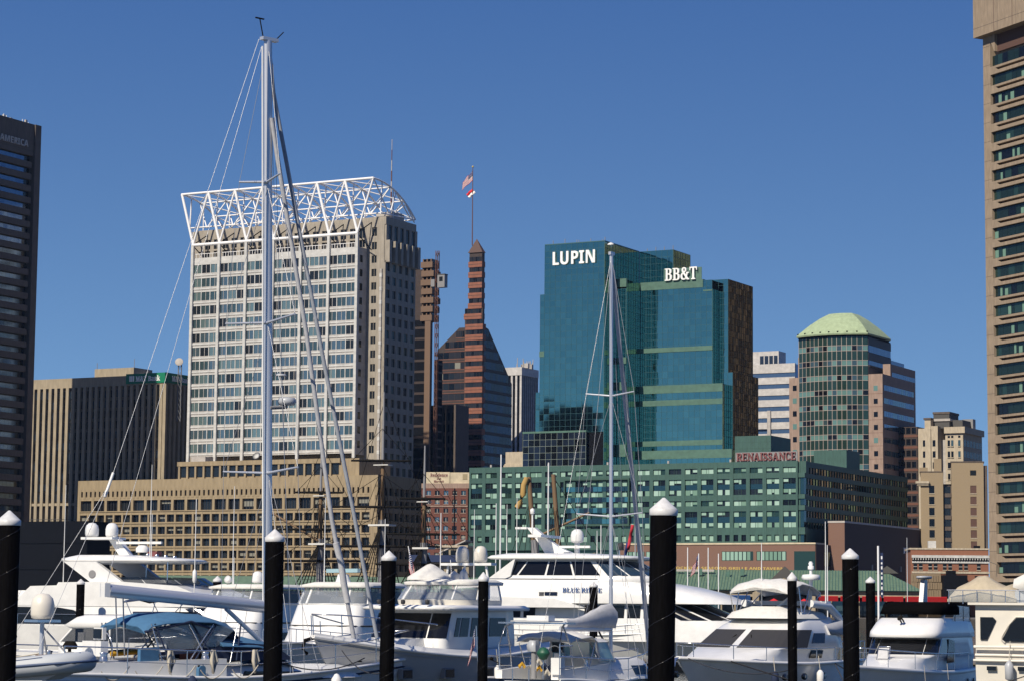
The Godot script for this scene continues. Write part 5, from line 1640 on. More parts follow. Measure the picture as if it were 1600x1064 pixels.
func long_yacht():
	var t := thing("motor_yacht", "long white motor yacht, three decks, BLUE RIDGE on its side", "yacht", Vector3(3.09, 0, -140), -22)
	var r := hull(t, "gelcoat", -11.5, 16.0, 3.1, 1.5, 1.3, 2.1, {"rake": 2.6, "full": 4.4, "deck": "non_skid", "rail": "gelcoat", "sunk": 0.25})
	var w0 := [1.0, -8.5, 11.4, 2.75, 3.4]
	var w1 := [2.15, -8.3, 11.0, 2.7, 3.2]
	var w2 := [3.12, -8.0, 8.4, 2.55, 2.6]
	house(t, "main_deck_house", "gelcoat", [w0, w1, w2])
	# main deck windows: side panes, then the raked windscreen
	for k in 8:
		var a: float = [-2.6, -1.4, 2.3, 3.05, 3.9, 4.85, 5.8, -4.4][k]
		var b: float = [-1.6, -0.7, 2.9, 3.7, 4.65, 5.6, 6.5, -3.0][k]
		for s in [1.0, -1.0]:
			fbox(t, "window", "tinted", FRONT, a, b, 2.28, 3.0, s * 2.52 - 0.14, s * 2.52 + 0.16 * s + 0.0)
	for k in 6:
		var tt: float = -0.5 + k * 0.1667
		pane(t, "windscreen", "tinted", w1, w2, tt + 0.012, tt + 0.152, 0.06, 0.94, 0.03)
	# bulwark and the great brow over the windscreen
	var b0 := [3.1, -4.2, 10.9, 2.95, 4.6]
	var b1 := [3.3, -4.2, 10.7, 2.97, 4.8]
	var b2 := [3.7, -4.0, 9.6, 2.93, 4.9]
	var b3 := [4.05, -3.8, 8.1, 2.86, 4.6]
	var b4 := [4.3, -3.7, 6.3, 2.78, 3.8]
	house(t, "upper_bulwark", "gelcoat", [b0, b1, b2, b3, b4])
	part(t, "brow_ledge", prism([[-3.7, 3.45], [0.7, 3.35], [2.5, 2.85], [-3.7, 2.85]], 2.9, 3.35), "gelcoat")
	var b5 := [4.44, -3.5, 6.4, 2.72, 3.2]
	var u0 := [4.62, -3.2, 6.1, 2.6, 2.6]
	var u1 := [5.5, -2.2, 4.4, 2.42, 1.7]
	house(t, "coaming", "gelcoat", [b4, b5, u0])
	part(t, "blue_line", sweep([Vector3(-3.5, 4.45, 2.74), Vector3(3.1, 4.45, 2.74)], 0.025, 5), "canvas_navy")
	house(t, "wheelhouse", "gelcoat", [u0, u1, [5.62, -2.3, 4.3, 2.4, 1.7]])
	for s in [1.0, -1.0]:
		for q in [[0.98, 0.905, 0.0], [0.895, 0.775, 0.0], [0.765, 0.645, 0.0], [0.635, 0.52, 0.0]]:
			pane(t, "window", "tinted", u0, u1, s * q[0], s * q[1], 0.06, 0.94, 0.02)
		for q in [[0.49, 0.36], [0.345, 0.20], [0.185, 0.015]]:
			pane(t, "windscreen", "tinted_blue", u0, u1, s * q[0], s * q[1], 0.04, 0.96, 0.02)
	house(t, "roof", "gelcoat", [[5.56, -3.4, 4.9, 2.75, 2.2], [5.64, -3.6, 5.4, 2.85, 2.5], [5.78, -3.4, 4.9, 2.7, 2.5], [5.92, -2.6, 2.6, 2.0, 2.0]])
	part(t, "aft_wing", prism([[-1.9, 5.62], [-3.5, 4.5], [-5.5, 4.3], [-5.5, 3.9], [-3.6, 4.0], [-2.2, 4.6]], 2.2, 2.75), "gelcoat")
	part(t, "aft_wing", prism([[-1.9, 5.62], [-3.5, 4.5], [-5.5, 4.3], [-5.5, 3.9], [-3.6, 4.0], [-2.2, 4.6]], -2.75, -2.2), "gelcoat")
	letters(t, "name_letters", "BLUE RIDGE", "name_blue", Transform3D(Basis(), Vector3(2.25, 3.7, 2.97)), 0.27, 2.35, 0.02, "Droid Serif")
	fbox(t, "side_vent", "hull_navy", FRONT, 0.0, 0.75, 3.52, 3.72, 2.9, 2.99)
	for k in 3:
		fbox(t, "vent_slot", "shadow_grey", FRONT, -0.35, -0.06, 3.5 + k * 0.08, 3.55 + k * 0.08, 2.9, 2.985)
	# radar mast
	part(t, "radar_mast", prism([[0.9, 5.85], [-1.0, 5.85], [-1.5, 6.6], [-1.9, 7.1], [-2.2, 7.45], [-1.75, 7.45], [-1.2, 7.0], [-0.2, 6.3]], -0.22, 0.22), "gelcoat")
	fbox(t, "mast_wing", "gelcoat", FRONT, -2.9, -2.2, 7.36, 7.48, -0.3, 0.3)
	fbox(t, "mast_wing", "gelcoat", FRONT, -1.55, -0.75, 6.85, 7.0, -1.6, 1.7)
	radome(t, Vector3(0.95, 6.55, 0.3), 0.38, 0.8)
	rod(t, "radome_post", "gelcoat", Vector3(0.95, 5.85, 0.3), Vector3(0.95, 6.6, 0.3), 0.16)
	fbox(t, "radar_bar", "gelcoat", FRONT, 0.0, 1.9, 6.25, 6.38, 0.6, 0.8)
	rod(t, "light_post", "gelcoat", Vector3(-1.95, 7.4, 0), Vector3(-1.95, 8.35, 0), 0.05)
	part(t, "mast_light", lathe([[0.0, 0.0], [0.14, 0.06], [0.14, 0.3], [0.0, 0.4]], 10), "gelcoat", Transform3D(Basis(), Vector3(-1.95, 8.2, 0)))
	part(t, "search_light", lathe([[0.0, 0], [0.2, 0.05], [0.24, 0.3], [0.0, 0.36]], 12), "screen_cover", Transform3D(Basis(Vector3.BACK, -1.4), Vector3(3.6, 6.3, 0.8)))
	rod(t, "search_light_post", "steel", Vector3(3.7, 5.8, 0.8), Vector3(3.7, 6.25, 0.8), 0.04)
	for s in [[-2.9, 1.6, 4.9], [-2.2, 1.8, 5.6], [-4.6, 2.4, 6.5], [2.2, 0.4, 2.5], [0.4, -1.0, 3.5]]:
		whip(t, Vector3(s[0], 5.7 if s[0] > -4 else 4.4, s[1]), s[2] * 0.62, 0.03)
	railing(t, r[0].slice(7, 21), 0.55, "steel", 2)


func left_yacht():
	var t := thing("motor_yacht", "big white flybridge yacht with a black hull window at far left", "yacht", Vector3(-19.45, 0, -120), -22)
	hull(t, "gelcoat", -11, 13.5, 2.65, 1.9, 1.75, 2.3, {"rake": 2.4, "full": 4.4, "deck": "non_skid", "sunk": 0.1})
	var a0 := [1.7, -8.0, 9.5, 2.5, 4.0]
	var a1 := [2.72, -8.0, 7.6, 2.42, 3.6]
	house(t, "main_house", "gelcoat", [a0, a1, [3.1, -7.5, 6.9, 2.3, 3.0], [3.45, -7.0, 5.2, 2.1, 2.6]])
	var wp := [[-7.9, 1.84], [-7.9, 2.66], [-1.8, 2.64], [-0.9, 2.52], [-0.2, 2.24], [0.25, 1.84]]
	for s in [1.0, -1.0]:
		part(t, "hull_window", prism(wp, s * 2.40, s * 2.53), "tinted")
	for k in 5:
		pane(t, "windscreen", "hull_navy", a0, a1, -0.45 + k * 0.18, -0.45 + k * 0.18 + 0.165, 0.15, 0.9, 0.02)
	part(t, "aft_coaming", prism([[-8, 2.7], [-8, 3.0], [-4.2, 3.0], [-3.4, 3.66], [-1.9, 3.7], [-1.8, 3.85], [1.6, 3.9], [4.8, 3.7], [6.2, 3.2], [6.4, 2.7]], -2.45, 2.45), "gelcoat")
	var c0 := [3.75, 0.6, 5.2, 2.0, 1.8]
	var c1 := [4.12, 0.4, 4.5, 1.9, 1.6]
	for k in 6:
		pane(t, "bridge_screen", "vinyl_smoked", c0, c1, -0.9 + k * 0.3, -0.9 + k * 0.3 + 0.285, 0.0, 1.0, 0.015)
	house(t, "bridge_seats", "gel_grey", [[3.7, 1.2, 4.2, 1.6, 0.5], [4.0, 1.2, 4.0, 1.5, 0.5]])
	# hardtop on raked side fins
	house(t, "hardtop", "gelcoat", [[4.80, -1.6, 4.3, 1.9, 2.2], [4.9, -1.9, 4.75, 2.1, 2.4], [5.02, -1.9, 4.4, 2.05, 2.4], [5.2, -1.3, 1.6, 1.5, 1.4]])
	for s in [1.0, -1.0]:
		part(t, "side_fin", prism([[-1.7, 4.86], [0.1, 4.86], [1.9, 3.7], [0.1, 3.7]], s * 1.9, s * 2.2), "gelcoat" if s > 0 else "gel_grey")
	part(t, "emblem", lathe([[0.16, 0.0], [0.2, 0.0], [0.2, 0.02], [0.16, 0.02]], 16), "mid_grey", Transform3D(Basis(Vector3.RIGHT, PI / 2), Vector3(-0.05, 4.25, 2.2)))
	fbox(t, "emblem_mark", "mid_grey", FRONT, -0.12, 0.02, 4.18, 4.33, 2.2, 2.215)
	rod(t, "hardtop_post", "steel", Vector3(3.9, 3.75, 1.8), Vector3(3.9, 4.85, 1.8), 0.03)
	rod(t, "hardtop_post", "steel", Vector3(0.6, 3.75, -1.8), Vector3(0.6, 4.85, -1.8), 0.03)
	# radar mast with two satellite domes
	part(t, "radar_mast", prism([[0.9, 5.1], [0.3, 5.1], [-0.5, 6.1], [-0.25, 6.2], [0.1, 6.05]], -0.2, 0.2), "gelcoat")
	fbox(t, "mast_wing", "gelcoat", FRONT, -1.7, 0.1, 5.98, 6.1, -0.6, 0.7)
	radome(t, Vector3(-1.25, 6.1, 0.4), 0.34, 0.72)
	radome(t, Vector3(-0.35, 6.1, 0.0), 0.32, 0.72)
	fbox(t, "radar_bar", "gelcoat", FRONT, 0.1, 2.7, 5.76, 5.88, 0.3, 0.42)
	part(t, "radar_hub", lathe([[0.32, 0], [0.34, 0.2], [0.2, 0.34], [0.0, 0.36]], 14), "gelcoat", Transform3D(Basis(), Vector3(1.6, 5.35, 0.3)))
	fbox(t, "red_cover", "maroon", FRONT, 1.9, 2.4, 5.1, 5.4, -0.2, 0.3)
	for s in [[-1.75, 2.1, 5.6], [2.55, 1.2, 4.6], [2.75, 1.4, 2.2]]:
		whip(t, Vector3(s[0], 5.0 if s[0] > 0 else 3.0, s[1]), s[2], 0.028)
	for k in 4:
		part(t, "deck_lamp", lathe([[0.0, 0.0], [0.1, 0.04], [0.1, 0.16], [0.0, 0.2]], 10), "steel", Transform3D(Basis(), Vector3(2.2 + k * 0.5, 5.1 - k * 0.04, 0.8)))
	fbox(t, "name_plate", "canvas_navy", FRONT, 2.4, 5.3, 3.2, 3.38, 2.3, 2.47)
	railing(t, [Vector3(-7.5, 3.0, 2.3), Vector3(-6.3, 3.0, 2.3), Vector3(-5.2, 3.0, 2.3), Vector3(-4.2, 3.0, 2.3)], 0.65, "steel", 3)
	railing(t, [Vector3(-6, 1.8, 2.5), Vector3(-4, 1.8, 2.55), Vector3(-2, 1.8, 2.6), Vector3(0, 1.8, 2.6), Vector3(2, 1.8, 2.55), Vector3(4, 1.82, 2.5), Vector3(6, 1.9, 2.3)], 0.5, "steel", 1)


func stays(t: Node, nm: String, list: Array, r := 0.011):
	for s in list:
		rod(t, nm, "wire", s[0], s[1], r, 1.0, 5)


func blue_canvas_sailboat():
	var t := thing("sailboat", "white sailboat with the tallest silver mast and a blue canvas bimini", "sailboat", Vector3(-5.94, 0, -60), 42)
	var r := hull(t, "gelcoat", -7.4, 4.6, 1.85, 1.25, 1.1, 1.5, {"rake": 1.5, "full": 2.4, "deck": "non_skid", "stripe": "canvas_navy", "rail": "gelcoat", "rail_r": 0.05})
	house(t, "coach_roof", "gelcoat", [[1.05, -2.2, 2.7, 1.05, 2.2], [1.3, -2.1, 2.3, 0.92, 1.9], [1.36, -2.0, 2.0, 0.8, 1.7]])
	for s in [1.0, -1.0]:
		part(t, "cabin_window", prism([[-1.5, 1.12], [-1.4, 1.24], [0.2, 1.22], [0.4, 1.12]], s * 0.96, s * 1.05), "tinted")
		# cockpit coamings, seats and winches
		part(t, "coaming", prism([[-6.9, 1.1], [-6.9, 1.45], [-2.2, 1.55], [-2.2, 1.1]], s * 1.0, s * 1.35), "gelcoat")
		for k in 3:
			part(t, "winch", lathe([[0.10, 0], [0.09, 0.1], [0.07, 0.14], [0.1, 0.2], [0.0, 0.22]], 12), "steel", Transform3D(Basis(), Vector3(-2.7 - k * 1.4, 1.5, s * 1.18)))
		for k in 3:
			part(t, "rope_coil", sweep([Vector3(-1.6 - k * 1.2, 1.75, s * 1.62), Vector3(-1.66 - k * 1.2, 1.5, s * 1.68), Vector3(-1.6 - k * 1.2, 1.25, s * 1.66), Vector3(-1.5 - k * 1.2, 1.5, s * 1.64), Vector3(-1.56 - k * 1.2, 1.75, s * 1.62)], 0.05, 6), "rope")
		railing(t, [r[0 if s > 0 else 1][1], r[0 if s > 0 else 1][4], r[0 if s > 0 else 1][7], r[0 if s > 0 else 1][10], r[0 if s > 0 else 1][13], r[0 if s > 0 else 1][16], r[0 if s > 0 else 1][19]], 0.62, "steel", 2)
	fbox(t, "companionway", "wood_red", FRONT, -2.35, -2.22, 1.1, 1.75, -0.4, 0.4)
	fbox(t, "cockpit_sole", "teak", FRONT, -6.6, -2.3, 1.05, 1.1, -0.95, 0.95)
	# wheel and pedestal with its screen
	rod(t, "pedestal", "gelcoat", Vector3(-5.0, 1.1, 0.1), Vector3(-5.0, 1.95, 0.1), 0.12)
	var ring := []
	for k in 25:
		ring.append(Vector3(-4.85, 1.75 + 0.42 * sin(TAU * k / 24.0), 0.1 + 0.42 * cos(TAU * k / 24.0)))
	part(t, "wheel", sweep(ring, 0.016, 6), "steel")
	fbox(t, "chart_plotter", "gelcoat", FRONT, -4.96, -4.86, 1.98, 2.26, -0.12, 0.26)
	fbox(t, "plotter_screen", "tinted", FRONT, -4.99, -4.95, 2.01, 2.23, -0.09, 0.23)
	# mast, spreaders and boom
	var top := Vector3(-0.28, 17.0, -0.15)
	part(t, "mast", sweep([Vector3(0, 1.3, 0), Vector3(-0.07, 5.2, -0.04), Vector3(-0.17, 11, -0.09), top], 0.09, 14, 1.25), "alloy")
	fbox(t, "mast_track", "gelcoat", Transform3D(Basis(Vector3.BACK, 0.0266), Vector3(-0.12, 1.4, 0)), -0.04, -0.01, 0.8, 15.4, -0.02, 0.02)
	fbox(t, "masthead", "alloy", FRONT, -0.48, 0.0, 17.0, 17.08, -0.23, -0.07)
	rod(t, "wind_vane", "tar", Vector3(-0.42, 17.02, -0.15), Vector3(-0.55, 17.54, -0.15), 0.015)
	fbox(t, "wind_vane", "tar", FRONT, -0.68, -0.42, 17.52, 17.55, -0.17, -0.13)
	rod(t, "wind_vane", "tar", Vector3(-0.05, 17.05, -0.15), Vector3(0.2, 17.3, -0.15), 0.014)
	var tips := []
	for q in [[6.07, 1.55], [9.8, 1.45], [13.35, 0.86]]:
		var c := Vector3(-0.02 - (q[0] - 1.3) * 0.0265, q[0], 0)
		for s in [1.0, -1.0]:
			var tip: Vector3 = c + Vector3(-0.22, 0.08, s * q[1])
			rod(t, "spreader", "alloy", c, tip, 0.036, 0.7)
			tips.append(tip)
	var sh := []
	for s in 2:
		var side := 1.0 if s == 0 else -1.0
		sh.append([Vector3(-0.2, 1.2, side * 1.75), tips[0 + s]])
		sh.append([tips[0 + s], tips[2 + s]])
		sh.append([tips[2 + s], tips[4 + s]])
		sh.append([tips[4 + s], top])
		sh.append([Vector3(-0.5, 1.2, side * 1.7), Vector3(-0.1, 6.0, 0)])
		sh.append([Vector3(0.3, 1.2, side * 1.7), Vector3(-0.1, 6.0, 0)])
		sh.append([tips[0 + s], Vector3(-0.2, 9.7, 0)])
		sh.append([tips[2 + s], Vector3(-0.3, 13.2, 0)])
	# backstay that splits above the stern, topping lift, halyards
	var split := Vector3(-4.75, 5.6, 0.05)
	sh.append([top + Vector3(-0.28, 0, 0), split])
	sh.append([split, Vector3(-7.2, 1.3, 0.8)])
	sh.append([split, Vector3(-7.2, 1.3, -0.8)])
	sh.append([top + Vector3(-0.2, -0.2, 0), Vector3(-4.8, 3.25, 0.1)])
	sh.append([top + Vector3(0.1, -1.2, 0), Vector3(0.5, 1.6, 0.3)])
	sh.append([top + Vector3(0.1, -0.6, 0.1), Vector3(0.9, 1.6, -0.3)])
	stays(t, "stay", sh, 0.0068)
	rod(t, "backstay_tensioner", "gelcoat", split + Vector3(0.1, 0.28, 0), split + Vector3(-0.12, -0.3, 0), 0.035)
	# furled headsails, the foil wrapped by its sail
	part(t, "furled_sail", sweep([top + Vector3(0.05, -0.25, 0), top + Vector3(0.2, -1.3, 0.0), Vector3(1.5, 9.2, 0), Vector3(2.6, 5.2, 0), Vector3(3.3, 2.5, 0), Vector3(3.5, 1.75, 0)], 0.052, 8), "sail_blue")
	part(t, "furled_sail", sweep([Vector3(-0.22, 15.0, 0.0), Vector3(-0.02, 14.0, 0), Vector3(1.0, 9.6, 0.0), Vector3(1.9, 5.0, 0.0), Vector3(2.4, 3.1, 0.0), Vector3(2.8, 1.5, 0)], 0.057, 8), "sail_roll")
	part(t, "furled_clew", sweep([Vector3(2.05, 4.4, 0), Vector3(2.2, 3.9, 0.03), Vector3(2.32, 3.4, 0.0), Vector3(2.45, 2.9, 0.0)], 0.085, 8), "canvas_grey")
	for p in [Vector3(3.53, 1.6, 0), Vector3(2.82, 1.4, 0)]:
		part(t, "furler_drum", lathe([[0.12, 0], [0.12, 0.03], [0.06, 0.05], [0.06, 0.12], [0.12, 0.14], [0.12, 0.17]], 14), "tar", Transform3D(Basis(), p))
	part(t, "boom", sweep([Vector3(-0.15, 2.78, 0), Vector3(-2.5, 2.95, 0.12), Vector3(-4.85, 3.12, 0.25)], 0.135, 12, 1.15), "alloy")
	fbox(t, "boom_end", "gelcoat", Transform3D(Basis(), Vector3(-4.9, 3.14, 0.25)), -0.1, 0.05, -0.17, 0.15, -0.12, 0.12)
	rod(t, "boom_vang", "alloy", Vector3(0.0, 1.75, 0), Vector3(-1.35, 2.72, 0.07), 0.055)
	stays(t, "mainsheet", [[Vector3(-4.4, 3.0, 0.22), Vector3(-4.3, 1.6, 0.2)], [Vector3(-4.6, 3.0, 0.22), Vector3(-4.5, 1.6, 0.2)]], 0.018)
	# canvas: dodger forward, bimini aft, clear panels between
	canopy(t, "bimini", "canvas_blue", [[-1.5, 2.2, 0.85], [-1.75, 2.42, 1.0], [-2.4, 2.58, 1.1], [-3.1, 2.62, 1.15], [-3.8, 2.58, 1.12], [-4.15, 2.48, 1.08], [-4.3, 2.36, 1.02]], 0.2)
	canopy(t, "dodger", "canvas_blue", [[0.1, 1.52, 0.95], [-0.5, 1.95, 1.08], [-1.1, 2.05, 1.15], [-2.2, 2.1, 1.2]], 0.25)
	rod(t, "radar_bracket", "mid_grey", Vector3(-0.1, 7.7, 0), Vector3(0.4, 7.75, 0), 0.05)
	part(t, "mast_radar", lathe([[0.0, 0], [0.2, 0.02], [0.24, 0.1], [0.2, 0.2], [0.0, 0.22]], 16), "gel_grey", Transform3D(Basis(), Vector3(0.42, 7.78, 0)))
	part(t, "mast_antenna", lathe([[0.0, 0], [0.16, 0.02], [0.12, 0.06], [0.0, 0.07]], 14), "gel_grey", Transform3D(Basis(), Vector3(0.22, 8.5, 0)))
	for s in [1.0, -1.0]:
		part(t, "canvas_side", prism([[-2.3, 1.5], [0.0, 1.5], [-0.6, 1.86], [-2.3, 1.95]], s * 1.02, s * 1.05), "canvas_navy")
		part(t, "canvas_band", prism([[-4.1, 1.62], [-2.3, 1.72], [-2.3, 1.80], [-4.1, 1.70]], s * 1.07, s * 1.10), "canvas_navy")
		part(t, "clear_panel", prism([[-4.0, 1.72], [-2.3, 1.82], [-1.7, 2.3], [-4.0, 2.36]], s * 1.05, s * 1.06), "vinyl")
		for q in [[-4.15, -3.9], [-3.1, -2.6], [-2.4, -3.2], [-1.7, -2.0]]:
			rod(t, "canopy_frame", "steel", Vector3(q[0], 2.36, s * 1.06), Vector3(q[1], 1.45, s * 1.2), 0.016)
			rod(t, "canopy_edge", "canvas_navy", Vector3(q[0] + 0.1, 2.36, s * 1.05), Vector3(q[1] + 0.2, 1.5, s * 1.18), 0.02)
		part(t, "valance", sweep([Vector3(-4.3, 2.17, s * 1.02), Vector3(-3.1, 2.41, s * 1.14), Vector3(-1.5, 2.02, s * 0.86)], 0.035, 6), "canvas_navy")
	# stern: radar pole, life ring, outboard bracket, cushions
	rod(t, "radar_pole", "alloy", Vector3(-6.6, 1.2, 0.3), Vector3(-6.6, 2.42, 0.3), 0.05)
	radome(t, Vector3(-6.6, 2.44, 0.3), 0.27, 0.6, "gel_cream")
	fbox(t, "radar_bracket", "steel", FRONT, -6.9, -6.3, 2.38, 2.44, 0.0, 0.6)
	stays(t, "pole_brace", [[Vector3(-6.6, 2.3, 0.3), Vector3(-5.9, 1.3, 0.9)], [Vector3(-6.6, 2.3, 0.3), Vector3(-5.9, 1.3, -0.5)]], 0.022)
	fbox(t, "instrument_pod", "gelcoat", FRONT, -5.15, -4.95, 1.6, 1.95, -0.3, 0.5)
	part(t, "yellow_bag", sweep([Vector3(-3.9, 1.62, -1.0), Vector3(-3.2, 1.66, -1.05), Vector3(-2.6, 1.64, -1.0)], 0.06, 8), "yellow")
	for k in 2:
		part(t, "fender", lathe([[0.0, 0], [0.12, 0.08], [0.13, 0.5], [0.05, 0.62], [0.0, 0.64]], 12), "gelcoat" if k else "canvas_navy", Transform3D(Basis(), Vector3(-3.6 + k * 4.2, 0.55, 1.98)))
	part(t, "pulpit", sweep([Vector3(2.6, 2.0, 1.0), Vector3(3.8, 2.15, 0.45), Vector3(4.5, 2.2, 0.0), Vector3(3.8, 2.15, -0.45), Vector3(2.6, 2.0, -1.0)], 0.018, 6), "steel")
	part(t, "anchor", sweep([Vector3(4.4, 1.55, 0.0), Vector3(4.75, 1.5, 0), Vector3(4.9, 1.25, 0)], 0.05, 6), "steel")


# cloth over hoops: each station is [x, crown height, half width]; the edges drop by `drop`
func canopy(p: Node, nm: String, m: String, stations: Array, drop: float) -> MeshInstance3D:
	var rings := []
	for i in stations.size():
		var s: Array = stations[i]
		var ring := []
		for k in 13:
			var u := -1.0 + k / 6.0
			var sag := 0.02 * sin(u * 9.0 + i * 2.3)
			ring.append(Vector3(s[0], s[1] - drop * pow(absf(u), 2.6) + sag, s[2] * u))
		for k in 13:
			ring.append(ring[12 - k] + Vector3(0, -0.022, 0))
		rings.append(ring)
	return part(p, nm, loft(rings), m)


func dinghy():
	var t := thing("inflatable_dinghy", "grey inflatable dinghy with an upturned bow at lower left", "dinghy", Vector3(-9.75, 1.25, -50), -10)
	var pts := []
	for k in 9:
		var a := -PI / 2 + PI * k / 8.0
		pts.append(Vector3(0.35 + cos(a) * 0.75, 0.30 + 0.08 * cos(a), sin(a) * 0.6))
	var line := [Vector3(-2.4, 0.08, -0.6), Vector3(-1.0, 0.18, -0.62)] + pts + [Vector3(-1.0, 0.18, 0.62), Vector3(-2.4, 0.08, 0.6)]
	part(t, "tube", sweep(line, 0.21, 12), "rubber_grey")
	var lift := []
	for q in line:
		var d: Vector3 = q - Vector3(0.3, q.y, 0) if q.x > 0.35 else Vector3(0, 0, q.z)
		lift.append(q + d.normalized() * 0.205 + Vector3(0, 0.02, 0))
	part(t, "rub_strip", sweep(lift, 0.03, 6), "rubber_blue")
	part(t, "floor", prism([[-2.4, -0.05], [0.4, 0.0], [0.95, 0.25], [0.4, 0.12], [-2.4, 0.06]], -0.5, 0.5), "gel_grey")
	fbox(t, "transom", "gel_grey", FRONT, -2.3, -2.22, -0.1, 0.45, -0.5, 0.5)
	fbox(t, "seat", "gelcoat", FRONT, -1.2, -0.9, 0.2, 0.26, -0.5, 0.5)
	for s in [1.0, -1.0]:
		rod(t, "davit", "steel", Vector3(0.2, 0.2, s * 0.3), Vector3(1.1, 0.55, s * 0.3), 0.03)
	part(t, "grab_rope", sweep(bez(Vector3(-1.6, 0.42, 0.78), Vector3(-0.6, 0.36, 0.86), Vector3(0.4, 0.55, 0.8), 8), 0.014, 5), "rope")
	var e := thing("outboard_motor", "black outboard motor standing on a rail behind the grey dinghy", "outboard motor", Vector3(-10.3, 1.6, -57))
	e.scale = Vector3.ONE * 0.6
	house(e, "cowling", "tar", [[0.25, -0.2, 0.28, 0.16, 0.2], [0.4, -0.24, 0.3, 0.18, 0.22], [0.56, -0.14, 0.2, 0.13, 0.16]])
	rod(e, "leg", "tar", Vector3(0, -0.5, 0), Vector3(0, 0.3, 0), 0.07)
	fbox(e, "bracket", "mid_grey", FRONT, -0.1, 0.16, 0.0, 0.14, -0.12, 0.12)


func bridge_boat(which: String):
	var left := which == "left"
	var t := thing("sport_cruiser", "white flybridge cruiser with clear bridge curtains behind the silver boom" if left else "white flybridge cruiser with an open array radar between two pilings", "cabin cruiser", Vector3(-11.21, 0, -100) if left else Vector3(-6.39, 0, -88), -118)
	hull(t, "gelcoat", -8.0, 4.2, 2.1, 1.25, 1.2, 1.6, {"rake": 1.6, "full": 4.0, "deck": "gelcoat", "rail": "gel_grey"})
	var a0 := [1.3, -4.5, 2.0, 1.5, 1.7]
	var a1 := [1.75, -4.5, 1.45, 1.5, 1.2]
	var a2 := [2.1, -4.4, 1.1, 1.48, 0.8]
	var a3 := [2.85, -4.2, 0.55, 1.42, 0.5]
	house(t, "cabin", "gelcoat", [a0, a1, a2])
	house(t, "bridge_front", "gelcoat", [a2, a3])
	part(t, "dark_line", sweep([hp(a2, 1.0) * Vector3(1, 1, 1.01), hp(a2, 0.7) * Vector3(1, 1, 1.01), hp(a2, 0.5) * Vector3(1, 1, 1.01), hp(a2, 0.35), hp(a2, 0.2) + Vector3(0.02, 0, 0), hp(a2, 0.0) + Vector3(0.03, 0, 0), hp(a2, -0.2) + Vector3(0.02, 0, 0), hp(a2, -0.35), hp(a2, -0.5) * Vector3(1, 1, 1.01), hp(a2, -1.0) * Vector3(1, 1, 1.01)], 0.03, 5), "screen_cover")
	for s in [1.0, -1.0]:
		pane(t, "cabin_window", "tinted", a0, a1, s * 0.55, s * 0.8, 0.25, 0.9, 0.02)
		fbox(t, "porthole", "tinted", FRONT, 1.0, 1.5, 0.75, 1.0, s * 1.98 - 0.06, s * 1.98 + 0.06)
	# bridge enclosure: clear panels between white posts under a hard roof
	var e0 := [2.88, -2.6, 0.5, 1.45, 0.5]
	var e1 := [3.5, -2.6, 0.15, 1.36, 0.45]
	for q in [[-0.95, -0.52], [-0.48, -0.18], [-0.16, 0.16], [0.18, 0.48], [0.52, 0.95]]:
		pane(t, "clear_panel", "vinyl" if q[0] > -0.5 else "vinyl_smoked", e0, e1, q[0], q[1], 0.02, 0.98, 0.008)
	for q in [-0.97, -0.5, -0.17, 0.17, 0.5, 0.97]:
		rod(t, "bridge_post", "gelcoat", hp(e0, q), hp(e1, q), 0.045)
	house(t, "bridge_roof", "canvas_white", [[3.48, -2.9, 0.35, 1.5, 0.6], [3.56, -2.9, 0.4, 1.52, 0.7], [3.68, -2.7, -0.2, 1.2, 0.6]])
	part(t, "bridge_rail", sweep([hp(e0, -1.0), hp(e0, -0.6), hp(e0, -0.5), hp(e0, -0.3), hp(e0, 0.0), hp(e0, 0.3), hp(e0, 0.5), hp(e0, 0.6), hp(e0, 1.0)], 0.03, 6), "gelcoat")
	house(t, "console", "gel_grey", [[2.7, -1.6, -0.4, 0.6, 0.2], [3.15, -1.4, -0.5, 0.5, 0.2]])
	for k in 2:
		fbox(t, "helm_seat", "gelcoat", FRONT, -2.2, -1.9, 2.7, 3.3, -0.7 + k * 0.8, -0.2 + k * 0.8)
	if left:
		radome(t, Vector3(-1.0, 3.72, -0.3), 0.24, 0.5)
		part(t, "search_light", lathe([[0.0, 0], [0.14, 0.05], [0.16, 0.22], [0.0, 0.26]], 12), "gelcoat", Transform3D(Basis(Vector3.BACK, -1.2), Vector3(-0.3, 3.8, 0.6)))
		whip(t, Vector3(-1.5, 3.6, 1.3), 4.2)
		whip(t, Vector3(-1.0, 3.6, 0.9), 1.2)
	else:
		part(t, "radar_pedestal", lathe([[0.3, 0], [0.24, 0.15], [0.2, 0.3], [0.0, 0.34]], 14), "gelcoat", Transform3D(Basis(), Vector3(-0.8, 3.66, 0.1)))
		fbox(t, "radar_array", "blue_trim", Transform3D(Basis(UP, 1.2), Vector3(-0.8, 4.1, 0.1)), -0.95, 0.95, -0.07, 0.07, -0.07, 0.07)
		whip(t, Vector3(-1.4, 3.6, 1.3), 3.2)
		whip(t, Vector3(-1.4, 3.6, -1.3), 2.4)
	railing(t, [Vector3(1.0, 1.3, -1.7), Vector3(2.3, 1.4, -1.35), Vector3(3.5, 1.5, -0.7), Vector3(4.1, 1.55, 0.0), Vector3(3.5, 1.5, 0.7), Vector3(2.3, 1.4, 1.35), Vector3(1.0, 1.3, 1.7)], 0.5)
	part(t, "bow_hatch", lathe([[0.0, 0.0], [0.28, 0.0], [0.28, 0.05], [0.0, 0.06]], 14), "tinted", Transform3D(Basis(), Vector3(2.6, 1.35, 0)))


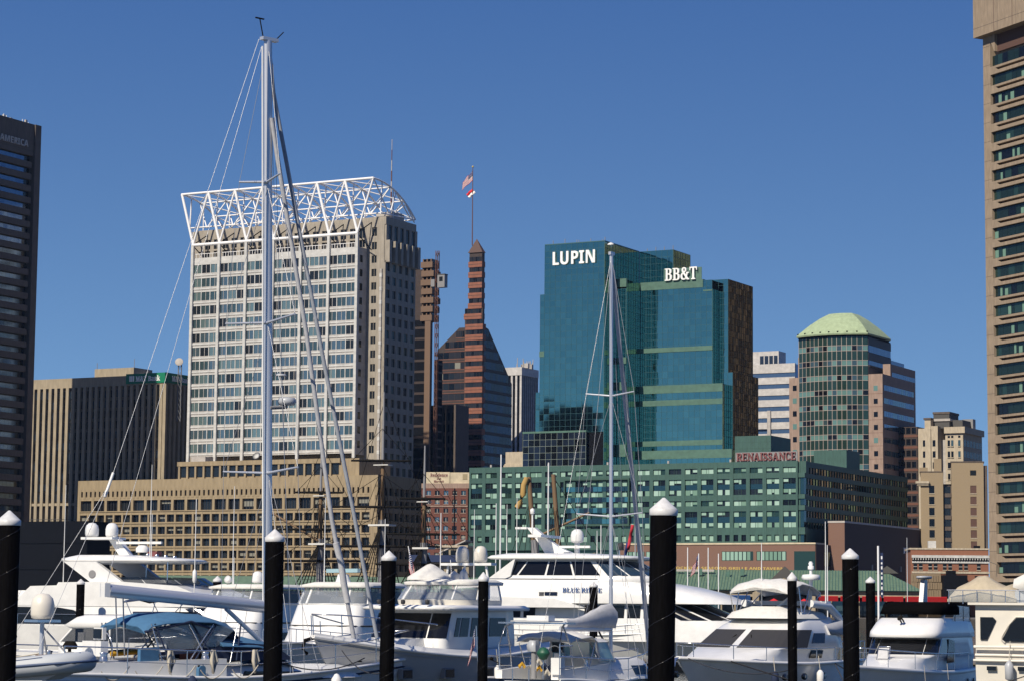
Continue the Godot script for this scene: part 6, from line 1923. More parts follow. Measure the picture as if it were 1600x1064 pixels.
func trawler():
	var t := thing("trawler_yacht", "white trawler yacht, bow to the left, twin cream radomes above", "trawler", Vector3(-1.84, 0, -66), -120)
	t.scale = Vector3(1, 1, 0.84)
	var r := hull(t, "hull_dark_grey", -4.4, 6.1, 2.05, 1.72, 1.5, 2.05, {"rake": 1.9, "full": 2.9, "flare": 0.35, "deck": "non_skid", "sunk": 0.12})
	# white bulwark above the knuckle, leaning in
	var rings := []
	for i in 23:
		var a: Vector3 = r[0][i]
		var b: Vector3 = r[1][i]
		var up := Vector3(0.0, 0.24 * (1.0 - 0.6 * i / 22.0), 0)
		rings.append([a, a + up + Vector3(0, 0, -0.12 * minf(1.0, absf(a.z))), a + up + Vector3(0, 0, -0.2 * minf(1.0, absf(a.z))), a + Vector3(0, 0, -0.1 * minf(1.0, absf(a.z)))])
	part(t, "bulwark", loft(rings, false), "gelcoat")
	var rings2 := []
	for i in 23:
		var b: Vector3 = r[1][i]
		var up := Vector3(0.0, 0.24 * (1.0 - 0.6 * i / 22.0), 0)
		rings2.append([b, b + up + Vector3(0, 0, 0.12 * minf(1.0, absf(b.z))), b + up + Vector3(0, 0, 0.2 * minf(1.0, absf(b.z))), b + Vector3(0, 0, 0.1 * minf(1.0, absf(b.z)))])
	part(t, "bulwark", loft(rings2, false), "gelcoat")
	for s in 2:
		part(t, "rub_rail", sweep(r[s], 0.05, 6), "gelcoat")
		for k in 4:
			var x := 3.0 - k * 1.55
			var u := (x + 0.2 + 4.4) / 10.5
			var base := lerpf(0.9, 0.35, u * u)
			var z: float = r[s][roundi(u * 22)].z * lerpf(base, 1.0, pow(0.66, lerpf(0.6, 1.25, u)))
			fbox(t, "porthole", "tinted", FRONT, x, x + 0.42, 0.98, 1.18, z - 0.1, z + 0.1)
			fbox(t, "porthole_rim", "mid_grey", FRONT, x - 0.03, x + 0.45, 0.95, 1.21, z - 0.085, z + 0.085)
	# trunk cabin and pilothouse
	house(t, "trunk_cabin", "gelcoat", [[1.62, 1.0, 3.7, 0.85, 1.6], [1.98, 1.0, 3.2, 0.75, 1.4]])
	var p0 := [1.95, -1.9, 1.95, 1.42, 0.35]
	var p1 := [2.72, -1.9, 1.55, 1.36, 0.3]
	house(t, "deckhouse", "gelcoat", [[1.58, -1.9, 2.0, 1.42, 0.35], p0, p1])
	for q in [[-0.44, -0.17], [-0.155, 0.155], [0.17, 0.44]]:
		pane(t, "pilothouse_window", "tinted", p0, p1, q[0], q[1], 0.06, 0.9, 0.02)
	for s in [1.0, -1.0]:
		for q in [[0.535, 0.565], [0.575, 0.635], [0.655, 0.74], [0.80, 0.93]]:
			pane(t, "side_window", "tinted", p0, p1, s * q[0], s * q[1], 0.1, 0.75, 0.02)
	house(t, "deckhouse_roof", "gelcoat", [[2.72, -2.2, 2.2, 1.75, 0.9], [2.78, -2.2, 2.3, 1.8, 1.0], [2.86, -2.2, 2.0, 1.6, 0.9]])
	for k in 3:
		part(t, "deck_lamp", lathe([[0.0, 0.0], [0.07, 0.03], [0.07, 0.12], [0.0, 0.14]], 10), "screen_cover", Transform3D(Basis(), Vector3(2.1, 2.86, -1.0 + k * 0.9)))
	# flying bridge: tan coaming, clear curtains, white roof
	var e0 := [2.86, -1.2, 0.8, 1.4, 0.7]
	var e1 := [3.0, -1.2, 0.85, 1.42, 0.7]
	var e2 := [3.42, -1.2, 0.45, 1.3, 0.6]
	house(t, "bridge_coaming", "gel_cream", [e0, e1])
	for q in [[-0.97, -0.75], [-0.73, -0.52], [-0.48, -0.2], [-0.18, 0.18], [0.2, 0.48], [0.52, 0.97]]:
		pane(t, "clear_panel", "vinyl", e1, e2, q[0], q[1], 0.02, 0.98, 0.008)
	for q in [-0.98, -0.74, -0.5, -0.19, 0.19, 0.5, 0.98]:
		rod(t, "bridge_post", "gelcoat", hp(e1, q), hp(e2, q), 0.03)
	house(t, "bridge_roof", "canvas_white", [[3.40, -1.3, 0.55, 1.38, 0.7], [3.48, -1.3, 0.6, 1.4, 0.75], [3.56, -1.2, 0.1, 1.15, 0.6]])
	house(t, "bridge_console", "gelcoat", [[2.9, -0.9, 0.2, 0.8, 0.3], [3.2, -0.8, 0.0, 0.7, 0.3]])
	for k in 2:
		fbox(t, "helm_seat", "gelcoat", FRONT, -1.0, -0.7, 2.9, 3.3, -0.9 + k * 0.9, -0.3 + k * 0.9)
	part(t, "covered_gear", lathe([[0.75, 0.0], [0.72, 0.08], [0.4, 0.26], [0.12, 0.42], [0.0, 0.45]], 9), "canvas_white", Transform3D(Basis(), Vector3(-0.4, 3.54, 0.75)))
	fbox(t, "radar_arch", "gelcoat", FRONT, -1.2, -0.9, 3.95, 4.02, -1.2, 0.75)
	for s in [-1.0, -0.1, 0.6]:
		rod(t, "arch_leg", "gelcoat", Vector3(-1.05, 3.5, s), Vector3(-1.05, 3.98, s * 0.9), 0.04)
	for z in [0.0, -0.7]:
		radome(t, Vector3(-1.05, 4.02, z), 0.21, 0.47, "gel_cream")
	part(t, "covered_light", lathe([[0.16, 0], [0.12, 0.2], [0.0, 0.34]], 8), "canvas_white", Transform3D(Basis(), Vector3(-0.5, 3.55, -0.45)))
	part(t, "covered_light", lathe([[0.18, 0], [0.16, 0.15], [0.0, 0.26]], 8), "canvas_white", Transform3D(Basis(), Vector3(-0.7, 3.55, 0.05)))
	# bow gear
	part(t, "bow_rail", sweep([Vector3(2.6, 2.35, -1.75), Vector3(4.3, 2.5, -1.15), Vector3(5.5, 2.58, -0.5), Vector3(6.2, 2.6, 0), Vector3(5.5, 2.58, 0.5), Vector3(4.3, 2.5, 1.15), Vector3(2.6, 2.35, 1.75)], 0.02, 6), "steel")
	for q in [Vector3(4.3, 1.9, -1.2), Vector3(5.5, 2.05, -0.55), Vector3(6.1, 2.1, 0), Vector3(5.5, 2.05, 0.55), Vector3(4.3, 1.9, 1.2)]:
		rod(t, "stanchion", "steel", q, q + Vector3(0.02, 0.52, 0.03), 0.016)
	part(t, "anchor", sweep([Vector3(5.9, 2.02, 0.1), Vector3(6.35, 1.95, 0.1), Vector3(6.45, 1.75, 0.1), Vector3(6.25, 1.62, 0.1)], 0.05, 6), "tar")
	rod(t, "mooring_line", "dark_rope", Vector3(0.2, 1.42, -2.02), Vector3(-2.4, 0.1, -4.2), 0.016)
	part(t, "line_cleat", lathe([[0.0, 0], [0.06, 0.02], [0.06, 0.08], [0.0, 0.1]], 8), "tar", Transform3D(Basis(), Vector3(0.2, 1.4, -2.02)))
	var f := us_flag(Vector3(-2.92, 4.5, -70), 0.62, -12, -76, "stars and stripes on a white staff left of the trawler's radomes", 0.5)
	rod(f, "staff", "gelcoat", Vector3(0.2, -1.2, -0.01), Vector3(-0.03, 0.05, -0.01), 0.014)
	var f2 := us_flag(Vector3(-2.0, 4.35, -82), 0.6, -12, -82, "dim stars and stripes hanging behind the trawler's covered gear", 0.6)
	rod(f2, "staff", "gelcoat", Vector3(0.1, -1.1, -0.01), Vector3(-0.02, 0.05, -0.01), 0.014)


func grey_cover_sailboat():
	var t := thing("sailboat", "navy hulled sailboat with its mainsail under a grey cover", "sailboat", Vector3(2.59, 0, -62), 55)
	t.scale = Vector3(0.70, 1, 0.80)
	var r := hull(t, "hull_navy", -5.7, 3.2, 1.5, 1.1, 1.0, 1.3, {"rake": 1.3, "full": 2.3, "deck": "gelcoat", "rail": "gelcoat", "rail_r": 0.045})
	var c0 := [1.05, -2.2, 1.9, 1.0, 1.2]
	var c1 := [1.5, -2.0, 1.3, 0.85, 1.1]
	house(t, "coach_roof", "gelcoat", [c0, c1, [1.58, -1.9, 1.0, 0.7, 1.0]])
	for s in [1.0, -1.0]:
		pane(t, "cabin_window", "tinted_blue", c0, c1, s * 0.62, s * 0.42, 0.25, 0.75, 0.015)
		part(t, "coaming", prism([[-5.4, 1.0], [-5.4, 1.3], [-2.2, 1.45], [-2.2, 1.0]], s * 0.9, s * 1.15), "gelcoat")
		part(t, "winch", lathe([[0.08, 0], [0.07, 0.08], [0.05, 0.11], [0.08, 0.16], [0.0, 0.17]], 12), "steel", Transform3D(Basis(), Vector3(-3.4, 1.38, s * 1.02)))
		railing(t, [r[0 if s > 0 else 1][0], r[0 if s > 0 else 1][4], r[0 if s > 0 else 1][8], r[0 if s > 0 else 1][12], r[0 if s > 0 else 1][16], r[0 if s > 0 else 1][20]], 0.55, "steel", 2)
	var d0 := [1.5, -2.5, -0.9, 0.95, 0.7]
	var d1 := [2.0, -2.5, -1.5, 0.85, 0.5]
	house(t, "dodger_roof", "canvas_grey", [[1.98, -2.7, -1.45, 0.9, 0.5], [2.06, -2.6, -1.6, 0.75, 0.4]])
	for q in [[-0.9, -0.45], [-0.4, 0.0], [0.02, 0.4], [0.45, 0.9]]:
		pane(t, "dodger_window", "vinyl_teal", d0, d1, q[0], q[1], 0.05, 0.95, 0.012)
	for q in [-0.95, -0.43, 0.01, 0.43, 0.95]:
		rod(t, "dodger_seam", "canvas_grey", hp(d0, q), hp(d1, q), 0.03)
	# mast, spreaders, wires
	part(t, "mast", sweep([Vector3(0, 1.5, 0), Vector3(-0.03, 6, 0), Vector3(-0.08, 11.95, 0)], 0.06, 12, 1.25), "alloy")
	fbox(t, "masthead", "alloy", FRONT, -0.2, 0.08, 11.9, 11.98, -0.05, 0.05)
	part(t, "masthead_light", lathe([[0.0, 0], [0.12, 0.02], [0.1, 0.05], [0.0, 0.09]], 12), "gelcoat", Transform3D(Basis(), Vector3(-0.3, 12.12, 0.1)))
	var tips := []
	for q in [[5.15, 1.25], [8.25, 0.92]]:
		for s in [1.0, -1.0]:
			var c := Vector3(-0.03, q[0], 0)
			var tip: Vector3 = c + Vector3(-0.12, 0.08, s * q[1])
			rod(t, "spreader", "alloy", c, tip, 0.026, 0.7)
			tips.append(tip)
	var top := Vector3(-0.08, 11.85, 0)
	var sh := []
	for s in 2:
		var side := 1.0 if s == 0 else -1.0
		sh.append([Vector3(-0.1, 1.1, side * 1.4), tips[s]])
		sh.append([tips[s], tips[2 + s]])
		sh.append([tips[2 + s], top])
		sh.append([Vector3(-0.4, 1.1, side * 1.35), Vector3(-0.03, 5.1, 0)])
		sh.append([Vector3(0.3, 1.1, side * 1.35), Vector3(-0.03, 5.1, 0)])
		sh.append([tips[s], Vector3(-0.05, 8.2, 0)])
	sh.append([top, Vector3(-5.5, 1.3, 0.4)])
	sh.append([top, Vector3(-2.2, 2.4, 0)])
	sh.append([top + Vector3(0.1, -1, 0), Vector3(0.7, 1.5, 0.3)])
	stays(t, "stay", sh, 0.0068)
	part(t, "furled_sail", sweep([Vector3(0.02, 11.5, 0), Vector3(0.4, 10, 0), Vector3(1.5, 6, 0), Vector3(2.5, 2.3, 0), Vector3(2.75, 1.5, 0)], 0.075, 8), "canvas_grey")
	part(t, "furled_stripe", sweep([Vector3(0.42, 9.9, 0.0), Vector3(0.9, 8.2, 0.05), Vector3(1.5, 6, 0), Vector3(2.1, 3.9, 0.05), Vector3(2.5, 2.35, 0)], 0.062, 6), "sail_blue")
	# boom under its baggy cover
	rod(t, "boom", "alloy", Vector3(-0.05, 2.28, 0), Vector3(-3.3, 2.30, 0), 0.065)
	var rings := []
	for k in 12:
		var u := k / 11.0
		var x := lerpf(0.14, -3.0, u)
		var hi := lerpf(0.62, 0.2, smoothstep(0.0, 0.9, u)) * (0.82 if k == 0 else 1.0)
		var ring := []
		for j in 12:
			var a := TAU * j / 12.0
			var wv := 1.0 + 0.10 * sin(j * 2.7 + k * 1.9)
			ring.append(Vector3(x, 2.34 + hi * 0.45 + sin(a) * hi * 0.55 * wv, cos(a) * (0.09 + 0.10 * (1 - u)) * wv))
		rings.append(ring)
	part(t, "sail_cover", loft(rings), "canvas_grey")
	rod(t, "boom_vang", "dark_rope", Vector3(0.0, 1.65, 0), Vector3(-0.8, 2.22, 0), 0.03)
	# stern arch, bimini, gear
	for s in [1.0, -1.0]:
		part(t, "stern_arch", sweep([Vector3(-5.2, 1.1, s * 1.1), Vector3(-5.25, 1.9, s * 1.12), Vector3(-5.0, 2.35, s * 1.05), Vector3(-4.6, 2.45, s * 0.95)], 0.028, 6), "steel")
		part(t, "stern_arch", sweep([Vector3(-4.4, 1.2, s * 1.15), Vector3(-4.6, 1.9, s * 1.12), Vector3(-4.9, 2.35, s * 1.05)], 0.028, 6), "steel")
		for k in 3:
			rod(t, "arch_rung", "steel", Vector3(-5.25, 1.4 + k * 0.25, s * 1.12), Vector3(-4.47, 1.4 + k * 0.25, s * 1.14), 0.016)
	fbox(t, "arch_bar", "steel", FRONT, -5.1, -4.5, 2.42, 2.46, -1.25, 1.25)
	fbox(t, "solar_panel", "gel_grey", FRONT, -5.25, -4.35, 2.47, 2.5, -0.7, 0.7)
	fbox(t, "liferaft_case", "gelcoat", FRONT, -4.75, -4.35, 2.5, 2.62, -0.4, 0.4)
	canopy(t, "bimini", "canvas_white", [[-4.4, 2.1, 1.0], [-4.1, 2.22, 1.1], [-3.2, 2.24, 1.12], [-2.7, 2.12, 1.05]], 0.14)
	for s in [1.0, -1.0]:
		rod(t, "bimini_frame", "steel", Vector3(-3.5, 1.3, s * 1.15), Vector3(-4.2, 2.1, s * 1.08), 0.016)
		rod(t, "bimini_frame", "steel", Vector3(-3.5, 1.3, s * 1.15), Vector3(-2.8, 2.08, s * 1.03), 0.016)
	fbox(t, "chart_plotter", "tinted", FRONT, -3.75, -3.65, 1.72, 1.98, -0.05, 0.35)
	rod(t, "pedestal", "gelcoat", Vector3(-3.7, 1.0, 0.1), Vector3(-3.7, 1.7, 0.1), 0.09)
	var ring2 := []
	for k in 21:
		ring2.append(Vector3(-3.85, 1.55 + 0.34 * sin(TAU * k / 20.0), 0.1 + 0.34 * cos(TAU * k / 20.0)))
	part(t, "wheel", sweep(ring2, 0.014, 6), "steel")
	house(t, "outboard_motor", "gel_grey", [[1.75, -5.1, -4.75, 0.14, 0.15], [1.9, -5.15, -4.72, 0.16, 0.15], [2.02, -5.05, -4.8, 0.11, 0.12]])
	rod(t, "outboard_leg", "mid_grey", Vector3(-4.95, 1.1, 0), Vector3(-4.95, 1.8, 0), 0.09)
	fbox(t, "white_box", "gelcoat", FRONT, -5.5, -5.25, 1.22, 1.62, 0.95, 1.3)
	part(t, "green_grill", lathe([[0.0, 0.0], [0.12, 0.03], [0.2, 0.14], [0.21, 0.17], [0.2, 0.2], [0.1, 0.3], [0.0, 0.32]], 16), "green_plastic", Transform3D(Basis(), Vector3(-5.3, 1.55, 0.55)))
	rod(t, "grill_post", "steel", Vector3(-5.3, 1.1, 0.55), Vector3(-5.3, 1.56, 0.55), 0.02)
	for k in 4:
		part(t, "boarding_ladder", sweep([Vector3(-5.75, 1.0 - k * 0.2, -0.3), Vector3(-5.75, 1.0 - k * 0.2, 0.3)], 0.02, 5), "steel")
	for s in [-0.3, 0.3]:
		rod(t, "boarding_ladder", "steel", Vector3(-5.75, 0.3, s), Vector3(-5.75, 1.35, s), 0.02)
	fbox(t, "transom_step", "gelcoat", FRONT, -5.74, -5.68, 0.35, 1.05, -0.6, 0.62)
	for k in 9:
		var q := Vector3(-5.3 + rng.randf() * 1.6, 1.2 + rng.randf() * 0.25, -1.0 + rng.randf() * 1.8)
		part(t, ["rope_bundle", "small_float", "folded_cloth"][k % 3], sweep([q, q + Vector3(0.1, 0.08, 0.05), q + Vector3(0.16, -0.02, 0.12)], 0.05, 6), ["rope", "yellow", "canvas_navy"][k % 3])
	fbox(t, "instrument_case", "canvas_grey", FRONT, -3.4, -3.1, 1.4, 1.75, -0.9, -0.4)
	var f := us_flag(Vector3(-0.83, 2.32, -58.2), 0.42, 185, -80, "stars and stripes hanging at the stern of the navy sailboat", 0.6)
	rod(f, "staff", "steel", Vector3(-0.03, 0.05, -0.01), Vector3(-0.1, -1.2, -0.01), 0.012)


func covered_cruiser():
	var t := thing("motor_cruiser", "white motor cruiser with a black windscreen cover and white bimini", "cabin cruiser", Vector3(7.57, 0, -75), -122)
	var r := hull(t, "gelcoat", -4.2, 5.0, 2.0, 1.25, 1.2, 1.4, {"rake": 1.5, "full": 3.2, "flare": 0.4, "deck": "non_skid", "rail": "gelcoat", "rail_r": 0.06, "sunk": 0.05})
	for s in [1.0, -1.0]:
		for k in 3:
			part(t, "porthole", lathe([[0.0, 0.0], [0.13, 0.0], [0.13, 0.03], [0.0, 0.035]], 16), "tinted", Transform3D(Basis(Vector3.RIGHT, PI / 2 * s) * Basis.from_scale(Vector3(1.5, 1, 0.8)), Vector3(1.7 - k * 1.25, 0.82, s * (1.82 + 0.05 * k))))
	var d0 := [1.2, -3.0, 3.5, 1.42, 2.9]
	var d1 := [1.62, -3.0, 1.9, 1.5, 1.4]
	house(t, "foredeck", "gelcoat", [d0, [1.44, -3.0, 2.8, 1.42, 2.3], d1])
	var w0 := [1.66, -3.0, 1.5, 1.6, 1.0]
	var w1 := [2.22, -3.2, 0.35, 1.4, 0.8]
	house(t, "cabin", "gelcoat", [d1, w0, w1])
	pane(t, "windscreen_cover", "screen_cover", w0, w1, -0.62, -0.01, 0.02, 0.98, 0.02)
	pane(t, "windscreen_cover", "screen_cover", w0, w1, 0.01, 0.62, 0.02, 0.98, 0.02)
	for s in [1.0, -1.0]:
		pane(t, "side_window", "tinted", w0, w1, s * 0.66, s * 0.8, 0.25, 0.8, 0.02)
		pane(t, "side_window", "tinted", d0, d1, s * 0.7, s * 0.82, 0.35, 0.9, 0.02)
		rod(t, "wiper", "tar", Vector3(1.15, 1.75, s * 0.5), Vector3(0.75, 2.05, s * 0.25), 0.014)
	house(t, "hardtop", "gelcoat", [w1, [2.32, -3.3, 0.1, 1.36, 0.8], [2.5, -3.0, -0.4, 1.25, 0.8], [2.6, -3.0, -0.7, 1.15, 0.8]])
	house(t, "bridge_cover", "canvas_white", [[2.55, -2.7, 0.1, 1.25, 0.9], [2.74, -2.6, -0.1, 1.1, 0.8], [2.92, -1.6, -0.5, 0.5, 0.5]])
	canopy(t, "bimini", "canvas_white", [[-0.3, 3.5, 1.0], [-0.5, 3.64, 1.05], [-1.1, 3.78, 1.12], [-1.9, 3.74, 1.12], [-2.5, 3.56, 1.05], [-2.7, 3.42, 1.0]], 0.18)
	for s in [1.0, -1.0]:
		for q in [[-0.35, 3.38, -0.9], [-1.0, 3.58, -1.0], [-1.8, 3.56, -1.0], [-2.6, 3.36, -1.2]]:
			rod(t, "bimini_frame", "steel", Vector3(q[0], q[1], s * 1.02), Vector3(q[2], 2.55, s * 1.15), 0.018)
		part(t, "radar_arch", sweep([Vector3(-3.6, 2.1, s * 1.35), Vector3(-3.3, 2.6, s * 1.32), Vector3(-2.7, 2.95, s * 1.25), Vector3(-1.6, 3.02, s * 1.15)], 0.12, 8), "gelcoat")
	fbox(t, "arch_top", "gelcoat", FRONT, -2.9, -2.2, 2.96, 3.1, -1.25, 1.25)
	rod(t, "radar_post", "gelcoat", Vector3(-2.5, 3.0, -0.7), Vector3(-2.6, 3.75, -0.7), 0.06)
	part(t, "radar_dome", lathe([[0.0, 0], [0.28, 0.02], [0.3, 0.1], [0.27, 0.18], [0.0, 0.2]], 18), "gelcoat", Transform3D(Basis(), Vector3(-2.6, 3.75, -0.7)))
	rod(t, "mast_light", "gelcoat", Vector3(-2.6, 3.9, -0.7), Vector3(-2.6, 4.35, -0.7), 0.05)
	part(t, "mast_light", lathe([[0.1, 0], [0.1, 0.1], [0.06, 0.12], [0.08, 0.2], [0.0, 0.25]], 10), "gelcoat", Transform3D(Basis(), Vector3(-2.6, 4.1, -0.7)))
	whip(t, Vector3(-2.4, 3.0, -1.3), 2.6)
	whip(t, Vector3(-0.9, 2.6, 0.2), 2.3)
	rod(t, "davit_pole", "gelcoat", Vector3(-0.6, 2.55, 0.0), Vector3(-1.5, 3.3, -0.6), 0.04)
	part(t, "jet_ski_cover", loft([[Vector3(-4.2, 2.05, -1.4), Vector3(-4.2, 2.2, -1.4), Vector3(-4.2, 2.2, -0.4), Vector3(-4.2, 2.05, -0.4)], [Vector3(-3.4, 2.05, -1.6), Vector3(-3.4, 2.5, -1.5), Vector3(-3.4, 2.5, -0.3), Vector3(-3.4, 2.05, -0.3)], [Vector3(-2.2, 2.05, -1.55), Vector3(-2.2, 2.35, -1.4), Vector3(-2.2, 2.35, -0.4), Vector3(-2.2, 2.05, -0.4)]], true), "canvas_grey")
	railing(t, [r[1][6], r[1][9], r[1][12], r[1][15], r[1][18], r[1][21], r[0][21], r[0][18], r[0][15], r[0][12], r[0][9]], 0.45, "steel", 1)
	railing(t, [Vector3(-2.2, 1.25, -1.9), Vector3(-2.7, 1.25, -1.9), Vector3(-3.2, 1.25, -1.9), Vector3(-3.7, 1.25, -1.88), Vector3(-4.1, 1.25, -1.86)], 0.6, "steel", 3)
	rod(t, "mooring_line", "dark_rope", Vector3(3.6, 1.3, -1.0), Vector3(0.4, 0.0, -4.0), 0.02)
	rod(t, "mooring_line", "dark_rope", Vector3(-1.6, 1.2, -1.95), Vector3(-0.4, 0.3, -3.0), 0.016)
	rod(t, "mooring_line", "dark_rope", Vector3(-1.6, 1.2, -1.95), Vector3(-3.0, 0.3, -2.9), 0.016)
	part(t, "anchor", sweep([Vector3(4.7, 1.42, 0), Vector3(5.2, 1.36, 0), Vector3(5.3, 1.15, 0)], 0.05, 6), "steel")


func black_canvas_yacht():
	var t := thing("motor_cruiser", "white motor yacht under black canvas with a grey fin radar mast", "yacht", Vector3(11.43, 0, -68.06), -114)
	t.scale = Vector3(1, 1, 0.60)
	var r := hull(t, "gelcoat", -4.5, 6.4, 2.05, 1.2, 1.15, 1.38, {"rake": 1.6, "full": 3.4, "flare": 0.4, "deck": "non_skid", "rail": "gelcoat", "rail_r": 0.06, "sunk": 0.05})
	var d0 := [1.2, -3.0, 4.4, 1.42, 3.2]
	var d1 := [1.55, -3.0, 3.0, 1.5, 1.6]
	house(t, "foredeck", "gelcoat", [d0, [1.42, -3.0, 3.7, 1.42, 2.4], d1])
	var w0 := [1.62, -2.6, 2.2, 1.62, 0.7]
	var w1 := [2.08, -2.6, 1.5, 1.55, 0.6]
	house(t, "cabin", "gelcoat", [d1, w0, w1])
	for q in [[-0.6, -0.21], [-0.2, 0.2], [0.21, 0.6]]:
		pane(t, "windscreen", "tinted", w0, w1, q[0], q[1], 0.06, 0.94, 0.02)
	# rounded brow above the windscreen
	var b0 := [2.1, -2.6, 1.95, 1.66, 0.7]
	var b3 := [2.62, -2.4, 1.05, 1.45, 0.6]
	house(t, "brow", "gelcoat", [w1, b0, [2.25, -2.6, 1.85, 1.66, 0.7], [2.5, -2.5, 1.4, 1.55, 0.65], b3])
	part(t, "horn", lathe([[0.0, 0], [0.03, 0.02], [0.03, 0.25], [0.07, 0.32]], 8), "tar", Transform3D(Basis(Vector3.BACK, -1.2), Vector3(1.35, 2.52, 0.05)))
	part(t, "horn", lathe([[0.0, 0], [0.03, 0.02], [0.03, 0.25], [0.07, 0.32]], 8), "tar", Transform3D(Basis(Vector3.BACK, -1.2), Vector3(1.35, 2.5, 0.16)))
	var s0 := [2.62, -2.4, 0.95, 1.4, 0.6]
	var s1 := [2.82, -2.4, 0.75, 1.38, 0.6]
	for q in [[-0.48, -0.17], [-0.16, 0.16], [0.17, 0.48]]:
		pane(t, "bridge_screen", "vinyl_smoked", s0, s1, q[0], q[1], 0.0, 1.0, 0.01)
	# black canvas with sagging top edge
	var rings := []
	for k in 15:
		var tt := -0.75 + k * 0.107
		var a := hp([2.72, -2.6, 1.0, 1.55, 0.6], tt)
		var b := hp([3.02 + 0.05 * sin(k * 1.7) + (0.07 if k in [1, 2, 13] else 0.0), -2.5, 0.7, 1.5, 0.6], tt)
		rings.append([a, b, b * Vector3(0.96, 1, 0.94), a * Vector3(0.96, 1, 0.94)])
	part(t, "canvas_screen", loft(rings), "canvas_black")
	house(t, "canvas_top", "canvas_black", [[2.98, -2.6, 0.65, 1.48, 0.6], [3.07, -2.5, 0.3, 1.3, 0.5]])
	for s in [1.0, -1.0]:
		part(t, "clear_curtain", prism([[-2.6, 2.1], [-2.4, 2.95], [-0.8, 2.98], [-0.3, 2.5], [-0.5, 2.1]], s * 1.50, s * 1.515), "vinyl")
		for q in [[-2.55, 2.1, -2.4, 2.95], [-1.7, 2.1, -1.65, 2.95], [-0.6, 2.1, -0.7, 2.9]]:
			rod(t, "curtain_seam", "canvas_black", Vector3(q[0], q[1], s * 1.51), Vector3(q[2], q[3], s * 1.5), 0.022)
		part(t, "side_door", prism([[-0.3, 1.4], [-0.3, 2.0], [0.35, 2.05], [0.6, 1.4]], s * 1.6, s * 1.63), "tinted")
		part(t, "ladder_rail", sweep([Vector3(1.7, 1.5, s * 1.64), Vector3(0.9, 2.3, s * 1.6), Vector3(0.5, 2.75, s * 1.5)], 0.02, 5), "steel")
		for k in 2:
			part(t, "porthole", lathe([[0.0, 0.0], [0.1, 0.0], [0.1, 0.03], [0.0, 0.035]], 14), "tinted", Transform3D(Basis(Vector3.RIGHT, PI / 2 * s), Vector3(-1.0 - k * 0.7, 0.85, s * 1.96)))
	# fin mast with its flat top
	part(t, "fin_mast", prism([[-0.9, 2.9], [-0.35, 2.9], [-0.62, 3.7], [-0.95, 3.7]], -0.1, 0.1), "gel_grey")
	part(t, "mast_plate", lathe([[0.0, 0], [0.36, 0.03], [0.4, 0.07], [0.36, 0.1], [0.0, 0.11]], 20), "gel_grey", Transform3D(Basis.from_scale(Vector3(1, 1, 0.9)), Vector3(-0.8, 3.7, 0)))
	whip(t, Vector3(-1.0, 3.0, 0.9), 1.9)
	part(t, "deck_chair", sweep([Vector3(3.2, 1.5, 0.5), Vector3(3.0, 1.85, 0.48), Vector3(3.0, 1.85, -0.05), Vector3(3.2, 1.5, -0.08)], 0.02, 6), "steel")
	fbox(t, "chair_back", "canvas_grey", Transform3D(Basis(Vector3.BACK, 0.5), Vector3(3.12, 1.66, 0.22)), -0.012, 0.012, -0.14, 0.18, -0.24, 0.24)
	railing(t, [r[1][7], r[1][10], r[1][13], r[1][16], r[1][19], r[1][21], r[0][21], r[0][19], r[0][16], r[0][13], r[0][10], r[0][7]], 0.5, "steel", 1)


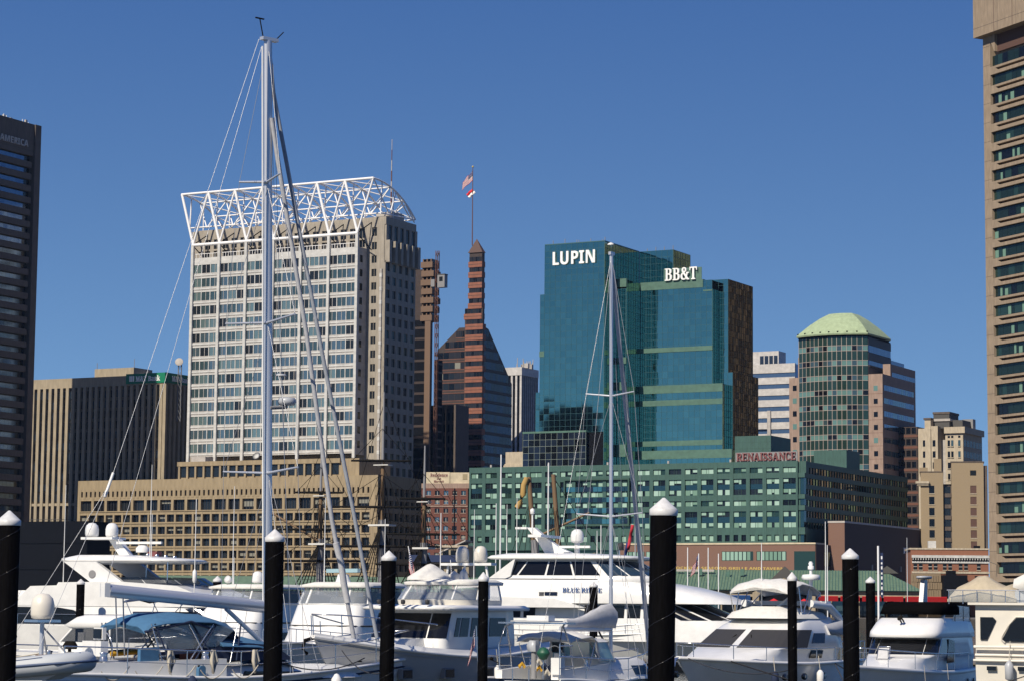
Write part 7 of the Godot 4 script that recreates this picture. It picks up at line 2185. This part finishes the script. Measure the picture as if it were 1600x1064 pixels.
func cream_trawler():
	var t := thing("trawler_yacht", "cream trawler yacht cut by the right edge, canvas covered gear on top", "trawler", Vector3(13.04, 0, -61.5), -28)
	hull(t, "gel_cream", -0.72, 11, 1.9, 1.75, 1.7, 2.0, {"rake": 1.0, "full": 2.6, "deck": "gel_cream", "rail": "gel_cream", "stern": 0.97})
	var w := [[-0.75, 1.9], [-0.75, 2.98], [9, 2.98], [9, 1.9], [0.62, 1.9], [0.72, 2.02], [0.72, 2.66], [0.35, 2.66], [0.1, 2.5], [-0.08, 2.2], [-0.12, 2.08], [-0.1, 2.02], [-0.18, 1.9]]
	part(t, "side_wall", prism([[-0.75, 1.7], [-0.75, 2.98], [9, 2.98], [9, 1.7]], -1.7, 1.70), "gel_cream")
	part(t, "side_window", prism([[-0.62, 2.12], [-0.62, 2.68], [-0.3, 2.68], [-0.22, 2.6], [-0.45, 2.12]], 1.66, 1.74), "tinted")
	part(t, "side_window", prism([[0.0, 2.08], [-0.06, 2.14], [0.14, 2.5], [0.3, 2.66], [1.2, 2.66], [1.2, 2.08]], 1.66, 1.74), "tinted")
	part(t, "window_rim", sweep([Vector3(0.0, 2.06, 1.74), Vector3(-0.09, 2.14, 1.74), Vector3(0.12, 2.52, 1.74), Vector3(0.29, 2.69, 1.74), Vector3(1.2, 2.69, 1.74)], 0.02, 5), "gel_cream")
	part(t, "side_ledge", sweep([Vector3(-0.75, 1.95, 1.85), Vector3(3, 1.97, 1.88), Vector3(8, 2.0, 1.7)], 0.045, 6), "gel_cream")
	part(t, "side_ledge", sweep([Vector3(-0.75, 1.62, 1.9), Vector3(3, 1.62, 1.94), Vector3(8, 1.66, 1.7)], 0.035, 6), "gel_cream")
	for k in 5:
		fbox(t, "porthole", "tinted", FRONT, -0.42 + k * 0.78, -0.18 + k * 0.78, 1.38, 1.48, 1.8, 1.9)
	fbox(t, "upper_deck", "gel_cream", FRONT, -0.9, 9, 2.98, 3.04, -1.8, 1.85)
	for k in 8:
		rod(t, "stanchion", "steel", Vector3(-1.4 + k * 0.36, 3.0, 1.78), Vector3(-1.4 + k * 0.36, 3.34, 1.78), 0.012)
		fbox(t, "wind_screen", "vinyl", FRONT, -1.38 + k * 0.36, -1.06 + k * 0.36, 3.05, 3.32, 1.775, 1.785)
	rod(t, "hand_rail", "steel", Vector3(-1.45, 3.34, 1.78), Vector3(1.2, 3.34, 1.78), 0.014)
	var rings := []
	for k in 9:
		var u := k / 8.0
		var h: float = [0.18, 0.42, 0.5, 0.62, 0.66, 0.52, 0.40, 0.44, 0.12][k]
		var ring := []
		for j in 11:
			var a := PI * j / 10.0
			var wv := 1.0 + 0.06 * sin(j * 2.1 + k * 1.3)
			ring.append(Vector3(-1.5 + u * 1.75, 3.05 + sin(a) * h * wv, 1.1 + cos(a) * (0.5 + 0.15 * sin(u * PI)) * wv))
		rings.append(ring)
	part(t, "covered_tender", loft(rings), "canvas_tan")
	part(t, "covered_tender", loft([[Vector3(0.15, 3.42, 1.5), Vector3(0.15, 3.62, 1.4), Vector3(0.15, 3.6, 0.6), Vector3(0.15, 3.42, 0.6)], [Vector3(0.4, 3.34, 1.6), Vector3(0.4, 3.74, 1.4), Vector3(0.4, 3.72, 0.6), Vector3(0.4, 3.34, 0.6)], [Vector3(2.0, 3.36, 1.6), Vector3(2.0, 3.74, 1.4), Vector3(2.0, 3.72, 0.6), Vector3(2.0, 3.36, 0.6)]]), "canvas_white")
	fbox(t, "tender_cradle", "gel_grey", FRONT, 0.2, 2.0, 3.04, 3.36, 0.7, 1.5)
	part(t, "fender", lathe([[0.0, 0], [0.1, 0.06], [0.11, 0.4], [0.04, 0.5], [0.0, 0.52]], 12), "gel_grey", Transform3D(Basis(), Vector3(0.18, 1.12, 2.02)))
	rod(t, "fender_line", "rope", Vector3(0.18, 1.6, 2.02), Vector3(0.18, 2.1, 1.9), 0.01)
	part(t, "mooring_line", sweep(bez(Vector3(-0.6, 0.8, 2.1), Vector3(0.2, 1.15, 2.1), Vector3(1.3, 1.5, 1.95), 6), 0.014, 5), "dark_rope")


func small_cruiser():
	var t := thing("motor_cruiser", "small white cabin cruiser half hidden behind the blue canvas sailboat", "cabin cruiser", Vector3(-13.33, 0, -85), -22)
	hull(t, "gelcoat", -5.5, 5.6, 1.7, 1.15, 1.1, 1.45, {"rake": 1.4, "full": 3.2, "deck": "gelcoat", "stripe": "canvas_navy"})
	var a0 := [1.1, -2.0, 3.9, 1.3, 2.6]
	var a1 := [1.5, -2.0, 3.3, 1.28, 1.8]
	var a2 := [1.95, -1.6, 2.3, 1.15, 1.2]
	house(t, "cabin", "gelcoat", [a0, a1])
	house(t, "cabin_top", "gelcoat", [a2, [2.06, -1.8, 2.5, 1.3, 1.3], [2.35, -1.4, 1.6, 1.1, 1.0], [2.42, -1.2, 1.2, 0.9, 0.9]])
	for q in [[-0.98, -0.72], [-0.7, -0.48], [-0.46, -0.16], [-0.14, 0.14], [0.16, 0.46], [0.48, 0.7], [0.72, 0.98]]:
		pane(t, "window", "vinyl_smoked", a1, a2, q[0], q[1], 0.0, 1.0, 0.012)
	for q in [-0.99, -0.71, -0.47, -0.15, 0.15, 0.47, 0.71, 0.99]:
		rod(t, "window_post", "gelcoat", hp(a1, q), hp(a2, q), 0.04)
	fbox(t, "canvas_roll", "canvas_navy", FRONT, 0.7, 2.2, 2.42, 2.56, -0.9, 0.9)
	railing(t, [Vector3(1.0, 1.15, 1.6), Vector3(2.4, 1.2, 1.45), Vector3(3.8, 1.3, 1.05), Vector3(5.2, 1.42, 0.3)], 0.5)
	canopy(t, "sun_shade", "canvas_navy", [[0.3, 3.02, 0.9], [1.0, 3.12, 1.0], [2.4, 3.12, 1.0], [3.0, 3.0, 0.9]], 0.15)
	for s in [1.0, -1.0]:
		for x in [0.4, 1.6, 2.8]:
			rod(t, "shade_frame", "steel", Vector3(x, 2.95, s * 0.9), Vector3(x * 0.6 + 0.5, 2.35, s * 0.95), 0.016)


# thin bare masts and aerials of boats that lie out of sight behind the yachts
func far_masts():
	var rows := [[-0.65, 12.9, -160, "thin white aerial left of the long yacht's radar mast", 0.075], [2.5, 12.4, -160, "thin white mast right of the schooner's first mast", 0.075], [-4.88, 9.4, -170, "thin grey mast before the red brick hotel", 0.05], [-1.0, 10.1, -170, "short thin aerial before the green hotel's left bays", 0.05], [-14.3, 7.6, -110, "thin white aerial with a lamp left of the silver mast", 0.03], [6.0, 8.3, -160, "thin grey aerial before the green hotel near the second mast", 0.05], [13.1, 5.5, -100, "thin white aerial right of the cruiser's bimini", 0.03]]
	for i in rows.size():
		var q: Array = rows[i]
		var t := thing("bare_mast", q[3], "mast", Vector3(q[0], 0.8, q[2]), 0, "thin masts and aerials behind the yachts")
		rod(t, "pole", "gelcoat", Vector3.ZERO, Vector3(0, q[1] - 0.8, 0), q[4], 0.6, 8)
		fbox(t, "foot", "gel_grey", FRONT, -0.15, 0.15, 0, 0.3, -0.15, 0.15)
		if i == 4:
			part(t, "lamp", lathe([[0.06, 0], [0.1, 0.1], [0.1, 0.5], [0.04, 0.6]], 8), "gelcoat", Transform3D(Basis(), Vector3(0, 3.0, 0)))
	var f := thing("signal_flag", "limp red and blue flag on a thin staff beside the hotel podium", "flag", Vector3(10.33, 0, -200))
	rod(f, "staff", "gel_grey", Vector3(0, 0, 0), Vector3(0, 10.0, 0), 0.04)
	var w := flag_cloth(2.1, 0.5, 0.35)
	part(f, "cloth", w[0], "flag_red", Transform3D(Basis(Vector3.BACK, -1.75), Vector3(-0.1, 9.7, 0)))
	part(f, "cloth_band", w[1], "flag_blue", Transform3D(Basis(Vector3.BACK, -1.75), Vector3(-0.25, 8.2, 0)))


func dock():
	mat("dock_planks", lin(0.16, 0.14, 0.12), 0.9)
	var a := thing("floating_dock", "long grey floating dock between the rows of moored boats", "dock", Vector3(0, 0, -112), 0)
	fbox(a, "float", "charcoal", FRONT, -60, 60, -0.3, 0.42, -1.2, 1.2)
	for k in 120:
		fbox(a, "plank", "dock_planks", FRONT, -60 + k, -59.02 + k, 0.42, 0.5, -1.25, 1.25)
	for k in 12:
		fbox(a, "power_pedestal", "gelcoat", FRONT, -44 + k * 8.0, -43.7 + k * 8.0, 0.5, 1.5, -1.0, -0.7)


# gear that lies or hangs about on the boats
func loose_gear():
	var sb := Transform3D(Basis(UP, deg_to_rad(42)), Vector3(-5.94, 0, -60))
	var c := thing("jerry_can", "small blue jug standing by the rail of the blue canvas sailboat", "jug", sb * Vector3(-3.0, 1.12, 1.45), 42)
	c.scale = Vector3.ONE * 0.75
	part(c, "can", prism([[-0.12, 0], [-0.13, 0.03], [-0.13, 0.28], [-0.06, 0.36], [0.08, 0.36], [0.13, 0.3], [0.13, 0.03], [0.12, 0]], -0.075, 0.075), "canvas_blue")
	part(c, "handle", sweep([Vector3(-0.06, 0.36, 0), Vector3(-0.04, 0.41, 0), Vector3(0.06, 0.41, 0), Vector3(0.08, 0.36, 0)], 0.016, 6), "canvas_blue")
	part(c, "spout_cap", lathe([[0.0, 0], [0.03, 0.0], [0.03, 0.05], [0.0, 0.055]], 10), "tar", Transform3D(Basis(), Vector3(-0.09, 0.33, 0)))
	# more lines, coils and cushions about the cockpit
	var t := get_node("sailboat")
	for k in 7:
		var z := -0.8 + k * 0.26
		part(t, "halyard_tail", sweep(bez(Vector3(-0.1 - 0.02 * k, 1.75, z * 0.2), Vector3(-0.7, 1.42, z * 0.7), Vector3(-2.1, 1.45, z), 6), 0.012, 5), ["rope", "dark_rope", "canvas_navy"][k % 3])
	for k in 10:
		var x := -6.6 + k * 0.42
		part(t, "cushion", prism([[x, 1.42], [x, 1.52], [x + 0.36, 1.53], [x + 0.38, 1.42]], 0.62 + 0.02 * (k % 2), 0.98), "canvas_navy" if k % 3 else "canvas_grey")
	for k in 5:
		var p := Vector3(-5.9 + k * 0.9, 1.3, 1.72)
		part(t, "hanging_line", sweep(bez(p, p + Vector3(0.3, -0.45, 0.06), p + Vector3(0.75, 0.1, 0.0), 8), 0.014, 5), "rope")
	part(t, "sheet_bag", prism([[-4.6, 1.5], [-4.6, 1.8], [-4.1, 1.82], [-4.1, 1.5]], 1.2, 1.32), "canvas_blue")
	part(t, "stern_seat", prism([[-7.0, 1.6], [-7.0, 1.66], [-6.6, 1.66], [-6.6, 1.6]], 0.7, 1.2), "teak")
	# fenders over the sides
	var hang := [["motor_cruiser", 2.2, -1.75, 1.18], ["motor_cruiser", -0.4, -2.02, 1.18], ["motor_cruiser_001", 1.6, -2.1, 1.15], ["motor_cruiser_001", 3.4, -1.8, 1.15], ["sport_cruiser", 0.8, -1.98, 1.2], ["sport_cruiser_001", 1.4, -1.9, 1.2], ["trawler_yacht", 0.0, -2.12, 1.45], ["motor_cruiser_002", 0.2, 1.72, 1.05], ["motor_cruiser_002", 2.2, 1.55, 1.08]]
	for h in hang:
		var b := get_node(NodePath(h[0]))
		part(b, "fender", lathe([[0.0, -0.52], [0.06, -0.5], [0.11, -0.42], [0.11, -0.08], [0.05, 0.0], [0.0, 0.01]], 12), "canvas_navy" if h[1] > 1.5 else "gelcoat", Transform3D(Basis(), Vector3(h[1], h[3] - 0.18, h[2])))
		rod(b, "fender_line", "rope", Vector3(h[1], h[3] - 0.2, h[2]), Vector3(h[1], h[3] + 0.25, h[2] * 0.97), 0.011)
	# slack mooring lines from bows to pilings
	for q in [[Vector3(-2.45, 1.5, -50.0), Vector3(-4.0, 1.75, -58.2)], [Vector3(6.75, 1.4, -58.0), Vector3(5.2, 1.4, -71.0)], [Vector3(8.16, 1.6, -58.12), Vector3(8.6, 1.4, -62.3)], [Vector3(-4.9, 1.7, -50.4), Vector3(-3.4, 1.6, -57.2)]]:
		var l := part(self, "mooring_line", sweep(bez(q[0], q[0].lerp(q[1], 0.5) - Vector3(0, 0.5, 0), q[1], 10), 0.014, 5), "dark_rope")
		tag(l, ["dark mooring line from the trawler's bow to the piling before it", "dark mooring line from the covered cruiser's bow to a slim piling", "dark mooring line from the black canvas yacht to a piling", "dark mooring line from the silver mast boat's bow to a piling"][int(used["mooring_line"]) - 1], "mooring line")
